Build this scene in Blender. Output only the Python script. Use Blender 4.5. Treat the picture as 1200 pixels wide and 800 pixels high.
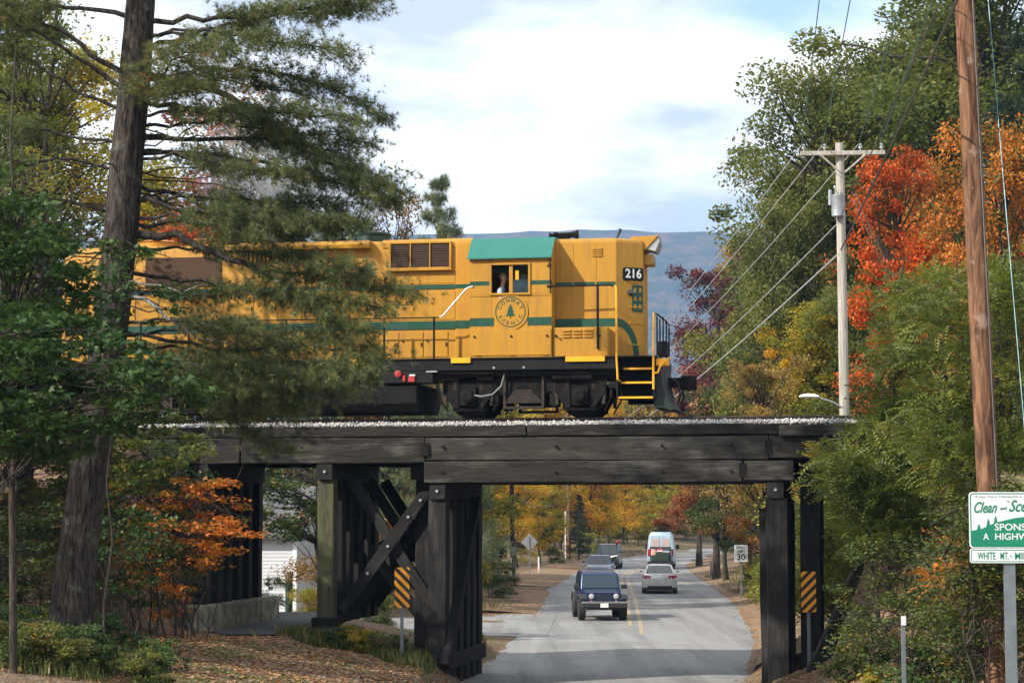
import bpy, bmesh, math, random
import numpy as np
from mathutils import Vector, Matrix, Euler

sc = bpy.context.scene
for o in list(bpy.data.objects):
    bpy.data.objects.remove(o)
COL = sc.collection
R = math.radians

# ------------------------------------------------------------------ camera
FPX = 2370.0            # focal length in pixels of the 1200 px wide photograph
CAM_H = 4.1
PITCH = math.atan(200.0 / FPX)
cam_d = bpy.data.cameras.new('camera')
cam_d.sensor_width = 36.0
cam_d.lens = 36.0 * FPX / 1200.0
cam_d.clip_start = 0.5
cam_d.clip_end = 20000.0
cam = bpy.data.objects.new('camera', cam_d)
COL.objects.link(cam)
cam.location = (0, 0, CAM_H)
cam.rotation_euler = (math.pi / 2 + PITCH, 0, 0)
sc.camera = cam

# ------------------------------------------------------------------ light
SUN_EL = R(32)
SUN_AZ = Vector((-0.86, -0.51, 0)).normalized()      # horizontal direction towards the sun
sun_dir = Vector((SUN_AZ.x * math.cos(SUN_EL), SUN_AZ.y * math.cos(SUN_EL), math.sin(SUN_EL)))
sd = bpy.data.lights.new('sun', 'SUN')
sd.energy = 4.6
sd.angle = R(0.6)
sd.color = (1.0, 0.93, 0.82)
sun = bpy.data.objects.new('sun', sd)
COL.objects.link(sun)
sun.location = (-40, -20, 40)
sun.rotation_euler = sun_dir.to_track_quat('Z', 'Y').to_euler()

world = bpy.data.worlds.new('World')
sc.world = world
world.use_nodes = True
wt = world.node_tree
for n in list(wt.nodes):
    wt.nodes.remove(n)
def wn(t, **k):
    n = wt.nodes.new(t)
    for a, b in k.items():
        setattr(n, a, b)
    return n
def wl(a, b):
    wt.links.new(a, b)
wout = wn('ShaderNodeOutputWorld')
sky = wn('ShaderNodeTexSky', sky_type='NISHITA', sun_disc=False)
sky.sun_elevation = SUN_EL
sky.sun_rotation = math.atan2(SUN_AZ.x, SUN_AZ.y)
sky.air_density = 1.2
sky.dust_density = 1.5
bg_sky = wn('ShaderNodeBackground')
bg_sky.inputs['Strength'].default_value = 0.15
wl(sky.outputs[0], bg_sky.inputs['Color'])
# a layer of broken cloud over the whole sky, laid out on a plane overhead
tc = wn('ShaderNodeTexCoord')
sep = wn('ShaderNodeSeparateXYZ')
wl(tc.outputs['Generated'], sep.inputs[0])
zz = wn('ShaderNodeMath', operation='MAXIMUM')
wl(sep.outputs['Z'], zz.inputs[0]); zz.inputs[1].default_value = 0.0
za = wn('ShaderNodeMath', operation='ADD')
wl(zz.outputs[0], za.inputs[0]); za.inputs[1].default_value = 0.16
dx = wn('ShaderNodeMath', operation='DIVIDE'); wl(sep.outputs['X'], dx.inputs[0]); wl(za.outputs[0], dx.inputs[1])
dy = wn('ShaderNodeMath', operation='DIVIDE'); wl(sep.outputs['Y'], dy.inputs[0]); wl(za.outputs[0], dy.inputs[1])
cmb = wn('ShaderNodeCombineXYZ')
wl(dx.outputs[0], cmb.inputs[0]); wl(dy.outputs[0], cmb.inputs[1])
CLOUD_SHIFT = (5.126, 6.956, 7.157)
cmap = wn('ShaderNodeMapping')
cmap.inputs['Location'].default_value = CLOUD_SHIFT
wl(cmb.outputs[0], cmap.inputs[0])
nz = wn('ShaderNodeTexNoise')
nz.inputs['Scale'].default_value = 1.25
nz.inputs['Detail'].default_value = 7.0
nz.inputs['Roughness'].default_value = 0.52
nz.inputs['Distortion'].default_value = 0.25
wl(cmap.outputs[0], nz.inputs['Vector'])
cov = wn('ShaderNodeValToRGB')
cov.color_ramp.elements[0].position = 0.355
cov.color_ramp.elements[1].position = 0.45
wl(nz.outputs[0], cov.inputs[0])
nz2 = wn('ShaderNodeTexNoise')
nz2.inputs['Scale'].default_value = 2.6
nz2.inputs['Detail'].default_value = 6.0
nz2.inputs['Roughness'].default_value = 0.55
wl(cmap.outputs[0], nz2.inputs['Vector'])
ccol = wn('ShaderNodeValToRGB')
ccol.color_ramp.elements[0].position = 0.40
ccol.color_ramp.elements[0].color = (0.46, 0.50, 0.58, 1)
ccol.color_ramp.elements[1].position = 0.60
ccol.color_ramp.elements[1].color = (1.0, 0.985, 0.955, 1)
wl(nz2.outputs[0], ccol.inputs[0])
bg_cloud = wn('ShaderNodeBackground')
bg_cloud.inputs['Strength'].default_value = 1.12
wl(ccol.outputs[0], bg_cloud.inputs['Color'])
wmix = wn('ShaderNodeMixShader')
wl(cov.outputs[0], wmix.inputs[0]); wl(bg_sky.outputs[0], wmix.inputs[1]); wl(bg_cloud.outputs[0], wmix.inputs[2])
wl(wmix.outputs[0], wout.inputs['Surface'])

sc.view_settings.view_transform = 'Standard'
sc.view_settings.look = 'None'
sc.view_settings.gamma = 1.0
sc.view_settings.use_curve_mapping = False
sc.view_settings.exposure = 0.75

sc.render.engine = 'CYCLES'
cy = sc.cycles
cy.max_bounces = 5
cy.diffuse_bounces = 3
cy.glossy_bounces = 2
cy.transmission_bounces = 4
cy.transparent_max_bounces = 6
cy.volume_bounces = 0
cy.use_denoising = True
cy.caustics_reflective = False
cy.caustics_refractive = False

# ------------------------------------------------------------------ where things stand
def ray(px, py):
    x = (px - 600) / FPX
    v = (400 - py) / FPX
    return x, math.cos(PITCH) - v * math.sin(PITCH), math.sin(PITCH) + v * math.cos(PITCH)
def P(px, py, Y):
    """point at depth Y metres that the photograph shows at (px, py)"""
    x, y, z = ray(px, py)
    k = Y / y
    return Vector((x * k, Y, CAM_H + z * k))

TR_A = R(10)                                   # the track crosses the road at an angle
TR_O = Vector((0.36, 50.0, 0))
TR_T = Vector((math.cos(TR_A), -math.sin(TR_A), 0))
TR_N = Vector((math.sin(TR_A), math.cos(TR_A), 0))
ZR = 6.39                                      # top of rail
def track(s, y, z):
    return TR_O + TR_T * s + TR_N * y + Vector((0, 0, ZR + z))
TRM = Matrix.Translation(TR_O + Vector((0, 0, ZR))) @ Matrix.Rotation(-TR_A, 4, 'Z')

# ------------------------------------------------------------------ helpers
def tag(o, label=None, cat=None, group=None, kind=None):
    if label: o['label'] = label
    if cat: o['category'] = cat
    if group: o['group'] = group
    if kind: o['kind'] = kind
    return o
def empty(name, loc=(0, 0, 0), rz=0.0, label=None, cat=None, group=None, scale=1.0):
    o = bpy.data.objects.new(name, None)
    o.empty_display_size = 0.2
    COL.objects.link(o)
    o.location = loc
    o.rotation_euler = (0, 0, rz)
    o.scale = (scale, scale, scale)
    return tag(o, label, cat, group)
def link(name, me, mat=None, parent=None, smooth=False):
    o = bpy.data.objects.new(name, me)
    COL.objects.link(o)
    if mat is not None:
        if len(me.materials) == 0:
            me.materials.append(mat)
        elif me.materials[0] is not mat:
            o.material_slots[0].link = 'OBJECT'
            o.material_slots[0].material = mat
    if parent is not None:
        o.parent = parent
    if smooth:
        me.polygons.foreach_set('use_smooth', [True] * len(me.polygons))
    return o
def copy_tree(o, parent=None):
    c = o.copy()
    COL.objects.link(c)
    c.parent = parent
    for ch in list(o.children):
        copy_tree(ch, c)
    return c

class MB:
    def __init__(self):
        self.v = []; self.f = []
    def add(self, vs, fs):
        b = len(self.v)
        self.v += [tuple(x) for x in vs]
        self.f += [tuple(b + i for i in q) for q in fs]
        return self
    def box(self, x0, x1, y0, y1, z0, z1, m=None):
        vs = [Vector((x, y, z)) for z in (z0, z1) for y in (y0, y1) for x in (x0, x1)]
        if m is not None: vs = [m @ q for q in vs]
        return self.add(vs, [(0, 2, 3, 1), (4, 5, 7, 6), (0, 1, 5, 4), (2, 6, 7, 3), (0, 4, 6, 2), (1, 3, 7, 5)])
    def cbox(self, c, s, m=None):
        return self.box(c[0] - s[0] / 2, c[0] + s[0] / 2, c[1] - s[1] / 2, c[1] + s[1] / 2, c[2] - s[2] / 2, c[2] + s[2] / 2, m)
    def beam(self, p0, p1, w, h, up=(0, 0, 1)):
        p0 = Vector(p0); p1 = Vector(p1)
        d = (p1 - p0).normalized()
        u = Vector(up)
        if abs(d.dot(u)) > 0.98: u = Vector((0, 1, 0))
        a = d.cross(u).normalized(); b = a.cross(d).normalized()
        vs = []
        for p in (p0, p1):
            for i, j in ((-1, -1), (1, -1), (1, 1), (-1, 1)):
                vs.append(p + a * (w / 2 * i) + b * (h / 2 * j))
        return self.add(vs, [(0, 1, 2, 3), (7, 6, 5, 4), (0, 4, 5, 1), (1, 5, 6, 2), (2, 6, 7, 3), (3, 7, 4, 0)])
    def tube(self, pts, r, n=8, cap=True):
        pts = [Vector(p) for p in pts]
        if not isinstance(r, (list, tuple)): r = [r] * len(pts)
        rings = []
        a0 = None
        for i, p in enumerate(pts):
            d = (pts[min(i + 1, len(pts) - 1)] - pts[max(i - 1, 0)])
            if d.length < 1e-9: d = Vector((0, 0, 1))
            d.normalize()
            if a0 is None:
                u = Vector((0, 0, 1)) if abs(d.z) < 0.9 else Vector((1, 0, 0))
                a = d.cross(u).normalized()
            else:
                a = (a0 - d * a0.dot(d))
                a = a.normalized() if a.length > 1e-6 else d.orthogonal().normalized()
            a0 = a
            b = d.cross(a)
            rings.append([p + (a * math.cos(2 * math.pi * k / n) + b * math.sin(2 * math.pi * k / n)) * r[i] for k in range(n)])
        vs = [q for g in rings for q in g]
        fs = []
        for i in range(len(pts) - 1):
            for k in range(n):
                fs.append((i * n + k, i * n + (k + 1) % n, (i + 1) * n + (k + 1) % n, (i + 1) * n + k))
        if cap:
            fs.append(tuple(range(n - 1, -1, -1)))
            fs.append(tuple((len(pts) - 1) * n + k for k in range(n)))
        return self.add(vs, fs)
    def cyl(self, c, axis, r, length, n=16):
        c = Vector(c); ax = Vector(axis).normalized()
        return self.tube([c - ax * length / 2, c + ax * length / 2], r, n)
    def prism(self, poly, a, b, axis='y'):
        """poly in the plane across the axis, extruded from a to b"""
        def pt(q, t):
            if axis == 'y': return (q[0], t, q[1])
            if axis == 'x': return (t, q[0], q[1])
            return (q[0], q[1], t)
        n = len(poly)
        vs = [pt(q, a) for q in poly] + [pt(q, b) for q in poly]
        fs = [tuple(range(n)), tuple(range(2 * n - 1, n - 1, -1))]
        for i in range(n):
            j = (i + 1) % n
            fs.append((i, i + n, j + n, j))
        return self.add(vs, fs)
    def loft(self, rings, close=True, caps=True):
        n = len(rings[0])
        vs = [q for g in rings for q in g]
        fs = []
        for i in range(len(rings) - 1):
            for k in range(n if close else n - 1):
                fs.append((i * n + k, i * n + (k + 1) % n, (i + 1) * n + (k + 1) % n, (i + 1) * n + k))
        if caps:
            fs.append(tuple(range(n - 1, -1, -1)))
            fs.append(tuple((len(rings) - 1) * n + k for k in range(n)))
        return self.add(vs, fs)
    def lathe(self, c, axis, prof, n=20):
        """prof: (distance along axis, radius)"""
        c = Vector(c); ax = Vector(axis).normalized()
        a = ax.orthogonal().normalized(); b = ax.cross(a)
        return self.loft([[c + ax * t + (a * math.cos(2 * math.pi * k / n) + b * math.sin(2 * math.pi * k / n)) * r for k in range(n)] for t, r in prof])
    def mesh(self, name):
        me = bpy.data.meshes.new(name)
        me.from_pydata(self.v, [], self.f)
        bm = bmesh.new(); bm.from_mesh(me)
        bmesh.ops.recalc_face_normals(bm, faces=bm.faces)
        bm.to_mesh(me); bm.free()
        return me
    def build(self, name, mat=None, parent=None, bevel=0.0, smooth=False, seg=2):
        me = self.mesh(name)
        o = link(name, me, mat, parent, smooth)
        if bevel > 0:
            m = o.modifiers.new('bevel', 'BEVEL')
            m.width = bevel; m.segments = seg; m.limit_method = 'ANGLE'; m.angle_limit = R(35)
        if smooth:
            try:
                me.set_sharp_from_angle(angle=R(40))
            except Exception:
                pass
        return o

def text_shape(s, size, extrude=0.0, shear=0.0, spacing=1.0, bold=0.0):
    """flat lettering in the xy plane, centred; returns (verts, faces, width)"""
    cu = bpy.data.curves.new('lettering', 'FONT')
    cu.body = s; cu.size = size; cu.extrude = extrude; cu.shear = shear
    cu.space_character = spacing; cu.offset = bold
    cu.resolution_u = 3
    cu.align_x = 'CENTER'; cu.align_y = 'CENTER'
    ob = bpy.data.objects.new('lettering', cu)
    COL.objects.link(ob)
    dg = bpy.context.evaluated_depsgraph_get()
    dg.update()
    ev = ob.evaluated_get(dg)
    me = ev.to_mesh()
    vs = [v.co.copy() for v in me.vertices]
    fs = [tuple(p.vertices) for p in me.polygons]
    ev.to_mesh_clear()
    bpy.data.objects.remove(ob); bpy.data.curves.remove(cu)
    w = (max(v.x for v in vs) - min(v.x for v in vs)) if vs else 0
    return vs, fs, w
def text_on(mb, s, size, m, **k):
    vs, fs, w = text_shape(s, size, **k)
    mb.add([m @ v for v in vs], fs)
    return w

# ------------------------------------------------------------------ materials
class NT:
    def __init__(self, name):
        self.m = bpy.data.materials.new(name)
        self.m.use_nodes = True
        self.t = self.m.node_tree
        for n in list(self.t.nodes): self.t.nodes.remove(n)
        self.out = self.n('ShaderNodeOutputMaterial')
    def n(self, t, **k):
        q = self.t.nodes.new(t)
        for a, b in k.items(): setattr(q, a, b)
        return q
    def l(self, a, b): self.t.links.new(a, b)
    def coords(self, scale=(1, 1, 1), kind='Object'):
        c = self.n('ShaderNodeTexCoord'); mp = self.n('ShaderNodeMapping')
        mp.inputs['Scale'].default_value = scale
        self.l(c.outputs[kind], mp.inputs[0])
        return mp.outputs[0]
    def world_pos(self, scale=(1, 1, 1)):
        g = self.n('ShaderNodeNewGeometry'); mp = self.n('ShaderNodeMapping')
        mp.inputs['Scale'].default_value = scale
        self.l(g.outputs['Position'], mp.inputs[0])
        return mp.outputs[0]
    def noise(self, vec, scale, detail=4, rough=0.55, dist=0.0):
        q = self.n('ShaderNodeTexNoise')
        q.inputs['Scale'].default_value = scale; q.inputs['Detail'].default_value = detail
        q.inputs['Roughness'].default_value = rough; q.inputs['Distortion'].default_value = dist
        if vec is not None: self.l(vec, q.inputs['Vector'])
        return q.outputs[0]
    def ramp(self, fac, stops, interp='LINEAR'):
        q = self.n('ShaderNodeValToRGB')
        cr = q.color_ramp; cr.interpolation = interp
        while len(cr.elements) < len(stops): cr.elements.new(0.5)
        for e, (p, c) in zip(cr.elements, stops):
            e.position = p
            e.color = (c, c, c, 1) if isinstance(c, (int, float)) else (c[0], c[1], c[2], 1)
        self.l(fac, q.inputs[0])
        return q.outputs[0]
    def mix(self, fac, a, b, mode='MIX'):
        q = self.n('ShaderNodeMix', data_type='RGBA', blend_type=mode)
        if isinstance(fac, (int, float)): q.inputs[0].default_value = fac
        else: self.l(fac, q.inputs[0])
        for i, s in ((6, a), (7, b)):
            if isinstance(s, (tuple, list)): q.inputs[i].default_value = (s[0], s[1], s[2], 1)
            else: self.l(s, q.inputs[i])
        return q.outputs[2]
    def math(self, op, a, b=None):
        q = self.n('ShaderNodeMath', operation=op)
        for i, s in enumerate((a, b)):
            if s is None: continue
            if isinstance(s, (int, float)): q.inputs[i].default_value = s
            else: self.l(s, q.inputs[i])
        return q.outputs[0]
    def bsdf(self, col, rough=0.6, metal=0.0, bump=None, bstr=0.3, bdist=0.02, spec=0.5):
        p = self.n('ShaderNodeBsdfPrincipled')
        if isinstance(col, (tuple, list)): p.inputs['Base Color'].default_value = (col[0], col[1], col[2], 1)
        else: self.l(col, p.inputs['Base Color'])
        if isinstance(rough, (int, float)): p.inputs['Roughness'].default_value = rough
        else: self.l(rough, p.inputs['Roughness'])
        p.inputs['Metallic'].default_value = metal
        p.inputs['Specular IOR Level'].default_value = spec
        if bump is not None:
            b = self.n('ShaderNodeBump')
            b.inputs['Strength'].default_value = bstr; b.inputs['Distance'].default_value = bdist
            self.l(bump, b.inputs['Height']); self.l(b.outputs[0], p.inputs['Normal'])
        return p
    def done(self, p):
        self.l(p.outputs[0], self.out.inputs['Surface'])
        return self.m

def plain(name, col, rough=0.55, metal=0.0, var=0.18, scale=3.0, bump=0.0, spec=0.5):
    """paint or metal with a little wear"""
    t = NT(name)
    v = t.coords()
    nf = t.noise(v, scale, 5, 0.6)
    c = t.mix(t.ramp(nf, [(0.3, 0.0), (0.7, 1.0)]), tuple(x * (1 - var) for x in col), tuple(min(1, x * (1 + var)) for x in col))
    rg = t.ramp(t.noise(v, scale * 2.7, 4), [(0.3, max(0.03, rough - 0.1)), (0.7, min(1, rough + 0.1))])
    p = t.bsdf(c, rg, metal, t.noise(v, scale * 12, 3) if bump else None, bump, 0.01, spec)
    return t.done(p)

def timber_mat(name, a, b, grey, moss=None):
    t = NT(name)
    oi = t.n('ShaderNodeObjectInfo')
    tc_ = t.n('ShaderNodeTexCoord')
    va = t.n('ShaderNodeVectorMath', operation='ADD')
    t.l(tc_.outputs['Object'], va.inputs[0])
    sc_ = t.n('ShaderNodeVectorMath', operation='SCALE'); sc_.inputs['Scale'].default_value = 37.0
    cx = t.n('ShaderNodeCombineXYZ')
    for i in range(3): t.l(oi.outputs['Random'], cx.inputs[i])
    t.l(cx.outputs[0], sc_.inputs[0]); t.l(sc_.outputs[0], va.inputs[1])
    mp = t.n('ShaderNodeMapping'); mp.inputs['Scale'].default_value = (0.55, 7, 7)
    t.l(va.outputs[0], mp.inputs[0])
    g = t.noise(mp.outputs[0], 3.0, 6, 0.65, 0.6)
    mp2 = t.n('ShaderNodeMapping'); mp2.inputs['Scale'].default_value = (0.6, 2.2, 2.2)
    t.l(va.outputs[0], mp2.inputs[0])
    w = t.noise(mp2.outputs[0], 1.2, 5, 0.6)
    base = t.mix(t.ramp(g, [(0.35, 0.0), (0.68, 1.0)]), a, b)
    base = t.mix(t.math('MULTIPLY', t.ramp(w, [(0.52, 0.0), (0.72, 0.55)]), t.ramp(g, [(0.35, 0.35), (0.6, 1.0)])), base, grey)
    if moss:
        base = t.mix(t.ramp(t.noise(mp2.outputs[0], 2.4, 4), [(0.42, 0.0), (0.6, 0.85)]), base, moss)
    base = t.mix(t.ramp(oi.outputs['Random'], [(0.0, 0.0), (1.0, 0.10)]), base, grey if not moss else b)
    p = t.bsdf(base, 0.85, 0, g, 0.7, 0.03, 0.25)
    return t.done(p)

def bark_mat(name, a, b, sx=6.0, sz=1.2, lich=None):
    t = NT(name)
    v = t.coords((sx, sx, sz))
    g = t.noise(v, 2.2, 6, 0.65, 0.8)
    v2 = t.coords((1, 1, 1))
    c = t.mix(t.ramp(g, [(0.38, 0.0), (0.62, 1.0)]), a, b)
    if lich:
        c = t.mix(t.ramp(t.noise(v2, 2.6, 5), [(0.60, 0.0), (0.68, 0.6)]), c, lich)
    p = t.bsdf(c, 0.9, 0, g, 0.9, 0.06, 0.2)
    return t.done(p)

def leaf_mat(name, stops, trans=0.35, rough=0.5, big=0.5, spec=0.3):
    """leaf colours: a mix of per-leaf and per-clump chance"""
    t = NT(name)
    at = t.n('ShaderNodeAttribute', attribute_name='lv')
    oi = t.n('ShaderNodeObjectInfo')
    nf = t.noise(t.coords(), 0.45, 2)
    f = t.math('ADD', at.outputs['Fac'], t.math('MULTIPLY', t.math('SUBTRACT', nf, 0.5), big))
    f = t.math('ADD', f, t.math('MULTIPLY', t.math('SUBTRACT', oi.outputs['Random'], 0.5), 0.12))
    c = t.ramp(f, stops)
    p = t.bsdf(c, rough, 0, None, spec=spec)
    tr = t.n('ShaderNodeBsdfTranslucent')
    t.l(t.mix(1.0, c, (1.0, 1.0, 0.75), 'MULTIPLY'), tr.inputs['Color'])
    mx = t.n('ShaderNodeMixShader'); mx.inputs[0].default_value = trans
    t.l(p.outputs[0], mx.inputs[1]); t.l(tr.outputs[0], mx.inputs[2])
    t.l(mx.outputs[0], t.out.inputs['Surface'])
    return t.m

def glass_mat(name, tint=(0.02, 0.03, 0.035), rough=0.04):
    t = NT(name)
    p = t.bsdf(tint, rough, 0.0, None, spec=0.9)
    return t.done(p)
def clear_glass(name):
    t = NT(name)
    tr = t.n('ShaderNodeBsdfTransparent'); tr.inputs['Color'].default_value = (0.75, 0.8, 0.8, 1)
    gl = t.n('ShaderNodeBsdfGlossy'); gl.inputs['Roughness'].default_value = 0.03
    fr = t.n('ShaderNodeFresnel'); fr.inputs['IOR'].default_value = 1.5
    mx = t.n('ShaderNodeMixShader')
    t.l(t.math('ADD', fr.outputs[0], 0.12), mx.inputs[0]); t.l(tr.outputs[0], mx.inputs[1]); t.l(gl.outputs[0], mx.inputs[2])
    t.l(mx.outputs[0], t.out.inputs['Surface'])
    return t.m
def lamp_mat(name, col, strength):
    t = NT(name)
    e = t.n('ShaderNodeEmission'); e.inputs['Color'].default_value = (*col, 1); e.inputs['Strength'].default_value = strength
    t.l(e.outputs[0], t.out.inputs['Surface'])
    return t.m

M = {}
M['timber'] = timber_mat('creosoted_timber', (0.006, 0.0055, 0.0055), (0.020, 0.018, 0.017), (0.075, 0.072, 0.068))
M['timber_beam'] = timber_mat('weathered_beam', (0.007, 0.006, 0.005), (0.030, 0.026, 0.021), (0.17, 0.16, 0.14))
M['timber_moss'] = timber_mat('mossy_timber', (0.03, 0.028, 0.02), (0.09, 0.085, 0.06), (0.14, 0.14, 0.11), (0.085, 0.095, 0.035))
M['bark_pine'] = bark_mat('pine_bark', (0.010, 0.008, 0.007), (0.075, 0.062, 0.052), 7, 1.3, (0.12, 0.135, 0.10))
M['bark_dark'] = bark_mat('dark_bark', (0.02, 0.016, 0.013), (0.085, 0.07, 0.058))
M['bark_grey'] = bark_mat('grey_bark', (0.09, 0.085, 0.08), (0.28, 0.27, 0.25))
M['pole_brown'] = bark_mat('brown_pole_wood', (0.060, 0.030, 0.018), (0.25, 0.130, 0.072), 3.5, 0.5, (0.33, 0.25, 0.19))
M['pole_grey'] = bark_mat('grey_pole_wood', (0.28, 0.255, 0.22), (0.48, 0.45, 0.40), 6, 0.3)
M['steel_grey'] = plain('galvanised_steel', (0.36, 0.38, 0.40), 0.45, 0.6, 0.15, 5)
M['post_steel'] = plain('weathered_sign_post', (0.15, 0.175, 0.19), 0.5, 0.3, 0.2, 5)
M['wire'] = plain('cable', (0.10, 0.10, 0.105), 0.5, 0.3)
M['wire_pale'] = plain('pale_cable', (0.45, 0.46, 0.47), 0.5, 0.2)
M['wire_teal'] = plain('teal_guy_wire', (0.10, 0.22, 0.26), 0.5, 0.2)
M['concrete'] = plain('old_concrete', (0.22, 0.20, 0.145), 0.9, 0, 0.65, 2.6, 0.6)
M['black'] = plain('black_steel', (0.009, 0.009, 0.009), 0.7, 0, 0.4, 2.5, 0.2, 0.2)
M['grime'] = plain('grimy_steel', (0.010, 0.009, 0.008), 0.8, 0, 0.5, 4, 0.3, 0.15)
M['rail'] = plain('rail_steel', (0.055, 0.042, 0.035), 0.45, 0.6, 0.3, 4)
M['silver'] = plain('silver_steel', (0.35, 0.36, 0.37), 0.5, 0.5, 0.1)
M['white'] = plain('white_paint', (0.78, 0.78, 0.76), 0.5, 0, 0.06)
M['red'] = plain('red_paint', (0.36, 0.02, 0.022), 0.5)
M['green_paint'] = plain('dark_green_paint', (0.0035, 0.028, 0.018), 0.5, 0, 0.3, 2)
M['roof_green'] = plain('teal_green_roof', (0.016, 0.150, 0.122), 0.55, 0, 0.10, 1.5)
M['safety'] = plain('safety_yellow', (0.78, 0.36, 0.008), 0.5, 0, 0.12)
M['glass'] = glass_mat('dark_glass')
M['clear'] = clear_glass('window_glass')
M['rubber'] = plain('tyre_rubber', (0.013, 0.013, 0.013), 0.85)
M['chrome'] = plain('bright_metal', (0.6, 0.6, 0.6), 0.25, 0.9, 0.08)
# ================================================================== ground
YK = [-60, 30, 50, 60, 67, 92, 108, 143, 162, 202, 243, 330, 5000]
XL = [-9, -2.2, -1.42, -0.45, 0.1, 1.3, 1.9, 4.5, 6.3, 13.5, 24, 58, 3000]
XR = [1.5, 4.8, 5.85, 7.2, 8.1, 10.2, 11.0, 12.6, 13.9, 21, 33, 70, 3012]
def xl(y): return np.interp(y, YK, XL)
def xr(y): return np.interp(y, YK, XR)
def sstep(a, b, x):
    t = np.clip((x - a) / (b - a), 0, 1)
    return t * t * (3 - 2 * t)
def ground_z(x, y):
    """height of the ground, array or number"""
    x = np.asarray(x, float); y = np.asarray(y, float)
    dl = xl(y) - x
    dr = x - xr(y)
    near = 1 - sstep(55, 65, y)
    l_near = np.interp(dl, [-0.2, 0, 0.1, 0.25, 0.4, 1.3, 3.5, 6, 10, 20, 60], [-0.05, -0.02, 0.38, 0.58, 0.64, 0.78, 1.14, 1.5, 1.8, 2.3, 3.0])
    l_far = np.interp(dl, [-0.2, 0, 1, 5, 10, 20, 60, 400], [-0.05, -0.02, 0.03, 0.15, 0.6, 0.9, 1.5, 4])
    r_near = np.interp(dr, [-0.2, 0, 0.1, 0.5, 1.5, 3, 6, 12, 60], [-0.05, -0.02, 0.20, 0.36, 0.70, 1.2, 2.0, 2.6, 4])
    r_far = np.interp(dr, [-0.2, 0, 1, 4, 10, 30, 400], [-0.05, -0.02, 0.12, 0.55, 1.0, 1.8, 4])
    zl = l_near * near + l_far * (1 - near)
    zr = r_near * near + r_far * (1 - near)
    # the side street that joins on the left behind the bridge
    side = np.exp(-((y - 73.5 + 0.05 * dl) / 9.5) ** 4) * sstep(0, 1.5, dl)
    zl = zl * (1 - side) + (0.012 * np.maximum(dl, 0) - 0.03) * side
    z = np.where(dl > -0.2, np.where(dl > 0, zl, -0.05), np.where(dr > 0, zr, -0.05))
    # railway embankment on both sides of the bridge
    s = (x - TR_O.x) * TR_T.x + (y - TR_O.y) * TR_T.y
    w = (x - TR_O.x) * TR_N.x + (y - TR_O.y) * TR_N.y
    end = np.where(s > 0, np.maximum(0, 9.3 - s) * 2.6, np.maximum(0, 9.1 + s) * 3.2)
    e = ZR - 0.62 - np.maximum(0, np.abs(w) - 2.9) / 1.35 - end
    z = np.maximum(z, np.maximum(e, -0.5))
    return z
def path_c(y): return np.interp(y, [40, 46, 49, 52, 56, 62], [-7.6, -6.5, -6.0, -6.0, -6.2, -6.9])
def path_w(y): return np.interp(y, [40, 46, 48.5, 51, 62], [0.9, 0.9, 0.95, 1.15, 1.3])
raw_ground = ground_z
def ground_z(x, y):
    x = np.asarray(x, float); y = np.asarray(y, float)
    z = raw_ground(x, y)
    pc = path_c(y)
    lev = np.interp(y, [40, 46, 52, 57, 62, 66], [1.55, 1.30, 1.25, 1.30, 0.9, 0.3])
    w = (1 - sstep(path_w(y) + .15, path_w(y) + 1.0, np.abs(x - pc))) * sstep(41, 44, y) * (1 - sstep(61, 65, y))
    return z * (1 - w) + lev * w
from mathutils import noise as mnoise
def gz(x, y):
    return float(ground_z(x, y))

def stretch(lo, hi, a, b, step, n):
    core = list(np.arange(a, b + 1e-6, step))
    left = [a - (a - lo) * ((i / n) ** 2.6) for i in range(n, 0, -1)] if lo < a else []
    right = [b + (hi - b) * ((i / n) ** 2.6) for i in range(1, n + 1)] if hi > b else []
    return np.array(left + core + right)
gx = stretch(-5000, 5000, -26, 30, 0.4, 32)
gy = stretch(-200, 9000, 22, 120, 0.5, 60)
GX, GY = np.meshgrid(gx, gy)
GZ = ground_z(GX, GY)
rng = np.random.default_rng(4)
for i in range(GX.shape[0]):
    for j in range(GX.shape[1]):
        x, y = GX[i, j], GY[i, j]
        if -30 < x < 34 and y < 125:
            off = min(1.0, max(0.0, max(xl(y) - x, x - xr(y)) - 0.3))
            if 43 < y < 64: off *= min(1.0, max(0.0, abs(x - path_c(y)) - path_w(y) - .1))
            if off > 0:
                GZ[i, j] += off * (0.10 * mnoise.noise((x * 0.55, y * 0.55, 1.3)) + 0.05 * mnoise.noise((x * 1.9, y * 1.9, 7.7)))
nr, nc = GX.shape
me = bpy.data.meshes.new('ground')
verts = np.stack([GX, GY, GZ], -1).reshape(-1, 3)
idx = np.arange(nr * nc).reshape(nr, nc)
quads = np.stack([idx[:-1, :-1], idx[:-1, 1:], idx[1:, 1:], idx[1:, :-1]], -1).reshape(-1, 4)
def mesh_np(name, verts, faces_flat, sizes):
    me = bpy.data.meshes.new(name)
    me.vertices.add(len(verts)); me.vertices.foreach_set('co', np.asarray(verts, np.float32).ravel())
    me.loops.add(len(faces_flat)); me.loops.foreach_set('vertex_index', np.asarray(faces_flat, np.int32))
    nf = len(sizes)
    me.polygons.add(nf)
    st = np.zeros(nf, np.int32); st[1:] = np.cumsum(sizes)[:-1]
    me.polygons.foreach_set('loop_start', st)
    me.update(calc_edges=True)
    return me
me = mesh_np('ground', verts, quads.ravel(), np.full(len(quads), 4, np.int32))
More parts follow.
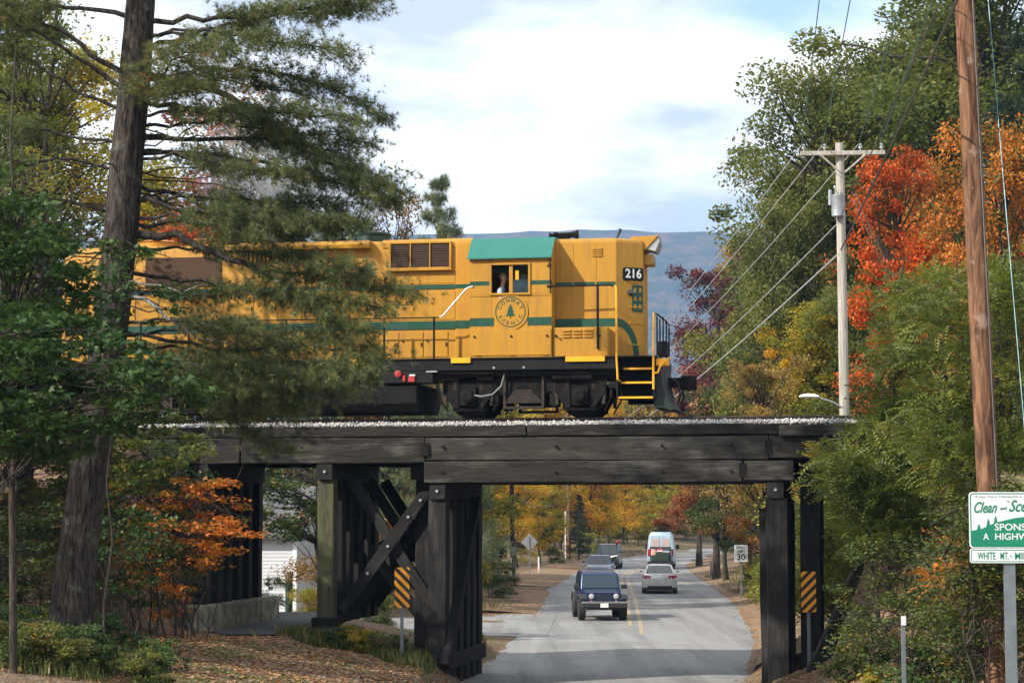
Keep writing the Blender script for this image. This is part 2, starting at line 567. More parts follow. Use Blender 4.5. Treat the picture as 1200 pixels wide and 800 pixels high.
def ground_mat():
    t = NT('leaf_strewn_ground')
    v = t.world_pos()
    big = t.noise(v, 0.35, 4, 0.6)
    fine = t.noise(v, 9.0, 5, 0.7)
    vor = t.n('ShaderNodeTexVoronoi'); vor.inputs['Scale'].default_value = 14.0
    t.l(v, vor.inputs['Vector'])
    litter = t.ramp(vor.outputs['Color'], [(0.2, (0.10, 0.058, 0.030)), (0.5, (0.22, 0.125, 0.062)), (0.75, (0.30, 0.19, 0.11)), (0.95, (0.34, 0.27, 0.19))])
    soil = t.ramp(fine, [(0.3, (0.07, 0.048, 0.032)), (0.7, (0.26, 0.20, 0.145))])
    c = t.mix(t.ramp(fine, [(0.40, 0.0), (0.60, 0.85)]), soil, litter)
    grass = t.ramp(fine, [(0.3, (0.035, 0.05, 0.015)), (0.7, (0.12, 0.14, 0.04))])
    c = t.mix(t.ramp(t.noise(v, 0.5, 5, 0.65), [(0.50, 0.0), (0.62, 0.85)]), c, grass)
    p = t.bsdf(c, 0.95, 0, vor.outputs['Distance'], 0.5, 0.05, 0.15)
    return t.done(p)
ground = link('ground', me, ground_mat(), None, True)
tag(ground, 'brown leaf strewn ground rising in banks beside the road', None, None, 'structure')

def asphalt(name, a, b, patch):
    t = NT(name)
    v = t.world_pos()
    vs = t.world_pos((1.0, 0.05, 1.0))
    f = t.noise(v, 60, 3, 0.7)
    c = t.mix(t.ramp(f, [(0.3, 0.0), (0.7, 1.0)]), a, b)
    st = t.noise(vs, 1.1, 4, 0.6)
    c = t.mix(t.ramp(st, [(0.42, 0.0), (0.62, 0.75)]), c, patch)
    c = t.mix(t.ramp(t.noise(v, 0.22, 3, 0.5), [(0.56, 0.0), (0.58, 0.35)]), c, patch)
    cr = t.n('ShaderNodeTexVoronoi', feature='DISTANCE_TO_EDGE'); cr.inputs['Scale'].default_value = 0.22
    wv = t.n('ShaderNodeVectorMath', operation='ADD')
    nn = t.n('ShaderNodeTexNoise'); nn.inputs['Scale'].default_value = 0.9; nn.inputs['Detail'].default_value = 5
    t.l(v, nn.inputs['Vector']); t.l(v, wv.inputs[0]); t.l(nn.outputs['Color'], wv.inputs[1])
    t.l(wv.outputs[0], cr.inputs['Vector'])
    c = t.mix(t.ramp(cr.outputs[0], [(0.002, 0.35), (0.006, 0.0)]), c, (0.05, 0.05, 0.05))
    p = t.bsdf(c, 0.85, 0, f, 0.25, 0.01, 0.3)
    return t.done(p)
M['road'] = asphalt('worn_road_asphalt', (0.235, 0.232, 0.226), (0.30, 0.297, 0.288), (0.165, 0.163, 0.16))
M['path'] = asphalt('path_asphalt', (0.07, 0.07, 0.072), (0.12, 0.12, 0.12), (0.05, 0.05, 0.05))

def strip(name, ys, fl, fr, z, mat, nx=10):
    vs, fs = [], []
    for y in ys:
        a, b = float(fl(y)), float(fr(y))
        for k in range(nx + 1):
            x = a + (b - a) * k / nx
            vs.append((x, y, z(x, y) if callable(z) else z))
    n = nx + 1
    for i in range(len(ys) - 1):
        for k in range(nx):
            fs.append((i * n + k, i * n + k + 1, (i + 1) * n + k + 1, (i + 1) * n + k))
    me = bpy.data.meshes.new(name); me.from_pydata(vs, [], fs)
    return link(name, me, mat)
rys = list(np.arange(-40, 260, 1.0)) + list(np.arange(260, 420, 5.0))
def rag(y, s): return 0.16 * mnoise.noise((s, y * 0.35, 0)) + 0.08 * mnoise.noise((s, y * 1.3, 4))
road = strip('road', rys, lambda y: xl(y) + rag(y, 1.7), lambda y: xr(y) + rag(y, 9.1), 0.0, M['road'])
tag(road, 'worn grey two lane road passing under the bridge', None, None, 'structure')
# the side street joining behind the bridge on the left
def side_z(x, y): return 0.012 * max(0.0, float(xl(y)) - x) + 0.008
vs, fs = [], []
sx = np.arange(-60, 2.6, 0.5)
for x in sx:
    flare = 5.0 * math.exp(-max(0.0, 0.2 - x) / 3.0)
    yc = 73.5 - 0.03 * (0.2 - x)
    for k in range(9):
        y = yc - 4.2 - 0.35 * flare + (8.4 + 1.35 * flare) * k / 8
        vs.append((min(x, float(xl(y)) + 1.0), y, side_z(x, y)))
for i in range(len(sx) - 1):
    for k in range(8):
        fs.append((i * 9 + k, (i + 1) * 9 + k, (i + 1) * 9 + k + 1, i * 9 + k + 1))
me = bpy.data.meshes.new('side_street'); me.from_pydata(vs, [], fs)
tag(link('side_street', me, M['road']), 'grey side street joining the road behind the bridge', None, None, 'structure')

# yellow centre lines
def xc(y): return float(np.interp(y, [40, 60, 72, 96, 128, 137, 154, 202, 243], [2.3, 3.6, 4.35, 5.6, 7.0, 7.75, 9.9, 17.4, 28.6]))
paint = NT('worn_yellow_road_paint')
pv = paint.world_pos()
pp = paint.bsdf(paint.mix(paint.ramp(paint.noise(pv, 6, 5, 0.7), [(0.36, 0.0), (0.56, 0.95)]), (0.50, 0.32, 0.09), (0.27, 0.255, 0.22)), 0.8)
M['line'] = paint.done(pp)
for off in (-0.24, 0.14):
    ys = list(np.arange(69 if off > 0 else 74, 215, 1.0))
    o = strip('centre_line', ys, lambda y, q=off: xc(y) + q, lambda y, q=off: xc(y) + q + 0.15, 0.005, M['line'], 1)
    tag(o, 'worn yellow double line along the middle of the road', None, None, 'structure')

# paved path under the left span
def path_z(x, y): return gz(path_c(y), y) + 0.03
path = strip('path', list(np.arange(46.6, 62, 0.2)), lambda y: path_c(y) - path_w(y) * min(1, .25 + (y - 46.6) / 2) + rag(y * 3, 3), lambda y: path_c(y) + path_w(y) + rag(y * 2, 6), path_z, M['path'], 8)
tag(path, 'narrow paved path passing under the left span', None, None, 'structure')

# leaf covered shoulders beside the road
def litter_mat():
    t = NT('leaf_litter_shoulder')
    v = t.world_pos()
    vor = t.n('ShaderNodeTexVoronoi'); vor.inputs['Scale'].default_value = 9.0
    t.l(v, vor.inputs['Vector'])
    c = t.ramp(vor.outputs['Color'], [(0.15, (0.12, 0.065, 0.034)), (0.5, (0.26, 0.145, 0.072)), (0.8, (0.33, 0.21, 0.12)), (0.95, (0.42, 0.32, 0.22))])
    c = t.mix(t.ramp(t.noise(v, 0.6, 5, 0.65), [(0.40, 0.0), (0.62, 0.9)]), c, t.ramp(t.noise(v, 12, 4), [(0.3, (0.12, 0.09, 0.06)), (0.7, (0.30, 0.245, 0.18))]))
    return t.done(t.bsdf(c, 0.95, 0, vor.outputs['Distance'], 0.5, 0.04, 0.15))
M['litter_ground'] = litter_mat()
def sh_z(x, y): return max(gz(x, y), -0.02) + 0.03
o = strip('road_shoulder', list(np.arange(52, 172, 1.0)), lambda y: xr(y) - .15 + rag(y, 21), lambda y: xr(y) + np.interp(y, [50, 60, 90, 130, 170], [.6, 1.3, 2.3, 2.8, 1.6]) + 3 * rag(y, 25), sh_z, M['litter_ground'], 8)
tag(o, 'leaf covered dirt shoulder on the right of the road', None, None, 'structure')
for a, b in ((83, 108), (112, 175)):
    o = strip('road_shoulder', list(np.arange(a, b, 1.0)), lambda y: xl(y) - 3.2 * min(1, (y - a + .3) / 2, (b - y) / 6 + .3) + 3 * rag(y, 31), lambda y: xl(y) + .1 + rag(y, 33), sh_z, M['litter_ground'], 8)
    tag(o, 'leaf covered dirt shoulder on the left of the road', None, None, 'structure')

# ------------------------------------------------------------------ mountain
def mountain():
    xs = np.linspace(-3800, 4200, 170); ys = np.linspace(2600, 5200, 70)
    X, Y = np.meshgrid(xs, ys)
    Z = np.zeros_like(X)
    top = P(800, 275, 3900).z
    for i in range(X.shape[0]):
        for j in range(X.shape[1]):
            x, y = X[i, j], Y[i, j]
            ridge = 3900 + 160 * mnoise.noise((x * 0.0006, 3.3, 0))
            a = max(0.0, 1 - abs(y - ridge) / 1300.0)
            crest = top * (1.0 - 0.55 * max(0, (abs(x - 300) - 900) / 3000.0)) + 16 * mnoise.noise((x * 0.0022, 0.4, 0))
            Z[i, j] = crest * (a * a * (3 - 2 * a)) + (1 - a) * a * 110 * mnoise.noise((x * 0.0016, y * 0.0016, 2)) + 12 * mnoise.noise((x * 0.012, y * 0.012, 5)) * min(1, a * 3) - 6
    idx = np.arange(X.size).reshape(X.shape)
    q = np.stack([idx[:-1, :-1], idx[:-1, 1:], idx[1:, 1:], idx[1:, :-1]], -1).reshape(-1, 4)
    me = mesh_np('mountain', np.stack([X, Y, Z], -1).reshape(-1, 3), q.ravel(), np.full(len(q), 4, np.int32))
    t = NT('wooded_mountain')
    v = t.world_pos()
    f = t.noise(v, 0.02, 8, 0.8)
    c = t.ramp(f, [(0.34, (0.012, 0.022, 0.014)), (0.48, (0.035, 0.045, 0.02)), (0.56, (0.14, 0.085, 0.03)), (0.64, (0.16, 0.06, 0.03)), (0.7, (0.10, 0.09, 0.03))])
    m = t.done(t.bsdf(c, 1.0, 0, t.noise(v, 0.05, 6, 0.7), 1.0, 14.0, 0.0))
    return tag(link('mountain', me, m, None, True), 'long wooded mountain ridge in the blue distance', None, None, 'structure')
mountain()

# ================================================================== bridge
bridge = empty('railway_bridge', (0, 0, 0), 0, 'black creosoted timber trestle railway bridge over the road', 'bridge')
bridge.matrix_world = TRM
rb = random.Random(7)
def timber(name, p0, p1, w, h, mat='timber', parent=None, jit=0.012, up=(0, 0, 1), cuts=None):
    p0 = Vector(p0); p1 = Vector(p1)
    d = p1 - p0; L = d.length; d.normalize()
    u = Vector(up)
    if abs(d.dot(u)) > 0.95: u = Vector((1, 0, 0))
    a = u.cross(d).normalized(); b = d.cross(a).normalized()
    n = max(2, min(9, int(L / 0.7) + 1))
    rings = []
    for i in range(n):
        x = L * i / (n - 1)
        ring = []
        for sy, sz in ((-1, -1), (1, -1), (1, 1), (-1, 1)):
            ring.append((x + (rb.uniform(-jit, jit) if i in (0, n - 1) else 0), sy * w / 2 + rb.uniform(-jit, jit), sz * h / 2 + rb.uniform(-jit, jit)))
        rings.append(ring)
    o = MB().loft(rings).build(name, M[mat], parent or bridge, 0.018)
    o.matrix_local = Matrix(((d.x, a.x, b.x, p0.x), (d.y, a.y, b.y, p0.y), (d.z, a.z, b.z, p0.z), (0, 0, 0, 1)))
    return o
def zg(s, y):          # ground under a point of the track frame, relative to the rail
    q = track(s, y, 0)
    return gz(q.x, q.y) - ZR
FY = -2.25             # front face line of the bridge
for fy in (FY, -FY):
    sg = -1 if fy < 0 else 1
    # kerb timbers that hold the ballast
    cuts = [-12.5, -6.3, 0.4, 6.55]
    for a, b in zip(cuts[:-1], cuts[1:]):
        timber('kerb_timber', (a + 0.012, fy, -0.37), (b - 0.012, fy, -0.37), 0.20, 0.25, 'timber_beam')
    timber('kerb_timber', (6.3, fy + sg * 0.22, -0.42), (12.6, fy + sg * 0.22, -0.42), 0.2, 0.24, 'timber_beam')
    # beams of the side span
    timber('stringer', (-12.0, fy - sg * 0.04, -0.82), (-6.62, fy - sg * 0.04, -0.82), 0.3, 0.60, 'timber_beam')
    timber('stringer', (-6.58, fy - sg * 0.02, -0.82), (-2.06, fy - sg * 0.02, -0.82), 0.3, 0.60, 'timber_beam')
    # deep double beams of the road span
    timber('stringer', (-2.03, fy - sg * 0.03, -0.80), (6.05, fy - sg * 0.03, -0.80), 0.3, 0.54, 'timber_beam')
    timber('stringer', (6.08, fy + sg * 0.02, -0.80), (10.8, fy + sg * 0.02, -0.80), 0.3, 0.50, 'timber_beam')
    timber('stringer', (-2.05, fy, -1.335), (5.45, fy, -1.335), 0.32, 0.50, 'timber_beam')
    timber('stringer', (5.48, fy + sg * 0.01, -1.33), (6.62, fy + sg * 0.01, -1.33), 0.32, 0.46, 'timber_beam')
    # bolt ends along the beams
# deck planks and inner stringers
for yy in (-1.5, -0.75, 0.0, 0.75, 1.5):
    timber('stringer', (-12.0, yy, -0.80), (-2.06, yy, -0.80), 0.3, 0.5, 'timber')
    timber('stringer', (-2.03, yy, -1.05), (6.6, yy, -1.05), 0.34, 1.0, 'timber')
    timber('stringer', (6.65, yy, -0.8), (10.8, yy, -0.8), 0.3, 0.5, 'timber')
for i in range(38):
    s0 = -12.3 + i * 0.65
    timber('deck_plank', (s0, -2.12, -0.515), (s0, 2.12, -0.515), 0.62, 0.05, 'timber', jit=0.004)

def bent(s, cap_z, posts, post_w, base=None, cap=True, mat='timber', cap_w=0.40, y0=-2.35, y1=2.35, front=None, lean=0.0, sill=True):
    """a row of posts across the track carrying a cap"""
    if cap:
        timber('cap', (s, y0, cap_z - 0.2), (s, y1, cap_z - 0.2), cap_w, 0.40, mat)
    top = cap_z - (0.39 if cap else 0.0)
    for i, y in enumerate(posts):
        zb = zg(s, y) - 0.25 if base is None else base
        timber('post', (s + rb.uniform(-0.02, 0.02) - lean, y, zb), (s + rb.uniform(-0.02, 0.02), y, top), post_w, post_w,
               (front if (i == 0 and front) else mat))
    if sill:
        zb = max(zg(s, y0), zg(s, y1)) - 0.02 if base is None else base + 0.2
        timber('sill', (s + 0.02, y0 - 0.1, zb), (s + 0.02, y1 + 0.1, zb), 0.52, 0.36, mat)
PY = (-2.05, -1.25, -0.45, 0.4, 1.2, 2.05)
# abutment bents at the left end of the side span
bent(-7.6, -1.12, PY, 0.36, base=-4.55, sill=False)
bent(-8.2, -1.12, PY, 0.36, base=-4.55, sill=False)
for i, zz in enumerate(np.arange(-4.1, -1.7, 0.42)):
    timber('lagging_plank', (-8.5, -2.4, zz), (-8.5, 2.4, zz), 0.10, 0.40, 'timber')
# bent beside the path with a mossy front post
bent(-4.5, -1.12, PY, 0.40, base=-4.95, front='timber_moss', sill=False)
timber('foot_block', (-4.5, -2.5, -4.90), (-4.5, -1.6, -4.90), 0.55, 0.26, 'timber')
# bents of the road pier
bent(-2.3, -1.12, PY[1:], 0.38, sill=False, y0=-1.9)
bent(-1.75, -1.585, PY, 0.44, sill=True)
timber('leaning_strut', (-1.52, -2.5, zg(-1.75, -2.4) - 0.1), (-1.42, 0.9, -1.95), 0.22, 0.26)
# cross bracing between the path bent and the road pier
for y in (-1.62, 0.05, 1.65):
    timber('brace', (-4.25, y, -4.65), (-1.95, y, -1.5), 0.10, 0.28)
    timber('brace', (-4.05, y + 0.16, -1.5), (-1.7, y + 0.16, -5.05), 0.10, 0.28)
for y in (-1.0, 1.0):
    timber('brace', (-3.9, y, -3.0), (-2.2, y, -5.1), 0.10, 0.26)
# right pier of the road span
bent(6.2, -1.57, (-2.05, -1.2, -0.3, 0.6, 1.4, 2.1), 0.50, sill=False, base=-6.6)
bent(6.95, -1.07, (-1.3, -0.4, 0.5, 1.3, 2.1), 0.46, sill=True, y0=-1.75)
timber('packing_post', (5.93, -1.6, -6.4), (5.90, -1.6, -2.2), 0.14, 0.25)
timber('packing_post', (6.50, -1.75, -6.5), (6.50, -1.75, -4.2), 0.2, 0.2)
# raking strut on the right bank
timber('raking_strut', (7.05, -2.9, zg(7.05, -2.9) - 0.15), (8.75, -2.3, -2.2), 0.24, 0.38)
timber('raking_strut', (9.2, -2.6, -2.6), (10.4, -3.2, -4.4), 0.18, 0.26)
# right abutment
for i, zz in enumerate(np.arange(-4.6, -0.9, 0.42)):
    timber('lagging_plank', (8.9, -2.4, zz), (8.9, 2.4, zz), 0.10, 0.40, 'timber')
bent(8.6, -1.07, PY, 0.36, base=-5.0, sill=False)
# bolts with washers on beams
bolt = MB().cyl((0, 0, 0), (0, 1, 0), 0.035, 0.05, 8).mesh('bolt')
for s_ in (-1.6, 1.1, 3.6, 5.2):
    for z_ in (-0.75, -1.35):
        o = link('bolt', bolt, M['grime'], bridge); o.location = (s_, FY - 0.17, z_)
for s_, z_ in ((-4.5, -1.32), (-1.75, -1.79), (6.2, -1.77), (-7.6, -1.32)):
    for dz in (0,):
        o = link('bolt', bolt, M['steel_grey'], bridge); o.location = (s_, -2.37, z_ + dz)
for s_, z_ in ((-2.6, -2.4), (-3.1, -3.1), (-3.6, -3.75), (-2.3, -2.0)):
    o = link('bolt', bolt, M['steel_grey'], bridge); o.location = (s_, -1.69, z_)
plate_me = MB().box(-.09, .09, -.012, .012, -.16, .16).mesh('iron_plate')
for s_, y_, z_ in ((-2.04, FY - .165, -.80), (6.06, FY - .165, -.80), (5.465, FY - .165, -1.33)):
    o = link('iron_plate', plate_me, M['grime'], bridge); o.location = (s_, y_, z_)
# concrete footing of the left abutment
foot = MB()
foot.box(-8.6, -7.32, -3.3, 3.3, -5.5, -4.50)
o = foot.build('footing', M['concrete'], bridge, 0.03)
for k in range(4):
    q = MB().box(-7.32, -7.27, -3.25 + k * 1.65, -1.64 + k * 1.65, -5.5, -4.54 - .02 * (k % 2)).build('footing_slab', M['concrete'], bridge, 0.015)
ret = MB()
ret.prism([(-11.2, -5.5), (-7.3, -5.5), (-7.3, -4.52), (-9.0, -4.53), (-11.2, -4.70)], -3.65, -3.3)
o = ret.build('footing', M['concrete'], bridge, 0.03)

# ------------------------------------------------------------------ track
trk = empty('railway_track', (0, 0, 0), 0, 'pair of brown steel rails crossing the timber bridge', 'railway track')
trk.matrix_world = TRM
railp = [(-0.07, -0.17), (0.07, -0.17), (0.07, -0.15), (0.012, -0.12), (0.012, -0.05), (0.036, -0.04), (0.036, -0.006), (0.026, 0.0), (-0.026, 0.0), (-0.036, -0.006), (-0.036, -0.04), (-0.012, -0.05), (-0.012, -0.12), (-0.07, -0.15)]
for yy in (-0.755, 0.755):
    MB().prism([(a + yy, b) for a, b in railp], -26, 26, 'x').build('rail', M['rail'], trk)
# crushed stone
bal = []
for s in np.arange(-26, 26.1, 0.22):
    ring = []
    for y, z in ((-2.16, -0.5), (-2.15, -0.27), (-2.02, -0.185), (-1.7, -0.17), (-1.0, -0.175), (0, -0.18), (1.0, -0.175), (1.7, -0.17), (2.02, -0.185), (2.15, -0.27), (2.16, -0.5)):
        ring.append((s, y, z + (0.03 * mnoise.noise((s * 2.1, y * 3.1, 0)) if z > -0.3 else 0)))
    bal.append(ring)
tst = NT('crushed_stone')
vv = tst.n('ShaderNodeAttribute', attribute_name='lv')
vo = tst.n('ShaderNodeTexVoronoi'); vo.inputs['Scale'].default_value = 18
tst.l(tst.world_pos(), vo.inputs['Vector'])
cc = tst.ramp(tst.math('ADD', tst.math('MULTIPLY', vv.outputs['Fac'], 0.8), tst.math('MULTIPLY', vo.outputs['Distance'], 0.25)), [(0.0, (0.17, 0.16, 0.15)), (0.4, (0.38, 0.365, 0.35)), (1.0, (0.62, 0.60, 0.57))])
M['stone'] = tst.done(tst.bsdf(cc, 0.9, 0, vo.outputs['Distance'], 0.6, 0.03, 0.2))
bb = MB().loft(bal).build('ballast_bed', M['stone'], trk); bb['kind'] = 'stuff'

# ------------------------------------------------------------------ scattering of small faces
TPL = {
    'quad': ([(-.5, 0, 0), (0, -.28, .06), (.5, 0, 0), (0, .28, .06)], [(0, 1, 2), (0, 2, 3)]),
    'oval': ([(-.5, 0, 0), (-.2, -.22, .03), (.2, -.2, .02), (.5, 0, -.08), (.2, .2, .02), (-.2, .22, .03)], [(0, 1, 2, 3), (0, 3, 4, 5)]),
    'stone': ([(1, 0, .1), (-.8, .3, 0), (.1, .9, .2), (-.1, -1, -.1), (.2, .1, .8), (0, -.1, -.7)], [(0, 2, 4), (2, 1, 4), (1, 3, 4), (3, 0, 4), (2, 0, 5), (1, 2, 5), (3, 1, 5), (0, 3, 5)]),
    'maple': ([(0, 0, 0), (-.10, -.10, 0), (-.05, -.42, -.05), (.10, -.22, .02), (.30, -.36, -.06), (.28, -.12, .02), (.58, 0, -.08), (.28, .12, .02), (.30, .36, -.06), (.10, .22, .02), (-.05, .42, -.05), (-.10, .10, 0)],
              [(0, 1, 2, 3), (0, 3, 4, 5), (0, 5, 6, 7), (0, 7, 8, 9), (0, 9, 10, 11)]),
}
# a feather leaf: a midrib with paired leaflets, drooping at the tip
fv, ff = [], []
for k in range(6):
    t_ = 0.12 + 0.88 * k / 5
    z_ = 0.14 * math.sin(t_ * 2.0) - 0.26 * t_ * t_
    ln = 0.22 * (0.65 + 0.5 * math.sin(math.pi * min(1, t_ * 0.95)))
    for sgn in (-1, 1):
        b_ = len(fv)
        fv += [(t_ - .02, 0, z_), (t_ + 0.085, sgn * ln * 0.45, z_ - 0.02), (t_ + 0.09, sgn * ln, z_ - 0.08), (t_ - 0.045, sgn * ln * 0.5, z_ - 0.03)]
        ff.append((b_, b_ + 1, b_ + 2, b_ + 3))
TPL['feather'] = (fv, ff)
# a pine tuft: a spray of needles
nv, nf_ = [], []
rn = random.Random(3)
for k in range(12):
    a_ = 2 * math.pi * k / 12 + rn.uniform(-.2, .2)
    e_ = rn.uniform(0.15, 1.25)
    d_ = Vector((math.cos(e_), math.sin(e_) * math.cos(a_), math.sin(e_) * math.sin(a_)))
    w_ = d_.orthogonal().normalized() * 0.05
    L_ = rn.uniform(0.75, 1.0)
    b_ = len(nv)
    nv += [tuple(-w_ * 0.6), tuple(w_ * 0.6), tuple(d_ * L_)]
    nf_.append((b_, b_ + 1, b_ + 2))
TPL['tuft'] = (nv, nf_)

def scatter(name, pos, size, tpl, seed=0, up=0.5, lv=None, dirs=None, flat=False):
    """one mesh of many small shapes; up: how strongly they face upwards; dirs: their x axis"""
    rg = np.random.default_rng(seed)
    pos = np.asarray(pos, float); N = len(pos)
    tv = np.array(TPL[tpl][0], float); tf = TPL[tpl][1]
    size = np.broadcast_to(np.asarray(size, float), (N,))
    if dirs is None:
        nrm = rg.normal(size=(N, 3)); nrm /= np.linalg.norm(nrm, axis=1)[:, None]
        nrm[:, 2] = np.abs(nrm[:, 2]) + up * 1.5
        nrm /= np.linalg.norm(nrm, axis=1)[:, None]
        a = rg.normal(size=(N, 3)); a -= nrm * (a * nrm).sum(1)[:, None]
        a /= np.linalg.norm(a, axis=1)[:, None]
    else:
        a = np.asarray(dirs, float); a = a / np.linalg.norm(a, axis=1)[:, None]
        nrm = rg.normal(size=(N, 3)) * (1 - up) + np.array([0, 0, 1.0])
        nrm -= a * (nrm * a).sum(1)[:, None]
        nrm /= np.linalg.norm(nrm, axis=1)[:, None] + 1e-9
    b = np.cross(nrm, a)
    k = len(tv)
    V = pos[:, None, :] + size[:, None, None] * (tv[None, :, 0:1] * a[:, None, :] + tv[None, :, 1:2] * b[:, None, :] + tv[None, :, 2:3] * nrm[:, None, :])
    V = V.reshape(-1, 3)
    base = (np.arange(N) * k)
    per = np.array([i for q in tf for i in q])
    loops = (base[:, None] + per[None, :]).ravel()
    sizes = np.tile(np.array([len(q) for q in tf], np.int32), N)
    me = mesh_np(name, V, loops, sizes)
    if lv is None: lv = rg.random(N)
    at = me.attributes.new('lv', 'FLOAT', 'POINT')
    at.data.foreach_set('value', np.repeat(np.asarray(lv, np.float32), k))
    return me

rg = np.random.default_rng(11)
n = 9000
s_ = rg.uniform(-14, 16, n); y_ = -2.22 + np.abs(rg.normal(0, 0.17, n))
z_ = np.interp(y_, [-2.24, -2.15, -2.0, -1.6], [-0.235, -0.22, -0.165, -0.155]) + rg.normal(0, 0.018, n)
me = scatter('ballast_stones', np.stack([s_, y_, z_], -1), rg.uniform(0.022, 0.045, n), 'stone', 5, 0.0)
o = link('ballast_stones', me, M['stone'], trk); o['kind'] = 'stuff'
# ================================================================== locomotive
def loco_paint(name, col, dirt):
    t = NT(name)
    v = t.coords()
    vs = t.coords((2.2, 2.2, 0.22))
    big = t.noise(v, 0.9, 5, 0.6)
    st = t.noise(vs, 2.2, 6, 0.7)
    c = t.mix(t.ramp(big, [(0.3, 0.0), (0.75, 1.0)]), tuple(q * 0.90 for q in col), tuple(min(1, q * 1.06) for q in col))
    c = t.mix(t.ramp(st, [(0.46, 0.0), (0.74, 0.65)]), c, dirt)
    c = t.mix(t.ramp(t.noise(v, 7, 5, 0.75), [(0.66, 0.0), (0.74, 0.55)]), c, dirt)
    rgh = t.ramp(st, [(0.3, 0.34), (0.7, 0.6)])
    bm_ = t.noise(v, 1.6, 3, 0.5)
    return t.done(t.bsdf(c, rgh, 0, bm_, 0.12, 0.05, 0.4))
M['yellow'] = loco_paint('faded_yellow_paint', (0.45, 0.220, 0.016), (0.23, 0.105, 0.016))
M['loco_green'] = loco_paint('faded_green_stripe', (0.004, 0.060, 0.034), (0.02, 0.06, 0.04))
tm = NT('mesh_grille')
gv = tm.coords()
wv1 = tm.n('ShaderNodeTexWave'); wv1.bands_direction = 'X'; wv1.inputs['Scale'].default_value = 14; tm.l(gv, wv1.inputs['Vector'])
wv2 = tm.n('ShaderNodeTexWave'); wv2.bands_direction = 'Z'; wv2.inputs['Scale'].default_value = 14; tm.l(gv, wv2.inputs['Vector'])
gm = tm.math('MAXIMUM', wv1.outputs['Fac'], wv2.outputs['Fac'])
M['grille'] = tm.done(tm.bsdf(tm.ramp(gm, [(0.6, (0.018, 0.010, 0.006)), (0.9, (0.11, 0.050, 0.018))]), 0.8, 0, gm, 0.5, 0.02))

M['bumper'] = plain('grey_hose', (0.16, 0.165, 0.17), 0.6)
loco = empty('locomotive', (0, 0, 0), 0, 'yellow and green diesel locomotive numbered 216 crossing the bridge', 'locomotive')
loco.matrix_world = TRM
S0, S1 = -12.3, 3.02            # hoods from end to end
WK = 1.42                       # walkway height
# ---- underframe
fr = MB()
fr.box(-12.0, 2.42, -1.46, 1.46, 1.12, 1.40)
fr.box(-11.9, 2.40, -1.30, 1.30, 0.98, 1.13)
fr.box(-12.45, 3.34, -1.0, 1.0, 1.05, 1.405)
fr.build('underframe', M['black'], loco, 0.015)
MB().box(-12.4, 3.36, -1.50, -0.90, 1.395, 1.425).build('walkway', M['black'], loco)
MB().box(-12.4, 3.36, 0.90, 1.50, 1.395, 1.425).build('walkway', M['black'], loco)
for a, b in ((-1.60, -1.12), (1.20, 2.15), (-4.15, -3.72), (-7.95, -7.6), (-10.6, -9.8)):
    MB().box(a, b, -1.513, -1.47, 1.30, 1.428).build('walkway_edge', M['safety'], loco, 0.006)

# ---- long hood
def hood_profile(hw, z0, z1, r):
    pts = [(-hw, z0)]
    for k in range(5):
        a = math.pi - (math.pi / 2) * k / 4
        pts.append((-hw + r + r * math.cos(a), z1 - r + r * math.sin(a)))
    for k in range(5):
        a = math.pi / 2 - (math.pi / 2) * k / 4
        pts.append((hw - r + r * math.cos(a), z1 - r + r * math.sin(a)))
    pts.append((hw, z0))
    return pts
HW = 0.93
lh = MB().prism(hood_profile(HW, WK, 4.40, 0.10), -11.8, -1.16, 'x')
long_hood = lh.build('long_hood', M['yellow'], loco, 0.0, True)
MB().prism(hood_profile(HW + 0.03, 4.22, 4.425, 0.10), -3.45, -1.17, 'x').build('roof_cap', M['yellow'], long_hood, 0, True)
# hood doors
xs_ = [-11.7]
while xs_[-1] < -1.9:
    xs_.append(xs_[-1] + 0.62)
for a, b in zip(xs_[:-1], xs_[1:]):
    for z0, z1 in ((1.50, 2.12), (2.42, 3.12)):
        if z0 > 2 and a > -3.6:
            continue
        d = MB().box(a + 0.016, b - 0.016, -HW - 0.019, -HW - 0.001, z0, z1).build('hood_door', M['yellow'], long_hood, 0.006)
        MB().box(b - 0.07, b - 0.045, -HW - 0.04, -HW - 0.018, (z0 + z1) / 2 - .05, (z0 + z1) / 2 + .05).build('door_handle', M['black'], long_hood)
MB().box(-3.40, -1.62, -HW - 0.014, -HW - 0.001, 2.42, 3.12).build('hood_panel', M['yellow'], long_hood, 0.006)
MB().box(-3.40, -1.62, -HW - 0.012, -HW - 0.001, 3.32, 3.58).build('hood_panel', M['yellow'], long_hood, 0.006)
MB().box(-1.60, -1.17, -HW - 0.06, -HW - 0.001, 1.44, 4.30).build('cab_corner_post', M['yellow'], long_hood, 0.02)
for x in (-2.93, -2.31):
    h = MB(); h.cyl((x, -HW - 0.03, 1.9), (0, 1, 0), 0.02, 0.05, 8); h.build('door_latch', M['black'], long_hood)
for k in range(9):
    x = -11.2 + k * 1.05
    MB().box(x - .02, x + .02, -HW - 0.012, -HW - 0.001, 3.30, 4.26).build('seam_strip', M['yellow'], long_hood, .004)
MB().box(-11.7, -1.62, -HW - 0.014, -HW - 0.001, 3.285, 3.305).build('seam_strip', M['yellow'], long_hood, .004)
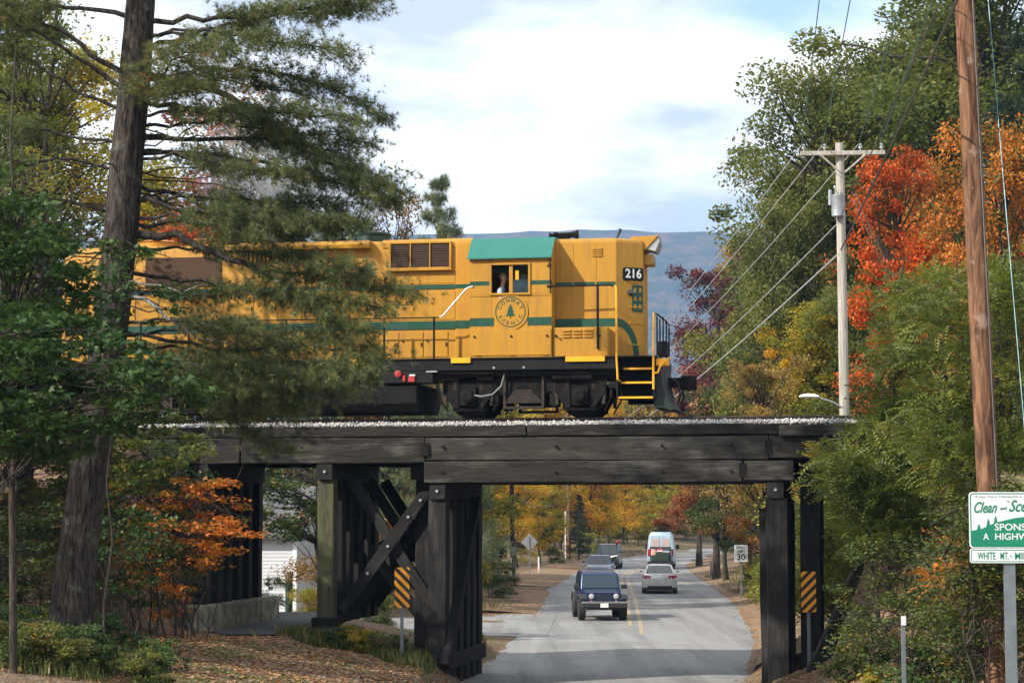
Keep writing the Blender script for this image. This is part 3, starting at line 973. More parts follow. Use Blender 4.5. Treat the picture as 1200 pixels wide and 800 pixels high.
# radiator intake with three mesh panels
gr = MB()
gx0, gx1, gz0, gz1 = -3.27, -1.70, 3.66, 4.35
for (a, b, c, d) in ((gx0, gx1, gz1 - 0.05, gz1), (gx0, gx1, gz0, gz0 + 0.05), (gx0, gx0 + 0.05, gz0 + .05, gz1 - .05), (gx1 - 0.05, gx1, gz0 + .05, gz1 - .05)):
    gr.box(a, b, -HW - 0.10, -HW + 0.02, c, d)
rad = gr.build('radiator_intake', M['yellow'], loco, 0.008)
w3 = (gx1 - gx0 - 0.10) / 3
for k in range(3):
    a = gx0 + 0.05 + k * w3
    MB().box(a + 0.012, a + w3 - 0.012, -HW - 0.06, -HW - 0.035, gz0 + 0.05, gz1 - 0.05).build('mesh_panel', M['grille'], rad)
    sl = MB()
    for j in range(9):
        sl.box(a + 0.012, a + w3 - 0.012, -HW - 0.075, -HW - 0.058, gz0 + 0.085 + j * .06, gz0 + 0.105 + j * .06)
    so_ = sl.build('mesh_bars', M['rail'], rad); so_['kind'] = 'stuff'
    if k: MB().box(a - 0.012, a + 0.012, -HW - 0.095, -HW - 0.03, gz0 + 0.05, gz1 - 0.05).build('mullion', M['yellow'], rad)
MB().box(gx0 - 0.03, gx1 + 0.03, -HW - 0.14, -HW, gz0 - 0.035, gz0 - 0.002).build('ledge', M['yellow'], rad, 0.006)
# roof ducts and side louvres further back
duct = MB().prism([(-HW - 0.24, 4.20), (-HW - 0.26, 4.30), (-HW - 0.14, 4.40), (-0.5, 4.43), (-0.5, 4.2)], -7.1, -3.75, 'x').build('roof_duct', M['yellow'], loco, 0.01)
lv_ = MB().box(-7.0, -5.55, -HW - 0.03, -HW, 3.92, 4.19).build('intake_panel', M['black'], loco)
for k in range(13):
    x = -6.96 + k * 0.112
    MB().box(x, x + 0.05, -HW - 0.06, -HW - 0.028, 3.93, 4.18).build('slat', M['yellow'], lv_)
MB().box(-9.6, -7.6, -HW - 0.025, -HW, 3.35, 4.1).build('intake_panel', M['grille'], loco, 0.01)
# roof fan housings and exhaust stack
fan = MB(); fan.lathe((-3.92, 0, 4.40), (0, 0, 1), [(0, 0.42), (0.22, 0.42), (0.26, 0.46), (0.30, 0.46), (0.33, 0.34)], 20)
fan.build('roof_fan', M['green_paint'], loco, 0, True)
for x in (-9.6, -8.3):
    fan = MB(); fan.lathe((x, 0, 4.40), (0, 0, 1), [(0, 0.5), (0.16, 0.5), (0.2, 0.54), (0.24, 0.4)], 20); fan.build('roof_fan', M['yellow'], loco, 0, True)
MB().box(-6.4, -5.7, -0.2, 0.2, 4.39, 4.62).build('exhaust_stack', M['black'], loco, 0.02)

# ---- cab
CX0, CX1, CW = -1.14, 0.87, 1.50
WX0, WX1, WZ0, WZ1 = -0.60, 0.30, 2.98, 3.66
cab = MB()
for s in (-1, 1):
    y0, y1 = sorted((s * CW, s * (CW - 0.06)))
    cab.box(CX0, WX0, y0, y1, 1.425, 3.84)
    cab.box(WX1, CX1, y0, y1, 1.425, 3.84)
    cab.box(WX0, WX1, y0, y1, 1.425, WZ0)
    cab.box(WX0, WX1, y0, y1, WZ1, 3.84)
cab.box(CX0, CX0 + 0.05, -CW + 0.06, CW - 0.06, 1.425, 3.80)
cab.box(CX1 - 0.05, CX1, -CW + 0.06, -0.95, 1.425, 3.80)
cab.box(CX1 - 0.05, CX1, 0.95, CW - 0.06, 1.425, 3.80)
cab.box(CX0 + 0.05, CX1 - 0.05, -CW + 0.06, CW - 0.06, 1.43, 1.46)
cabo = cab.build('cab', M['yellow'], loco, 0.008)
for xx in (CX0, CX1 - 0.05):
    MB().add([(xx + dx, y, z) for dx in (0, 0.05) for y, z in ((-CW + .02, 3.79), (CW - .02, 3.79), (0.97, 4.36), (-0.97, 4.36))],
             [(0, 1, 2, 3), (7, 6, 5, 4), (0, 4, 5, 1), (1, 5, 6, 2), (2, 6, 7, 3), (3, 7, 4, 0)]).build('cab_gable', M['yellow'], cabo)
rf = MB()
prof = [(-1.60, 3.80), (-1.60, 3.84), (-0.99, 4.385), (-0.5, 4.43), (0.5, 4.43), (0.99, 4.385), (1.60, 3.84), (1.60, 3.80), (0.99, 4.34), (-0.99, 4.34)]
rf.prism(prof, CX0 - 0.05, CX1 + 0.01, 'x')
rf.build('cab_roof', M['roof_green'], cabo, 0.01)
MB().box(CX0 - 0.02, CX1, -CW - 0.03, -CW + 0.0, 3.775, 3.80).build('gutter', M['yellow'], cabo)
# window frames and panes
for s in (-1, 1):
    f = MB()
    ya, yb = sorted((s * (CW + 0.035), s * (CW - 0.02)))
    f.box(WX0 - 0.05, WX1 + 0.05, ya, yb, WZ1, WZ1 + 0.05)
    f.box(WX0 - 0.05, WX1 + 0.06, ya - 0.01, yb, WZ0 - 0.05, WZ0)
    f.box(WX0 - 0.05, WX0, ya, yb, WZ0, WZ1)
    f.box(WX1, WX1 + 0.05, ya, yb, WZ0, WZ1)
    wf = f.build('cab_window', M['yellow'], loco, 0.006)
    mx_ = -0.13
    MB().box(mx_ - 0.045, mx_ + 0.045, s * (CW - 0.03) - 0.02, s * (CW - 0.03) + 0.02, WZ0, WZ1).build('window_post', M['yellow'], wf, 0.005)
    MB().box(mx_ + 0.05, WX1 - 0.002, s * (CW - 0.035) - 0.004, s * (CW - 0.035) + 0.004, WZ0 + .002, WZ1 - .002).build('pane', M['clear'], wf)
    if s > 0:
        MB().box(WX0 + 0.002, mx_ - 0.05, s * (CW - 0.035) - 0.004, s * (CW - 0.035) + 0.004, WZ0 + .002, WZ1 - .002).build('pane', M['clear'], wf)
MB().box(-0.02, 0.06, -CW + 0.012, -CW + 0.02, 3.30, 3.52).build('sticker', M['safety'], cabo)
# sill line, panel seams, latches on the cab side
MB().box(CX0 + 0.01, CX1, -CW - 0.012, -CW, 2.905, 2.925).build('belt_strip', M['yellow'], cabo)
MB().box(CX0 + 0.03, CX1 - 0.02, -CW - 0.02, -CW - 0.001, 1.47, 2.10).build('lower_panel', M['yellow'], cabo, 0.008)
for x in (-1.02, -0.12, 0.76, 0.97):
    MB().cyl((x, -CW - 0.03, 1.93), (0, 1, 0), 0.028, 0.03, 8).build('latch', M['black'], cabo)
for x in (-0.93, -0.1, 0.7):
    MB().box(x - 0.07, x + 0.07, -CW - 0.035, -CW - 0.015, 1.475, 1.50).build('hinge', M['yellow'], cabo)
MB().tube([(0.845, -CW - 0.04, 2.95), (0.845, -CW - 0.04, 3.80)], 0.018, 8).build('mirror_bar', M['black'], cabo)
MB().box(0.74, 0.80, -CW - 0.08, -CW, 3.62, 3.70).build('marker_bracket', M['yellow'], cabo, 0.008)

# ---- short hood
SHX, NX, NYW = 2.36, 2.97, 0.50
plan = [(CX1 - 0.01, -HW), (SHX, -HW), (NX, -NYW), (NX, NYW), (SHX, HW), (CX1 - 0.01, HW)]
sh = MB()
rings = []
for z, ins in ((1.40, 0), (4.24, 0), (4.30, 0.015), (4.335, 0.05), (4.35, 0.11)):
    rings.append([(min(x, NX) - (ins if x > 1 else 0), y * (1 - ins), z) for x, y in plan])
sh.loft(rings)
short_hood = sh.build('short_hood', M['yellow'], loco, 0.035, False, 3)
bx_ = MB().box(CX1 + 0.012, 2.22, -1.44, -HW + 0.01, 1.425, 2.13).build('battery_box', M['yellow'], loco, 0.02)
for k in range(3):
    for j in range(3):
        x = 1.12 + k * 0.26
        MB().box(x, x + 0.20, -1.475, -1.43, 1.885 + j * 0.075, 1.925 + j * 0.075).build('louvre', M['yellow'], bx_, 0.006)
for x in (0.97, 2.02):
    MB().cyl((x, -1.455, 1.92), (0, 1, 0), 0.028, 0.03, 8).build('latch', M['black'], bx_)
for x in (1.1, 1.6, 2.0):
    MB().box(x - 0.07, x + 0.07, -1.46, -1.435, 1.44, 1.465).build('hinge', M['yellow'], bx_)
for x in (1.30, 1.86):
    MB().box(x - .015, x + .015, -HW - 0.008, -HW - 0.0005, 2.40, 4.2).build('seam_strip', M['yellow'], short_hood, .003)
rv = MB().lathe((0, 0, 0), (0, -1, 0), [(0, .012), (.008, .011), (.012, .004)], 6).mesh('rivet')
for k in range(26):
    for zz in (3.74, 2.955):
        o = link('rivet', rv, M['yellow'], cabo); o.location = (CX0 + .05 + k * .075, -CW - .001, zz)
vent = MB()
for j in range(4):
    vent.box(1.78, 2.02, -HW - 0.03, -HW + 0.005, 3.90 + j * 0.055, 3.93 + j * 0.055)
vent.build('side_vent', M['yellow'], short_hood)

# ---- green bands (thin paint sheets proud of the side)
B0, B1, U0, U1 = 2.185, 2.385, 3.175, 3.275
LC, LZ, LR = -0.135, 2.52, 0.37
def band(x0, x1, y, z0, z1, nm='green_band', par=None):
    MB().box(x0, x1, y - 0.003, y, z0, z1).build(nm, M['loco_green'], par or loco)
band(-11.7, -1.62, -HW - 0.02, B0, B1, par=long_hood)
band(-11.7, -1.62, -HW - 0.02, U0, U1, par=long_hood)
band(-1.60, -1.17, -HW - 0.062, B0, B1, par=long_hood); band(-1.60, -1.17, -HW - 0.062, U0, U1, par=long_hood)
band(CX0, LC - 0.41, -CW - 0.003, B0, B1, par=cabo)
band(LC + 0.41, CX1, -CW - 0.003, B0, B1, par=cabo)
band(CX0, WX0 - 0.055, -CW - 0.003, U0, U1, par=cabo)
band(WX1 + 0.065, CX1, -CW - 0.003, U0, U1, par=cabo)
band(CX1 + 0.005, SHX - 0.02, -HW - 0.003, B0, B1, par=short_hood)
band(CX1 + 0.005, SHX - 0.02, -HW - 0.003, U0, U1, par=short_hood)
# the band curves down on the slanted nose face
e1 = Vector((NX - SHX, HW - NYW, 0)); eL = e1.length; e1.normalize()
en = Vector((e1.y, -e1.x, 0))
def nose(u, z, off=0.004):
    q = Vector((SHX, -HW, z)) + e1 * u + en * off
    return q
arc = MB()
pts = []
NA = 14
for k in range(NA + 1):
    a = (math.pi / 2) * k / NA
    ox, oz = 0.60 * math.sin(a), 1.43 + (B1 - 1.43) * math.cos(a)
    ix, iz = 0.45 * math.sin(a), 1.43 + (B0 - 1.43) * math.cos(a)
    pts.append((nose(0.02 + ox, oz), nose(0.02 + ix, iz)))
for k in range(NA):
    arc.add([pts[k][0], pts[k + 1][0], pts[k + 1][1], pts[k][1]], [(0, 1, 2, 3)])
arc.build('green_band', M['loco_green'], short_hood)

# ---- round emblem on the cab side
def ring_plate(mb, cx, cz, r0, r1, y, n=40):
    vs = []
    for k in range(n):
        a = 2 * math.pi * k / n
        vs += [(cx + r0 * math.cos(a), y, cz + r0 * math.sin(a)), (cx + r1 * math.cos(a), y, cz + r1 * math.sin(a))]
    mb.add(vs, [(2 * k, 2 * k + 1, (2 * k + 3) % (2 * n), (2 * k + 2) % (2 * n)) for k in range(n)])
emb = MB(); emb.prism([(LC + 0.43 * math.cos(2 * math.pi * k / 40), LZ + 0.43 * math.sin(2 * math.pi * k / 40)) for k in range(40)], -CW - 0.0225, -CW - 0.001)
emblem = emb.build('emblem', M['yellow'], loco)
rp = MB(); ring_plate(rp, LC, LZ, LR - 0.022, LR + 0.004, -CW - 0.026); rp.build('emblem_ring', M['loco_green'], emblem)
tr_ = MB()
ty = -CW - 0.026
for z0, z1, w in ((-0.10, 0.02, 0.125), (-0.02, 0.10, 0.095), (0.06, 0.175, 0.06)):
    tr_.add([(LC - w, ty, LZ + z0), (LC + w, ty, LZ + z0), (LC, ty, LZ + z1 + 0.02)], [(0, 1, 2)])
    ty -= 0.0008
tr_.add([(LC - 0.016, ty, LZ - 0.15), (LC + 0.016, ty, LZ - 0.15), (LC + 0.016, ty, LZ - 0.09), (LC - 0.016, ty, LZ - 0.09)], [(0, 1, 2, 3)])
tr_.build('emblem_tree', M['loco_green'], emblem)
lt = MB()
def arc_text(mb, word, r, a0, a1, up, size):
    for i, ch in enumerate(word):
        a = a0 + (a1 - a0) * i / (len(word) - 1)
        cx, cz = LC + r * math.cos(a), LZ + r * math.sin(a)
        rot = (a - math.pi / 2) if up else (a + math.pi / 2)
        m = Matrix.Translation((cx, -CW - 0.026, cz)) @ Matrix.Rotation(-rot, 4, 'Y') @ Matrix.Rotation(math.pi / 2, 4, 'X')
        text_on(mb, ch, size, m, bold=0.003)
arc_text(lt, 'CONWAY', 0.275, R(158), R(22), True, 0.125)
arc_text(lt, 'SCENIC', 0.275, R(205), R(335), False, 0.125)
lt.build('emblem_lettering', M['loco_green'], emblem)

# ---- number board, lamps and emblem on the nose
def on_nose(u, z, off):
    m = Matrix.Identity(4)
    ez = Vector((0, 0, 1))
    q = nose(u, z, off)
    for i in range(3):
        m[i][0] = e1[i]; m[i][1] = ez[i]; m[i][2] = en[i]; m[i][3] = q[i]
    return m
def plate(w, h, t, m, mat, nm, par, r=0.03):
    pl = []
    for cx, cz, a0 in ((w / 2 - r, h / 2 - r, 0), (-w / 2 + r, h / 2 - r, 90), (-w / 2 + r, -h / 2 + r, 180), (w / 2 - r, -h / 2 + r, 270)):
        for k in range(4):
            a = R(a0 + 30 * k)
            pl.append((cx + r * math.cos(a), cz + r * math.sin(a)))
    mb = MB(); n = len(pl)
    vs = [m @ Vector((x, y, 0)) for x, y in pl] + [m @ Vector((x, y, t)) for x, y in pl]
    mb.add(vs, [tuple(range(n)), tuple(range(2 * n - 1, n - 1, -1))] + [(i, i + n, (i + 1) % n + n, (i + 1) % n) for i in range(n)])
    return mb.build(nm, mat, par)
nb = plate(0.56, 0.32, 0.03, on_nose(0.46, 3.47, 0.0), M['black'], 'number_board', loco, 0.06)
tn = MB(); text_on(tn, '216', 0.30, on_nose(0.46, 3.475, 0.033), bold=0.008); tn.build('number', M['white'], nb)
cl = MB(); cl.lathe(nose(0.40, 3.02, 0), en, [(0, 0.085), (0.04, 0.085), (0.06, 0.05)], 14); cl.build('classification_lamp', M['glass'], short_hood, 0, True)
ep = plate(0.30, 0.66, 0.006, on_nose(0.585, 2.88, 0.0), M['loco_green'], 'nose_emblem', loco, 0.04)
q = MB()
for z, w in ((0.20, 0.12), (0.0, 0.2), (-0.2, 0.14)):
    for u in (-0.07, 0.07):
        m = on_nose(0.585 + u, 2.88 + z, 0.009)
        q.add([m @ Vector(c) for c in ((-w / 4, -0.05, 0), (w / 4, -0.05, 0), (w / 4 * (0.3 if z == 0 else 1), 0.06, 0), (-w / 4 * (0.3 if z == 0 else 1), 0.06, 0))], [(0, 1, 2, 3)])
q.build('nose_emblem_mark', M['yellow'], ep)
for z in (3.28, 2.66, 2.28, 1.75):
    g = MB(); g.tube([nose(0.36, z, 0), nose(0.36, z, 0.05), nose(0.62, z, 0.05), nose(0.62, z, 0)], 0.012, 6); g.build('grab_iron', M['yellow'], short_hood)
hl = MB().box(NX - 0.02, NX + 0.22, -0.28, 0.28, 3.74, 4.0).build('headlight_box', M['yellow'], loco, 0.03)
for y in (-0.13, 0.13):
    MB().cyl((NX + 0.225, y, 3.87), (1, 0, 0), 0.10, 0.02, 14).build('lens', M['silver'], hl)
vis = MB(); vis.prism([(2.62, 4.24), (2.66, 4.42), (3.34, 4.44), (3.02, 4.10), (2.95, 4.10)], -0.44, 0.44)
vo_ = vis.build('headlight_visor', M['yellow'], loco, 0.01)
v2 = MB(); v2.add([(3.335, -0.40, 4.425), (3.335, 0.40, 4.425), (3.05, 0.40, 4.115), (3.05, -0.40, 4.115), (3.36, -0.40, 4.30), (3.36, 0.40, 4.30), (3.26, 0.4, 4.06), (3.26, -0.4, 4.06)],
                 [(0, 1, 2, 3), (4, 5, 6, 7), (0, 4, 7, 3), (1, 5, 6, 2), (0, 1, 5, 4), (3, 2, 6, 7)])
v2.build('lamp_glass', M['silver'], vo_)
an = MB(); an.tube([(2.28, -0.2, 4.33), (2.30, -0.2, 4.45), (2.38, -0.2, 4.66)], [0.03, 0.03, 0.045], 8); an.build('antenna', M['green_paint'], loco)
MB().lathe((1.78, -0.1, 4.33), (0, 0, 1), [(0, 0.09), (0.07, 0.08), (0.10, 0.02)], 10).build('roof_dome', M['green_paint'], loco, 0, True)
# horn with three bells
hn = MB()
hn.box(0.78, 1.12, -0.30, 0.10, 4.40, 4.47); hn.tube([(0.95, -0.1, 4.34), (0.95, -0.1, 4.5)], 0.04, 8)
horn = hn.build('horn', M['grime'], loco)
for x0, x1, y, z in ((0.72, 1.34, -0.26, 4.56), (1.15, 0.60, -0.10, 4.53), (0.80, 1.30, 0.06, 4.54)):
    d = 1 if x1 > x0 else -1
    b = MB(); b.lathe((x0, y, z), (d, 0, 0), [(0, 0.05), (0.10, 0.05), (0.12, 0.025), (abs(x1 - x0) * 0.7, 0.035), (abs(x1 - x0) * 0.93, 0.07), (abs(x1 - x0), 0.10)], 12)
    b.build('horn_bell', M['grime'], horn, 0, True)

# ---- handrails
def railt(pts, r, mat, nm='handrail', n=8):
    return MB().tube(pts, r, n).build(nm, M[mat], loco, 0, True)
HY = -1.47
railt([(-11.5, HY, 2.42), (-1.92, HY, 2.42), (-1.88, HY, 2.43)], 0.017, 'black')
railt([(-1.90, HY, 2.425), (-1.82, HY, 2.45), (-1.24, HY, 3.10), (-1.16, HY, 3.14), (-1.05, HY - 0.05, 3.15)], 0.020, 'steel_grey')
for x in (-2.03, -3.27, -4.5, -5.75, -7.0, -8.25, -9.5, -10.7):
    railt([(x, HY, 1.42), (x, HY, 2.44)], 0.028, 'black', 'stanchion')
railt([(0.75, HY - 0.06, 3.125), (0.95, HY - 0.03, 3.125), (2.28, HY, 3.13), (2.36, HY, 3.10)], 0.022, 'black')
railt([(1.98, HY, 1.60), (1.98, HY, 3.12)], 0.030, 'black', 'stanchion')
railt([(2.40, HY - 0.01, 3.12), (2.43, HY - 0.02, 3.05), (2.43, HY - 0.02, 1.4), (2.46, HY - 0.03, 0.86), (2.50, HY + 0.02, 0.83)], 0.026, 'safety')
railt([(3.33, HY - 0.02, 2.44), (3.31, HY - 0.02, 1.6), (3.31, HY - 0.02, 0.62)], 0.028, 'safety')
railt([(3.33, HY - 0.02, 1.0), (3.42, HY, 1.02), (3.46, HY, 1.15), (3.70, HY + 0.1, 1.38)], 0.024, 'safety')
# end rails above the coupler
for y in (HY, -0.8, 0.8, -HY):
    railt([(3.40, y, 1.40), (3.40, y, 2.36)], 0.02, 'black', 'end_rail_post')
railt([(3.35, HY, 2.42), (3.42, HY, 2.40), (3.44, 0, 2.40), (3.42, -HY, 2.40)], 0.02, 'black', 'end_rail')
for x, y, z0, z1 in ((3.52, -1.2, 1.5, 2.36), (3.58, -1.05, 1.5, 2.3)):
    railt([(x, y, z0), (x, y, z1), (x - 0.1, y, z1 + 0.02)], 0.018, 'black', 'uncoupling_rod')
MB().box(3.40, 3.62, -1.3, -0.95, 1.42, 1.78).build('receptacle_box', M['black'], loco, 0.02)

# ---- steps at the front corners
for sg in (-1, 1):
    st_ = MB()
    ya, yb = sorted((sg * 1.48, sg * 0.85))
    st_.box(2.42, 2.46, ya, yb, 0.40, 1.40)
    st_.box(3.30, 3.34, ya, yb, 0.40, 1.40)
    yc, yd = sorted((sg * 0.85, sg * 0.80))
    st_.box(2.46, 3.30, yc, yd, 0.40, 1.40)
    so = st_.build('step_well', M['black'], loco, 0.008)
    for j, z in enumerate((0.42, 0.78, 1.12)):
        y0, y1 = sorted((sg * (1.47 - 0.1 * j), sg * 0.86))
        MB().box(2.465, 3.295, y0, y1, z, z + 0.03).build('tread', M['black'], so)
        y2, y3 = sorted((sg * (1.47 - 0.1 * j + 0.014), sg * (1.47 - 0.1 * j)))
        MB().box(2.47 + 0.05 * j * (1 if j else 0), 3.29, y2, y3, z - 0.012, z + 0.034).build('tread_edge', M['safety'], so)
for sg in (-1, 1):
    st_ = MB(); ya, yb = sorted((sg * 1.48, sg * 0.85))
    st_.box(-12.42, -12.38, ya, yb, 0.40, 1.40); st_.box(-12.04, -12.0, ya, yb, 0.4, 1.4)
    for z in (0.42, 0.78, 1.12): st_.box(-12.38, -12.04, ya, yb, z, z + 0.03)
    st_.build('step_well', M['black'], loco)

# ---- pilot plough and coupler
pl = MB()
prof = [(3.34, 1.40), (3.52, 1.40), (3.50, 1.10), (3.54, 0.75), (3.64, 0.42), (3.80, 0.16), (3.74, 0.13), (3.56, 0.20), (3.34, 0.20)]
for sg in (-1, 1):
    rings = []
    for t_ in np.linspace(0, 1, 6):
        y = sg * 1.30 * (1 - t_)
        rings.append([(x - .04 + 0.08 * t_ * (1 if i in range(1, 7) else 0) * (1 if z < 1.0 else 0.4), y, z) for i, (x, z) in enumerate(prof)])
    pl.loft(rings)
M['plough'] = plain('blackened_green_plough', (0.004, 0.013, 0.010), 0.6, 0, 0.5, 3)
plough = pl.build('pilot_plough', M['plough'], loco, 0.0, True)
MB().box(3.36, 3.66, -1.42, -1.08, 1.18, 1.36).build('plough_bracket', M['safety'], plough, 0.02)
cp = MB()
cp.box(3.40, 3.86, -0.14, 0.14, 0.74, 0.98)
cp.prism([(3.84, -0.20), (4.05, -0.24), (4.22, -0.18), (4.22, -0.02), (4.10, 0.02), (4.08, 0.12), (4.20, 0.16), (4.18, 0.24), (3.95, 0.26), (3.84, 0.16)], 0.69, 1.02, 'z')
cp.build('coupler', M['grime'], loco, 0.02)
cp = MB(); cp.box(-12.9, -12.4, -0.14, 0.14, 0.74, 0.98); cp.prism([(-13.3, -0.2), (-12.88, -0.24), (-12.88, 0.24), (-13.3, 0.2)], 0.69, 1.02, 'z'); cp.build('coupler', M['grime'], loco, 0.02)
for y in (-0.5, 0.45):
    railt([(3.62, y, 0.95), (3.78, y, 0.85), (3.86, y, 0.55), (3.80, y, 0.35)], 0.03, 'rubber', 'brake_hose')

# ---- trucks
WR = 0.508
wheel = MB()
wheel.lathe((0, 0, 0), (0, 1, 0), [(-0.07, 0.10), (-0.07, 0.40), (-0.065, WR - 0.012), (0.045, WR), (0.05, WR + 0.028), (0.075, WR + 0.028), (0.075, 0.40), (0.05, 0.36), (0.05, 0.1)], 32)
wheel_me = wheel.mesh('wheel'); wheel_me.polygons.foreach_set('use_smooth', [True] * len(wheel_me.polygons)); wheel_me.set_sharp_from_angle(angle=R(35))
jb = MB(); jb.box(-0.20, 0.20, -0.16, 0.16, -0.22, 0.24); jb.lathe((0, -0.14, 0), (0, -1, 0), [(0, 0.17), (0.10, 0.16), (0.13, 0.11)], 14)
jb_me = jb.mesh('journal_box')
def coil_spring(c, r, h, turns, wr):
    return MB().tube([(c[0] + r * math.cos(2 * math.pi * k / 10), c[1] + r * math.sin(2 * math.pi * k / 10), c[2] + h * k / (10 * turns)) for k in range(10 * turns + 1)], wr, 6)
def make_truck(x):
    t = empty('truck', (x, 0, 0)); t.parent = loco
    for sg in (-1, 1):
        y = sg * 1.08
        s = MB()
        side = [(-1.78, 0.72), (-1.66, 0.86), (-1.15, 0.90), (-0.75, 0.96), (0.75, 0.96), (1.15, 0.90), (1.66, 0.86), (1.78, 0.72), (1.78, 0.40), (1.66, 0.36), (1.62, 0.62), (1.14, 0.62), (1.10, 0.40), (0.95, 0.40), (0.62, 0.62), (0.36, 0.34), (-0.36, 0.34), (-0.62, 0.62), (-0.95, 0.40), (-1.10, 0.40), (-1.14, 0.62), (-1.62, 0.62), (-1.66, 0.36), (-1.78, 0.40)]
        s.prism(side, y - 0.07, y + 0.07)
        s.build('side_frame', M['grime'], t, 0.015)
        for dx in (-1.37, 1.37):
            o = link('journal_box', jb_me, M['grime'], t); o.location = (dx, y, WR)
            if sg > 0: o.rotation_euler = (0, 0, math.pi)
        for dx in (-1.37, 1.37):
            pd = MB()
            for e in (-1, 1):
                pd.prism([(dx + e * .23, .22), (dx + e * .36, .22), (dx + e * .62, .60), (dx + e * .62, .90), (dx + e * .23, .90)], y - .10, y + .10)
            pd.box(dx - .40, dx + .40, y - .06, y + .06, .16, .23)
            pd.build('pedestal', M['grime'], t, .012)
            for e in (-1, 1):
                bh = MB(); bh.beam((dx + e * .62, y + sg * .03, .92), (dx + e * .56, y + sg * .03, .30), .07, .09); bh.beam((dx + e * .56, y - sg * .12, .42), (dx + e * .50, y - sg * .12, .70), .16, .10)
                bh.build('brake_hanger', M['rail'], t)
                railp_ = MB().tube([(dx + e * .78, y, .95), (dx + e * .74, y, .5), (dx + e * .56, y - sg * .2, .16)], .022, 6); railp_.build('sand_pipe', M['rail'], t)
        # equaliser leaf springs in the middle
        ls = MB()
        for k in range(6):
            ls.box(-0.46 + 0.05 * k, 0.46 - 0.05 * k, y - 0.10, y + 0.10, 0.34 + 0.055 * k, 0.34 + 0.055 * k + 0.046)
        ls.box(-0.50, -0.44, y - 0.12, y + 0.12, 0.20, 0.98); ls.box(0.44, 0.50, y - 0.12, y + 0.12, 0.20, 0.98)
        ls.box(-0.5, 0.5, y - 0.11, y + 0.11, 0.20, 0.26)
        ls.build('leaf_spring', M['rail'], t)
        for dx in (-0.92, 0.92):
            b = MB(); b.cyl((dx, y + sg * 0.10, 0.98), (1, 0, 0), 0.13, 0.42, 14); b.build('brake_cylinder', M['grime'], t, 0, True)
            b = MB(); b.beam((dx * 0.80, y, 0.82), (dx * 0.72, y, 0.30), 0.10, 0.09); b.beam((dx * 0.72, y, 0.32), (dx * 0.9, y, 0.40), 0.08, 0.16); b.build('brake_rigging', M['grime'], t)
        for dx in (-1.37, 1.37):
            w = link('wheel', wheel_me, M['grime'], t); w.location = (dx, sg * 0.755, WR)
            if sg > 0: w.rotation_euler = (0, 0, math.pi)
            b = MB(); b.beam((dx + (0.60 if dx < 0 else -0.60), y - sg * 0.25, 0.75), (dx + (0.58 if dx < 0 else -0.58), y - sg * 0.25, 0.25), 0.12, 0.10); b.build('brake_shoe', M['grime'], t)
            coil_spring((dx - 0.33, y + sg * 0.02, 0.63), 0.07, 0.22, 4, 0.02).build('coil_spring', M['rail'], t)
            coil_spring((dx + 0.33, y + sg * 0.02, 0.63), 0.07, 0.22, 4, 0.02).build('coil_spring', M['rail'], t)
    for dx in (-1.37, 1.37):
        MB().cyl((dx, 0, WR), (0, 1, 0), 0.09, 1.4, 12).build('axle', M['grime'], t)
    MB().box(-0.5, 0.5, -1.0, 1.0, 0.45, 1.0).build('bolster', M['grime'], t)
    MB().box(-1.7, -0.6, -0.62, 0.62, 0.42, 0.92).build('traction_motor', M['grime'], t, 0.1)
    MB().box(0.6, 1.7, -0.62, 0.62, 0.42, 0.92).build('traction_motor', M['grime'], t, 0.1)
    return t
make_truck(0.13)
make_truck(-9.25)
railt([(-1.24, -1.25, 0.56), (-0.9, -1.30, 0.50), (-0.62, -1.32, 0.54), (-0.40, -1.32, 0.74), (-0.33, -1.3, 1.0), (-0.33, -1.25, 1.15)], 0.022, 'bumper', 'speed_cable')
# plumbing and small gear under the frame
for (a, b, c, d) in ((-2.2, -1.2, 1.0, -1.2), (1.5, 2.35, 0.95, -1.2), (-2.0, -0.6, 1.08, -1.38), (0.6, 1.7, 1.06, -1.35)):
    railt([(a, d, c), (b, d, c - 0.02)], 0.03, 'grime', 'air_pipe')
MB().cyl((1.55, -1.2, 0.98), (1, 0, 0), 0.13, 0.5, 12).build('air_filter', M['grime'], loco, 0, True)
for x, z, s in ((-0.28, 1.02, 0.18), (0.35, 1.03, 0.2), (1.15, 0.98, 0.26), (2.2, 0.75, 0.3)):
    MB().box(x, x + s, -1.25, -1.0, z - 0.08, z + 0.06).build('equipment_box', M['grime'], loco, 0.02)
# fuel tank and fuel filler fittings
tk = MB(); tk.prism([(-1.36, 0.34), (-1.42, 0.72), (-1.30, 0.84), (1.30, 0.84), (1.42, 0.72), (1.36, 0.34), (1.1, 0.16), (-1.1, 0.16)], -6.9, -2.46, 'x')
tank = tk.build('fuel_tank', M['black'], loco, 0.04)
MB().box(-6.9, -2.46, -1.43, -1.38, 0.715, 0.74).build('tank_seam', M['grime'], tank)
MB().box(-3.35, -2.05, -1.46, -1.0, 0.83, 1.12).build('hanger', M['black'], loco, 0.02)
mk = MB(); mk.lathe((-2.92, -1.47, 1.06), (0, -1, 0), [(0, 0.085), (0.02, 0.085), (0.03, 0.05)], 14); mk.build('fuel_cutoff_button', M['red'], loco, 0, True)
fb = MB().box(-2.66, -2.50, -1.50, -1.46, 0.86, 1.0).build('filler_box', M['red'], loco, 0.008)
MB().box(-2.63, -2.49, -1.505, -1.46, 1.005, 1.04).build('filler_label', M['white'], loco)
MB().box(-2.80, -2.74, -1.49, -1.46, 0.88, 1.02).build('filler_label', M['red'], loco)
MB().box(-2.22, -1.95, -1.475, -1.46, 1.09, 1.125).build('builder_plate', M['silver'], loco)
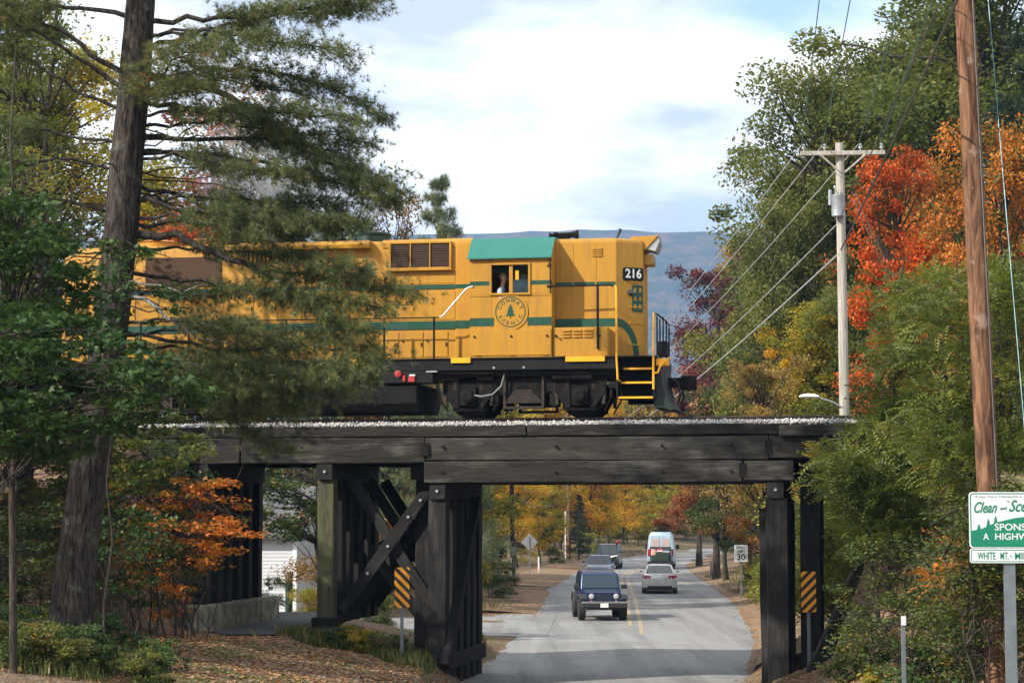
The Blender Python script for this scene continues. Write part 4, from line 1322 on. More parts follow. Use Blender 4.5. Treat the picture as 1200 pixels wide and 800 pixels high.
for x in (-0.55, 0.18):
    MB().cyl((x, -1.47, 1.18), (0, 1, 0), 0.03, 0.03, 8).build('jacking_bolt', M['silver'], loco)

# ---- the driver at the cab window
def skin_body(name, joints, edges, mat, parent=None, sub=2):
    me = bpy.data.meshes.new(name)
    me.from_pydata([j[0] for j in joints], edges, [])
    o = link(name, me, mat, parent)
    md = o.modifiers.new('skin', 'SKIN'); md.use_smooth_shade = True
    for v, j in zip(me.skin_vertices[0].data, joints):
        v.radius = (j[1], j[2] if len(j) > 2 else j[1])
    me.skin_vertices[0].data[0].use_root = True
    s = o.modifiers.new('subsurf', 'SUBSURF'); s.levels = sub; s.render_levels = sub
    return o
M['skin'] = plain('skin', (0.50, 0.29, 0.20), 0.55, 0, 0.08)
M['shirt'] = plain('pale_blue_cotton', (0.36, 0.48, 0.60), 0.85, 0, 0.12)
M['trousers'] = plain('dark_cotton', (0.03, 0.03, 0.045), 0.85)
M['hair'] = plain('grey_hair', (0.16, 0.14, 0.12), 0.7)
drv = empty('person', tuple(track(-0.44, -1.20, 2.51)), -TR_A, 'person in pale blue shirt sitting at the open cab window', 'person')
Zs = 0.0
body = skin_body('body', [((0, 0.02, 0.08), .15, .13), ((0.0, 0.02, 0.30), .13, .16), ((0.02, 0.02, 0.52), .12, .19), ((0.03, 0.02, 0.62), .06, .08), ((0.05, 0.02, 0.72), .052, .052), ((0.09, 0.01, 0.81), .085, .075), ((0.085, 0.01, 0.90), .095, .08), ((0.08, 0.01, 0.965), .06, .055),
    ((0.02, -0.21, 0.54), .068), ((0.06, -0.27, 0.30), .052), ((0.24, -0.24, 0.24), .042), ((0.33, -0.22, 0.26), .03, .04),
    ((0.02, 0.25, 0.54), .068), ((0.06, 0.31, 0.30), .052), ((0.26, 0.22, 0.26), .042), ((0.34, 0.20, 0.27), .03, .04),
    ((0.20, -0.12, 0.06), .10), ((0.46, -0.12, 0.06), .075), ((0.48, -0.12, -0.36), .05), ((0.20, 0.14, 0.06), .10), ((0.46, 0.14, 0.06), .075), ((0.48, 0.14, -0.36), .05)],
    [(0, 1), (1, 2), (2, 3), (3, 4), (4, 5), (5, 6), (6, 7), (2, 8), (8, 9), (9, 10), (10, 11), (2, 12), (12, 13), (13, 14), (14, 15), (0, 16), (16, 17), (17, 18), (0, 19), (19, 20), (20, 21)], M['shirt'], drv)
sk = NT('clothed_figure')
sv = sk.n('ShaderNodeTexCoord'); sx_ = sk.n('ShaderNodeSeparateXYZ'); sk.l(sv.outputs['Object'], sx_.inputs[0])
c1 = sk.ramp(sx_.outputs['Z'], [(0.0, (0.03, 0.03, 0.045)), (0.14, (0.34, 0.44, 0.56)), (0.655, (0.50, 0.29, 0.20))], 'CONSTANT')
c2 = sk.mix(sk.math('MULTIPLY', sk.math('GREATER_THAN', sx_.outputs['X'], 0.27), sk.math('GREATER_THAN', sx_.outputs['Z'], 0.18)), c1, (0.50, 0.29, 0.20))
body.data.materials[0] = sk.done(sk.bsdf(c2, 0.75))
hr = MB()
rings = []
for k, (z, r) in enumerate(((0.84, 0.075), (0.90, 0.098), (0.96, 0.085), (0.995, 0.045))):
    rings.append([(0.065 + r * 1.0 * math.cos(2 * math.pi * i / 14) - 0.012, 0.01 + r * 0.86 * math.sin(2 * math.pi * i / 14), z + (0.05 if math.cos(2 * math.pi * i / 14) > 0.4 and k < 2 else 0)) for i in range(14)])
hr.loft(rings).build('hair', M['hair'], drv, 0, True)
ns = MB(); ns.add([(0.165, -0.012, 0.83), (0.165, 0.032, 0.83), (0.162, 0.01, 0.885), (0.20, 0.01, 0.835)], [(0, 1, 3), (1, 2, 3), (2, 0, 3), (0, 2, 1)]); ns.build('nose', M['skin'], drv)
ear = MB(); ear.lathe((0.075, -0.075, 0.86), (0, -1, 0), [(0, 0.03), (0.012, 0.032), (0.02, 0.02)], 10); ear.build('ear', M['skin'], drv, 0, True)
# seat, control stand and far wall so that the cab is not hollow
sb = MB(); sb.box(-0.72, -0.10, -1.40, -0.85, 2.35, 2.52); sb.box(-0.80, -0.68, -1.40, -0.85, 2.52, 3.0); sb.box(-0.5, -0.3, -1.2, -1.05, 1.46, 2.35)
sb.build('driver_seat', M['black'], cabo, 0.03)
cs = MB(); cs.box(0.40, 0.72, -1.30, -0.55, 1.46, 3.05); cs.build('control_stand', M['black'], cabo, 0.03)
# ================================================================== vehicles (x across, y forwards, z up)
def car_paint(name, col, rough=0.25):
    t = NT(name)
    p = t.bsdf(t.mix(t.ramp(t.noise(t.coords(), 3, 4), [(0.4, 0.0), (0.7, 1.0)]), col, tuple(c * 0.8 for c in col)), rough, 0.2)
    p.inputs['Coat Weight'].default_value = 0.5
    p.inputs['Coat Roughness'].default_value = 0.08
    return t.done(p)
M['jeep_blue'] = car_paint('dark_blue_car_paint', (0.006, 0.021, 0.085))
M['car_white'] = car_paint('pearl_white_car_paint', (0.76, 0.76, 0.76))
M['car_slate'] = car_paint('slate_blue_car_paint', (0.07, 0.11, 0.18))
M['car_black'] = car_paint('black_car_paint', (0.012, 0.013, 0.016))
M['van_blue'] = car_paint('pale_blue_van_paint', (0.42, 0.55, 0.68), 0.35)
M['plastic'] = plain('black_plastic', (0.02, 0.02, 0.022), 0.6)
M['bumper_grey'] = plain('grey_bumper', (0.16, 0.165, 0.17), 0.45)
M['headlamp'] = glass_mat('headlamp_glass', (0.42, 0.43, 0.42), 0.08)
M['taillamp'] = glass_mat('red_lamp_glass', (0.42, 0.015, 0.015), 0.15)
M['amber'] = glass_mat('amber_lamp_glass', (0.7, 0.16, 0.02), 0.2)
M['car_glass'] = glass_mat('tinted_car_glass', (0.035, 0.05, 0.055), 0.03)
M['lit_lamp'] = lamp_mat('lit_headlamp', (1.0, 0.86, 0.7), 1.2)

def road_wheel(par, x, y, r, w, rim='silver'):
    s = 1 if x > 0 else -1
    wh = empty('wheel', (x, y, r)); wh.parent = par
    t = MB(); t.lathe((0, 0, 0), (s, 0, 0), [(-w / 2, r * 0.62), (-w / 2, r * 0.92), (-w / 2 + 0.03, r), (w / 2 - 0.03, r), (w / 2, r * 0.92), (w / 2, r * 0.62)], 24)
    t.build('tyre', M['rubber'], wh, 0, True)
    m = MB(); m.lathe((0, 0, 0), (s, 0, 0), [(-w / 2 + 0.02, 0.05), (-w / 2 + 0.02, r * 0.64), (w / 2 - 0.02, r * 0.64), (w / 2 - 0.03, r * 0.5), (w / 2 - 0.01, 0.12), (w / 2, 0.05)], 16)
    m.build('rim', M[rim], wh, 0, True)

def quad_panel(mb, a, b, c, d, shrink=0.0, out=0.006):
    pts = [Vector(q) for q in (a, b, c, d)]
    ctr = sum(pts, Vector()) / 4
    n = (pts[1] - pts[0]).cross(pts[3] - pts[0]).normalized()
    q = [p + (ctr - p).normalized() * shrink + n * out for p in pts]
    q2 = [p - n * 0.01 for p in q]
    mb.add(q + q2, [(0, 1, 2, 3), (7, 6, 5, 4), (0, 4, 5, 1), (1, 5, 6, 2), (2, 6, 7, 3), (3, 7, 4, 0)])

def saloon(name, loc, heading, paint, label, cat, group=None, L=4.75, W=1.80, H=1.45, suv=False, lit=False):
    c = empty(name, loc, heading, label, cat, group)
    hw = W / 2; f = L / 2
    belt = 0.92 if not suv else 1.08
    g0 = 0.22 if not suv else 0.32
    if not suv:
        st = [(-f, .42, .86, .70), (-f + .06, .30, .98, .80), (-f + .45, g0, 1.01, .97), (-1.25, g0, 1.00, 1.0), (0.2, g0, .93, 1.0), (1.0, g0, .93, 1.0), (1.7, g0, .86, .97), (f - .30, .26, .76, .90), (f - .05, .30, .66, .78), (f, .40, .58, .68)]
        gh = (-1.75, 1.00, -0.98, 0.42)
    else:
        st = [(-f, .45, 1.05, .82), (-f + .06, .36, 1.10, .90), (-f + .4, g0, 1.10, .99), (-1.2, g0, 1.10, 1.0), (0.6, g0, 1.08, 1.0), (1.1, g0, 1.08, 1.0), (1.7, g0, 1.04, .98), (f - .2, .32, 1.0, .94), (f - .04, .38, .92, .84), (f, .46, .85, .76)]
        gh = (-f + 0.10, 1.10, -f + 0.42, 0.45)
    rings = []
    for y, z0, z1, k in st:
        w = hw * k
        rings.append([(-w * .93, y, z0), (-w, y, z0 + .14), (-w, y, z0 + (z1 - z0) * .62), (-w * .955, y, z1 - .05), (-w * .86, y, z1), (w * .86, y, z1), (w * .955, y, z1 - .05), (w, y, z0 + (z1 - z0) * .62), (w, y, z0 + .14), (w * .93, y, z0)])
    body = MB().loft(rings).build('body', paint, c, 0.0, True)
    yb0, yb1, yt0, yt1 = gh
    wb, wt = hw * .90, hw * .70 if not suv else hw * .78
    B = [(-wb, yb0, belt - .02), (wb, yb0, belt - .02), (wb, yb1, belt - .02), (-wb, yb1, belt - .02)]
    T = [(-wt, yt0, H - .04), (wt, yt0, H - .04), (wt, yt1, H - .05), (-wt, yt1, H - .05)]
    T2 = [(-wt * .8, yt0 + .2, H), (wt * .8, yt0 + .2, H), (wt * .8, yt1 - .2, H), (-wt * .8, yt1 - .2, H)]
    cab = MB(); cab.loft([B, T, T2])
    cab.build('cabin', paint, c, 0.03)
    for nm, (a, b) in (('rear_window', (0, 1)), ('windscreen', (2, 3)), ('side_window', (1, 2)), ('side_window', (3, 0))):
        g = MB(); quad_panel(g, B[a], B[b], T[b], T[a], 0.09, 0.008); g.build(nm, M['car_glass'], c)
    for x in (-1, 1):
        road_wheel(c, x * (hw - .11), L * .29, .33 if not suv else .37, .21)
        road_wheel(c, x * (hw - .11), -L * .29, .33 if not suv else .37, .21)
        mz = belt + .06
        MB().box(min(x * (hw - .04), x * (hw + .14)), max(x * (hw - .04), x * (hw + .14)), .62, .74, mz, mz + .13).build('mirror', paint if not suv else M['plastic'], c, .03)
        zt = .80 if not suv else .95
        tl = MB(); tl.add([(x * hw * .50, -f - .012, zt - .02), (x * hw * .80, -f + .02, zt - .06), (x * hw * .96, -f + .28, zt + .02), (x * hw * .95, -f + .22, zt + .14), (x * hw * .78, -f + .015, zt + .12), (x * hw * .50, -f - .005, zt + .10)] , [(0, 1, 4, 5), (1, 2, 3, 4)])
        sm = tl.build('tail_lamp', M['taillamp'], c); sm.modifiers.new('solid', 'SOLIDIFY').thickness = 0.03
        zh = .60 if not suv else .84
        hl = MB(); hl.add([(x * hw * .40, f + .012, zh), (x * hw * .72, f - .04, zh), (x * hw * .92, f - .28, zh + .06), (x * hw * .90, f - .28, zh + .18), (x * hw * .70, f - .06, zh + .15), (x * hw * .40, f + .0, zh + .12)], [(0, 1, 4, 5), (1, 2, 3, 4)])
        hm = hl.build('headlight', M['lit_lamp'] if (lit and x < 0) else M['headlamp'], c); hm.modifiers.new('solid', 'SOLIDIFY').thickness = 0.04
    MB().box(-hw * .70, hw * .70, -f - .03, -f + .06, .30, .40).build('lower_valance', M['plastic'], c, .02)
    MB().box(-.26, .26, -f - .022, -f + .02, .70 if not suv else .62, .82 if not suv else .74).build('licence_plate', M['white'], c)
    MB().box(-hw * .45, hw * .45, f - .06, f + .016, .44 if not suv else .6, .56 if not suv else .86).build('grille', M['plastic'], c, .01)
    MB().box(-hw * .9, hw * .9, -f + .06, f - .1, g0 - .04, g0 + .1).build('underbody', M['plastic'], c)
    return c

# ---- blue jeep, coming towards the camera
jp = empty('off_road_car', (3.38, 79.2, 0.0), math.pi + R(3), 'dark blue boxy off road car with seven slot grille driving on the road', 'car')
b = MB(); b.box(-.77, .77, -1.95, .72, .52, 1.16); b.build('body', M['jeep_blue'], jp, .04)
h = MB(); h.loft([[(-.74, .60, .70), (.74, .60, .70), (.74, .60, 1.12), (.60, .60, 1.18), (-.60, .60, 1.18), (-.74, .60, 1.12)], [(-.62, 1.90, .70), (.62, 1.90, .70), (.62, 1.90, 1.05), (.50, 1.90, 1.10), (-.50, 1.90, 1.10), (-.62, 1.90, 1.05)]]).build('bonnet', M['jeep_blue'], jp, .03)
g = MB(); g.box(-.64, .64, 1.88, 1.95, .66, 1.09); gro = g.build('grille', M['jeep_blue'], jp, .03)
for k in range(7):
    x = -.255 + k * .085
    MB().box(x - .024, x + .024, 1.945, 1.957, .74, 1.02).build('slot', M['plastic'], gro, .008)
for s in (-1, 1):
    q = MB(); q.lathe((s * .47, 1.94, .93), (0, 1, 0), [(0, .105), (.03, .105), (.05, .06)], 16); q.build('headlight', M['headlamp'], jp, 0, True)
    q = MB(); q.lathe((s * .47, 1.94, .74), (0, 1, 0), [(0, .045), (.02, .04)], 10); q.build('indicator', M['amber'], jp)
    fl = MB(); fl.prism([(.72, .62), (.80, .86), (.95, .98), (1.70, .98), (1.95, .86), (1.95, .78), (1.66, .90), (1.0, .90), (.86, .62)], min(s * .62, s * .93), max(s * .62, s * .93), 'x'); fl.build('wing', M['plastic'], jp, .02)
    fl = MB(); fl.prism([(-1.9, .62), (-1.8, .88), (-1.6, .98), (-.95, .98), (-.75, .88), (-.66, .62), (-.76, .62), (-1.0, .90), (-1.6, .90), (-1.78, .62)], min(s * .77, s * .93), max(s * .77, s * .93), 'x'); fl.build('wing', M['plastic'], jp, .02)
    road_wheel(jp, s * .79, 1.30, .41, .26, 'plastic'); road_wheel(jp, s * .79, -1.30, .41, .26, 'plastic')
    MB().box(min(s * .80, s * 1.03), max(s * .80, s * 1.03), .46, .60, 1.16, 1.34).build('mirror', M['plastic'], jp, .03)
    for y0, y1 in ((-1.85, -1.0), (-.9, -.1)):
        gg = MB(); quad_panel(gg, *[(s * xx, yy, zz) for xx, yy, zz in ((.765, y0, 1.2), (.765, y1, 1.2), (.715, y1, 1.66), (.715, y0, 1.66))][::(1 if s > 0 else -1)], 0.03, .01); gg.build('side_window', M['car_glass'], jp)
ht = MB(); ht.loft([[(-.76, -1.93, 1.15), (.76, -1.93, 1.15), (.76, .60, 1.15), (-.76, .60, 1.15)], [(-.70, -1.88, 1.72), (.70, -1.88, 1.72), (.70, .36, 1.72), (-.70, .36, 1.72)], [(-.64, -1.82, 1.82), (.64, -1.82, 1.82), (.64, .22, 1.80), (-.64, .22, 1.80)]]); ht.build('hard_top', M['jeep_blue'], jp, .03)
ws = MB(); quad_panel(ws, (.76, .60, 1.17), (-.76, .60, 1.17), (-.70, .36, 1.72), (.70, .36, 1.72), .07, .012); ws.build('windscreen', M['car_glass'], jp)
bp = MB(); bp.box(-.88, .88, 1.98, 2.18, .50, .70); bo = bp.build('bumper', M['plastic'], jp, .04)
MB().box(-.86, .86, 2.06, 2.20, .66, .74).build('bumper_top', M['bumper_grey'], bo, .02)
MB().box(-.15, .15, 2.185, 2.20, .52, .68).build('licence_plate', M['white'], jp)
MB().box(-.70, .70, -1.9, 1.85, .42, .58).build('chassis', M['plastic'], jp)
MB().box(-.12, .12, 1.90, 2.0, .42, .5).build('winch_cover', M['plastic'], jp)

saloon('car', (7.62, 105.2, 0), R(-4), M['car_white'], 'white saloon car seen from behind following the pale van', 'car')
saloon('car', (5.45, 127.0, 0), math.pi - R(5), M['car_slate'], 'slate blue saloon car driving behind the dark blue off road car', 'car', H=1.47)
suv = saloon('car', (7.05, 149.0, 0), math.pi - R(8), M['car_black'], 'black sport utility car with one lit headlight behind the slate blue saloon', 'car', L=4.6, W=1.82, H=1.80, suv=True, lit=True)
for x in (-.62, .62):
    MB().tube([(x, -1.5, 1.80), (x, -1.4, 1.86), (x, .1, 1.86), (x, .2, 1.79)], .025, 6).build('roof_rail', M['plastic'], suv)
rbx = MB(); rbx.lathe((-.70, .15, 1.74), (0, 0, 1), [(0, .04), (.06, .05), (.09, .13), (.20, .17), (.31, .12), (.35, .03)], 14); rbx.build('roof_float', M['red'], suv, 0, True)

# ---- tall pale van driving away
vn = empty('van', (11.05, 150.0, 0), R(-6), 'tall pale blue van with a loaded rear rack driving away', 'van')
rings = []
for y, z0, zt, k in ((-2.9, .45, 2.55, .95), (-2.82, .38, 2.66, 1.0), (1.3, .38, 2.66, 1.0), (1.7, .38, 2.5, .99), (2.25, .38, 1.7, .97), (2.8, .40, 1.25, .90), (2.95, .45, 1.0, .80)):
    w = .98 * k; tw = w * (.80 if zt > 2 else .9)
    rings.append([(-w * .96, y, z0), (-w, y, z0 + .25), (-w, y, min(1.25, zt * .55)), (-tw * 1.06, y, zt - .22), (-tw * .86, y, zt), (tw * .86, y, zt), (tw * 1.06, y, zt - .22), (w, y, min(1.25, zt * .55)), (w, y, z0 + .25), (w * .96, y, z0)])
vb = MB().loft(rings).build('body', M['van_blue'], vn, 0, True)
for x0, x1 in ((-.74, -.03), (.03, .74)):
    MB().box(x0, x1, -2.925, -2.88, .62, 2.42).build('rear_door', M['van_blue'], vn, .02)
    MB().box(x0 + .07, x1 - .07, -2.94, -2.92, 1.50, 2.22).build('rear_window', M['headlamp'], vn, .03)
tpr = MB()
for j in range(5):
    for x0, x1 in ((-.62, -.10), (.10, .62)):
        tpr.box(x0, x1, -2.9435, -2.94, 1.60 + j * .12, 1.64 + j * .12)
tpr.build('window_print', plain('pink_print', (0.5, 0.22, 0.24), .6), vn)
for s in (-1, 1):
    MB().box(min(s * .78, s * .93), max(s * .78, s * .93), -2.935, -2.85, .95, 1.45).build('tail_lamp', M['taillamp'], vn, .02)
    MB().box(min(s * 1.0, s * 1.25), max(s * 1.0, s * 1.25), 1.75, 1.9, 1.35, 1.70).build('mirror', M['plastic'], vn, .04)
    road_wheel(vn, s * .84, 1.9, .35, .23); road_wheel(vn, s * .84, -1.75, .35, .23)
MB().box(-.95, .95, -3.02, -2.85, .42, .60).build('bumper', M['plastic'], vn, .03)
ck = MB(); ck.box(-.75, .75, -3.75, -3.0, .52, .58)
for x in (-.7, .7): ck.box(x - .05, x + .05, -3.1, -3.04, .55, 1.62)
ck.box(-.75, .75, -3.1, -3.04, 1.52, 1.62)
rk = ck.build('rear_rack', M['plastic'], vn)
MB().box(-.62, .66, -3.62, -3.12, .58, 1.22).build('rack_load', plain('dark_green_canvas', (0.008, 0.026, 0.016), .8), vn, .06)
MB().box(-.66, -.30, -3.66, -3.3, 1.0, 1.44).build('rack_load', plain('pinkish_bag', (0.55, 0.30, 0.24), .8), vn, .08)
MB().box(-.22, .18, -3.60, -3.3, 1.22, 1.50).build('rack_load', M['red'], vn, .05)
MB().box(-.20, .16, -3.61, -3.59, 1.30, 1.38).build('rack_load', M['white'], vn)

# ================================================================== poles and wires
def put(px, Y, dz=0.0):
    X = (px - 600) * Y / FPX
    return Vector((X, Y, gz(X, Y) + dz))
def utility_pole(name, base, top_z, r0, r1, mat, label, lean=(0, 0), arm=None, group=None):
    o = empty(name, tuple(base), 0, label, 'utility pole', group)
    h = top_z - base.z
    n = 9
    pts = [(lean[0] * k / (n - 1), lean[1] * k / (n - 1), -0.6 + (h + 0.6) * k / (n - 1)) for k in range(n)]
    MB().tube(pts, [r0 + (r1 - r0) * k / (n - 1) for k in range(n)], 16).build('pole', M[mat], o, 0, True)
    if arm:
        az, aw, rot = arm
        m = Matrix.Rotation(rot, 4, 'Z')
        q = MB(); q.box(-aw, aw, -r1 - .14, -r1 - .02, az - .06, az + .06, m); q.build('crossarm', M['pole_grey'], o, .01)
        for s in (-1, 1):
            q = MB(); q.beam(m @ Vector((s * aw * .52, -r1 - .15, az - .06)), m @ Vector((s * .06, -r1 - .04, az - .52)), .02, .05); q.build('arm_brace', M['pole_grey'], o)
        for x in (-aw * .92, -aw * .42, aw * .42, aw * .92):
            q = MB(); q.lathe(m @ Vector((x, -r1 - .08, az + .055)), (0, 0, 1), [(0, .02), (.06, .02), (.07, .055), (.12, .055), (.13, .04), (.17, .05), (.20, .025)], 10)
            q.build('insulator', M['steel_grey'], o, 0, True)
    return o
pb = put(991, 55)
pole_top = P(990, 168, 55).z
ROT = R(-4)
near_pole = utility_pole('utility_pole', pb, pole_top, .155, .118, 'pole_grey', 'grey wooden utility pole with crossarm and transformer beside the orange maple', (-0.06, 0), (P(990, 181, 55).z - pb.z, 1.15, ROT))
tz = P(990, 243, 55).z - pb.z
q = MB(); q.lathe((-.16, -.24, tz - .30), (0, 0, 1), [(0, .10), (.02, .18), (.54, .18), (.56, .19), (.60, .19), (.62, .10)], 18); q.build('transformer', M['steel_grey'], near_pole, 0, True)
q = MB(); q.lathe((-.20, -.26, tz + .32), (-.25, 0, 1), [(0, .05), (.05, .05), (.06, .03), (.16, .03), (.20, .04), (.24, .02)], 8); q.build('bushing', M['steel_grey'], near_pole, 0, True)
q = MB(); q.cyl((-.36, -.12, tz + .25), (0, 0, 1), .05, .42, 10); q.beam((-.36, -.1, tz + .3), (0, 0, tz + .3), .03, .04); q.build('fuse_cutout', M['steel_grey'], near_pole)
# street lamp on a bracket of the pole
lz = P(950, 465, 55).z - pb.z
q = MB(); q.tube([(0, -.1, lz - .35), (-.35, -.12, lz - .15), (-.75, -.14, lz - .02), (-.82, -.14, lz)], .025, 8); la = q.build('lamp_bracket', M['steel_grey'], near_pole, 0, True)
q = MB(); q.loft([[(-.74 - dx, -.14 + w * math.cos(a), lz + hh * math.sin(a) * (1 if math.sin(a) > 0 else .5)) for a in [2 * math.pi * i / 10 for i in range(10)]] for dx, w, hh in ((0, .04, .04), (.1, .09, .07), (.32, .13, .09), (.48, .10, .06), (.54, .03, .02))])
q.build('lamp_head', M['white'], la, 0, True)

fp = put(1164, 33)
front_pole = utility_pole('utility_pole', fp, 15.5, .185, .155, 'pole_brown', 'thick reddish brown leaning utility pole behind the green highway sign', (-0.42, 0))
q = MB(); q.tube([(.10 - .42 * (1.0 + 12.0 * k / 8) / 14.0, -.168, 1.0 + 12.0 * k / 8) for k in range(9)], .010, 6); q.build('ground_wire', M['wire'], front_pole)
q = MB(); q.box(-.29, -.26, -.19, -.17, 12.2, 12.5); q.build('number_tag', M['steel_grey'], front_pole)
p1 = put(601, 131); far_a = utility_pole('utility_pole', p1, 12.5, .17, .13, 'bark_dark', 'dark brown utility pole standing behind the green roadside bush', (-0.15, 0), (10.9, 1.15, 0))
p2 = put(666, 172); far_b = utility_pole('utility_pole', p2, 13.0, .20, .15, 'pole_brown', 'brown utility pole with a pale pipe at the wood edge', (0.05, 0), (11.6, 1.15, R(-10)))
q = MB(); q.cyl((-.26, -.05, 2.0), (0, 0, 1), .06, 4.2, 8); q.build('conduit', M['white'], far_b)
back_pole = utility_pole('utility_pole', Vector((1.2, -8, gz(1.2, -8))), 14.0, .17, .13, 'pole_grey', 'grey wooden utility pole carrying the overhead wires behind the camera', (0, 0), (14.0 - .3 - gz(1.2, -8), 1.15, R(-6)))

def wire(p0, p1, sag, r, mat, label, group, n=28):
    p0 = Vector(p0); p1 = Vector(p1)
    mid = (p0 + p1) / 2
    pts = [(p0.lerp(p1, k / n) - mid) - Vector((0, 0, sag * 4 * (k / n) * (1 - k / n))) for k in range(n + 1)]
    o = MB().tube(pts, r, 5).build('overhead_wire', M[mat], None, 0, True)
    o.location = mid
    return tag(o, label, 'wire', group)
arm_z = P(990, 181, 55).z + .22
mr = Matrix.Rotation(ROT, 3, 'Z')
ins = [pb + mr @ Vector((x * 1.15, -.21, 0)) + Vector((-.06, 0, 0)) for x in (-.92, -.42, .42, .92)]
far_arm = p2 + Vector((0, -.3, 11.8))
for k, q in enumerate(ins):
    a = Vector((q.x, q.y, arm_z))
    wire(a, Vector((1.2 + (-1.06, -.48, .48, 1.06)[k], -8.2, 13.95)), 0.5, .011, 'wire_teal', 'thin overhead power wire rising from the crossarm into the sky', 'power wires in front of the pole')
    if k < 3:
        wire(a, far_arm + Vector(((-1.05, -.48, .48)[k], 0, 0)), 1.2, .014, 'wire_pale', 'pale power wire running from the crossarm down past the locomotive', 'power wires beyond the pole')
    wire(p2 + Vector(((-1.05, -.48, .48, 1.05)[k], -.3, 11.8)), p1 + Vector(((-1.05, -.48, .48, 1.05)[k] - .1, 0, 11.0)), .8, .014, 'wire', 'dark wire strung between the two far poles', 'wires between the far poles')
cz = P(976, 294, 55).z
ca = Vector((pb.x - .1, 54.8, cz))
wire(ca, Vector((2.2, -8, 11.2)), 0.35, .022, 'wire', 'thick dark cable climbing from the pole towards the top of the picture', 'thick cables')
wire(ca + Vector((0, 0, .9)), Vector((2.6, -8, 11.9)), 0.3, .014, 'wire', 'thin dark cable climbing beside the thick cable from the pole', None)
wire(ca + Vector((-.05, .1, -.1)), p2 + Vector((0, -.2, 8.6)), 1.0, .024, 'wire_pale', 'pale thick cable sloping from the pole down to the coupler level', None)
wire(ca + Vector((-.05, .1, .75)), p2 + Vector((0, -.2, 9.3)), 1.0, .016, 'wire_pale', 'pale thin cable sloping down just above the thick one', None)
for k, (z1, z2) in enumerate(((6.0, 6.4), (5.2, 5.4))):
    wire(p1 + Vector((0, 0, z1)), p2 + Vector((0, 0, z2)), .9, .03, 'wire', 'dark telephone cable strung between the two far poles', 'telephone cables between the far poles')
gt = fp + Vector((-.2, -.1, 12))
ge = P(1262, 790, 33)
wire(P(1158, 0, 33.6), Vector((P(1222, 560, 31).x, 31.0, gz(P(1222, 560, 31).x, 31.0))), 0.0, .008, 'wire_teal', 'thin teal guy wire slanting down beside the reddish brown pole', None)
# two white service wires right of the pole
wire(P(1001, 235, 55), P(1045, 330, 64), .1, .012, 'wire_pale', 'short white service wire dropping from the pole to the orange maple', 'service wires')
wire(P(1003, 228, 55), P(1050, 330, 64), .1, .012, 'wire_pale', 'short white service wire dropping from the pole to the orange maple', 'service wires')

# ================================================================== signs
def sign_post(par, h, w=.06, mat='post_steel', below=.5):
    q = MB()
    # U-channel
    q.prism([(-w / 2, 0), (-w / 2, w * .5), (-w * .3, w * .5), (-w * .3, w * .15), (w * .3, w * .15), (w * .3, w * .5), (w / 2, w * .5), (w / 2, 0)], -below, h, 'z')
    return q.build('post', M[mat], par)
def rrect(w, h, r, y0, y1, x=0, z=0):
    pts = []
    for cx, cz_, a0 in ((w / 2 - r, h / 2 - r, 0), (-w / 2 + r, h / 2 - r, 90), (-w / 2 + r, -h / 2 + r, 180), (w / 2 - r, -h / 2 + r, 270)):
        for k in range(4):
            a = R(a0 + 30 * k); pts.append((x + cx + r * math.cos(a), z + cz_ + r * math.sin(a)))
    return MB().prism(pts, y0, y1)
def facing(x, y, z):          # lettering that faces -y
    return Matrix.Translation((x, y, z)) @ Matrix.Rotation(math.pi / 2, 4, 'X')
M['sign_white'] = plain('white_sign_sheeting', (0.62, 0.64, 0.66), .5, 0, .05)
M['sign_green'] = plain('green_sign_ink', (0.0, 0.17, 0.095), .5, 0, .06)
M['sign_black'] = plain('black_sign_ink', (0.012, 0.012, 0.012), .5)
D_S = 28.0
sb_ = put(1180, D_S)
zs = P(1180, 609, D_S).z - sb_.z
hs = empty('highway_sign', tuple(sb_), R(-2), 'green and white sponsor a highway sign on a steel post', 'sign')
sign_post(hs, zs + .36, .15)
SW, SHh = 1.10, .77
pn = rrect(SW, SHh, .05, -.035, -.02, 0, zs).build('sign_panel', M['sign_white'], hs)
def frame_ring(w, h, r, t, y, z, mat, nm, par):
    o_, i_ = [], []
    for (ww, hh, rr, L_) in ((w, h, r, o_), (w - 2 * t, h - 2 * t, max(.005, r - t), i_)):
        for cx, cz_, a0 in ((ww / 2 - rr, hh / 2 - rr, 0), (-ww / 2 + rr, hh / 2 - rr, 90), (-ww / 2 + rr, -hh / 2 + rr, 180), (ww / 2 - rr, -hh / 2 + rr, 270)):
            for k in range(4):
                a = R(a0 + 30 * k); L_.append((cx + rr * math.cos(a), y, z + cz_ + rr * math.sin(a)))
    n = len(o_)
    MB().add(o_ + i_, [(k, (k + 1) % n, n + (k + 1) % n, n + k) for k in range(n)]).build(nm, M[mat], par)
frame_ring(SW - .03, SHh - .03, .045, .014, -.038, zs, 'sign_green', 'border', pn)
xL, zB = -SW / 2 + .03, zs - SHh / 2 + .03
hill = [(xL, zB), (SW / 2 - .03, zB)] + [(x, zs + z) for x, z in ((SW / 2 - .03, .075), (.40, .07), (.22, .045), (.08, .03), (-.05, 0), (-.19, -.035), (-.30, -.085), (-.40, -.125), (xL, -.145))]
MB().add([(x, -.0385, z) for x, z in hill], [tuple(range(len(hill)))]).build('painted_hill', M['sign_green'], pn)
tmb = MB()
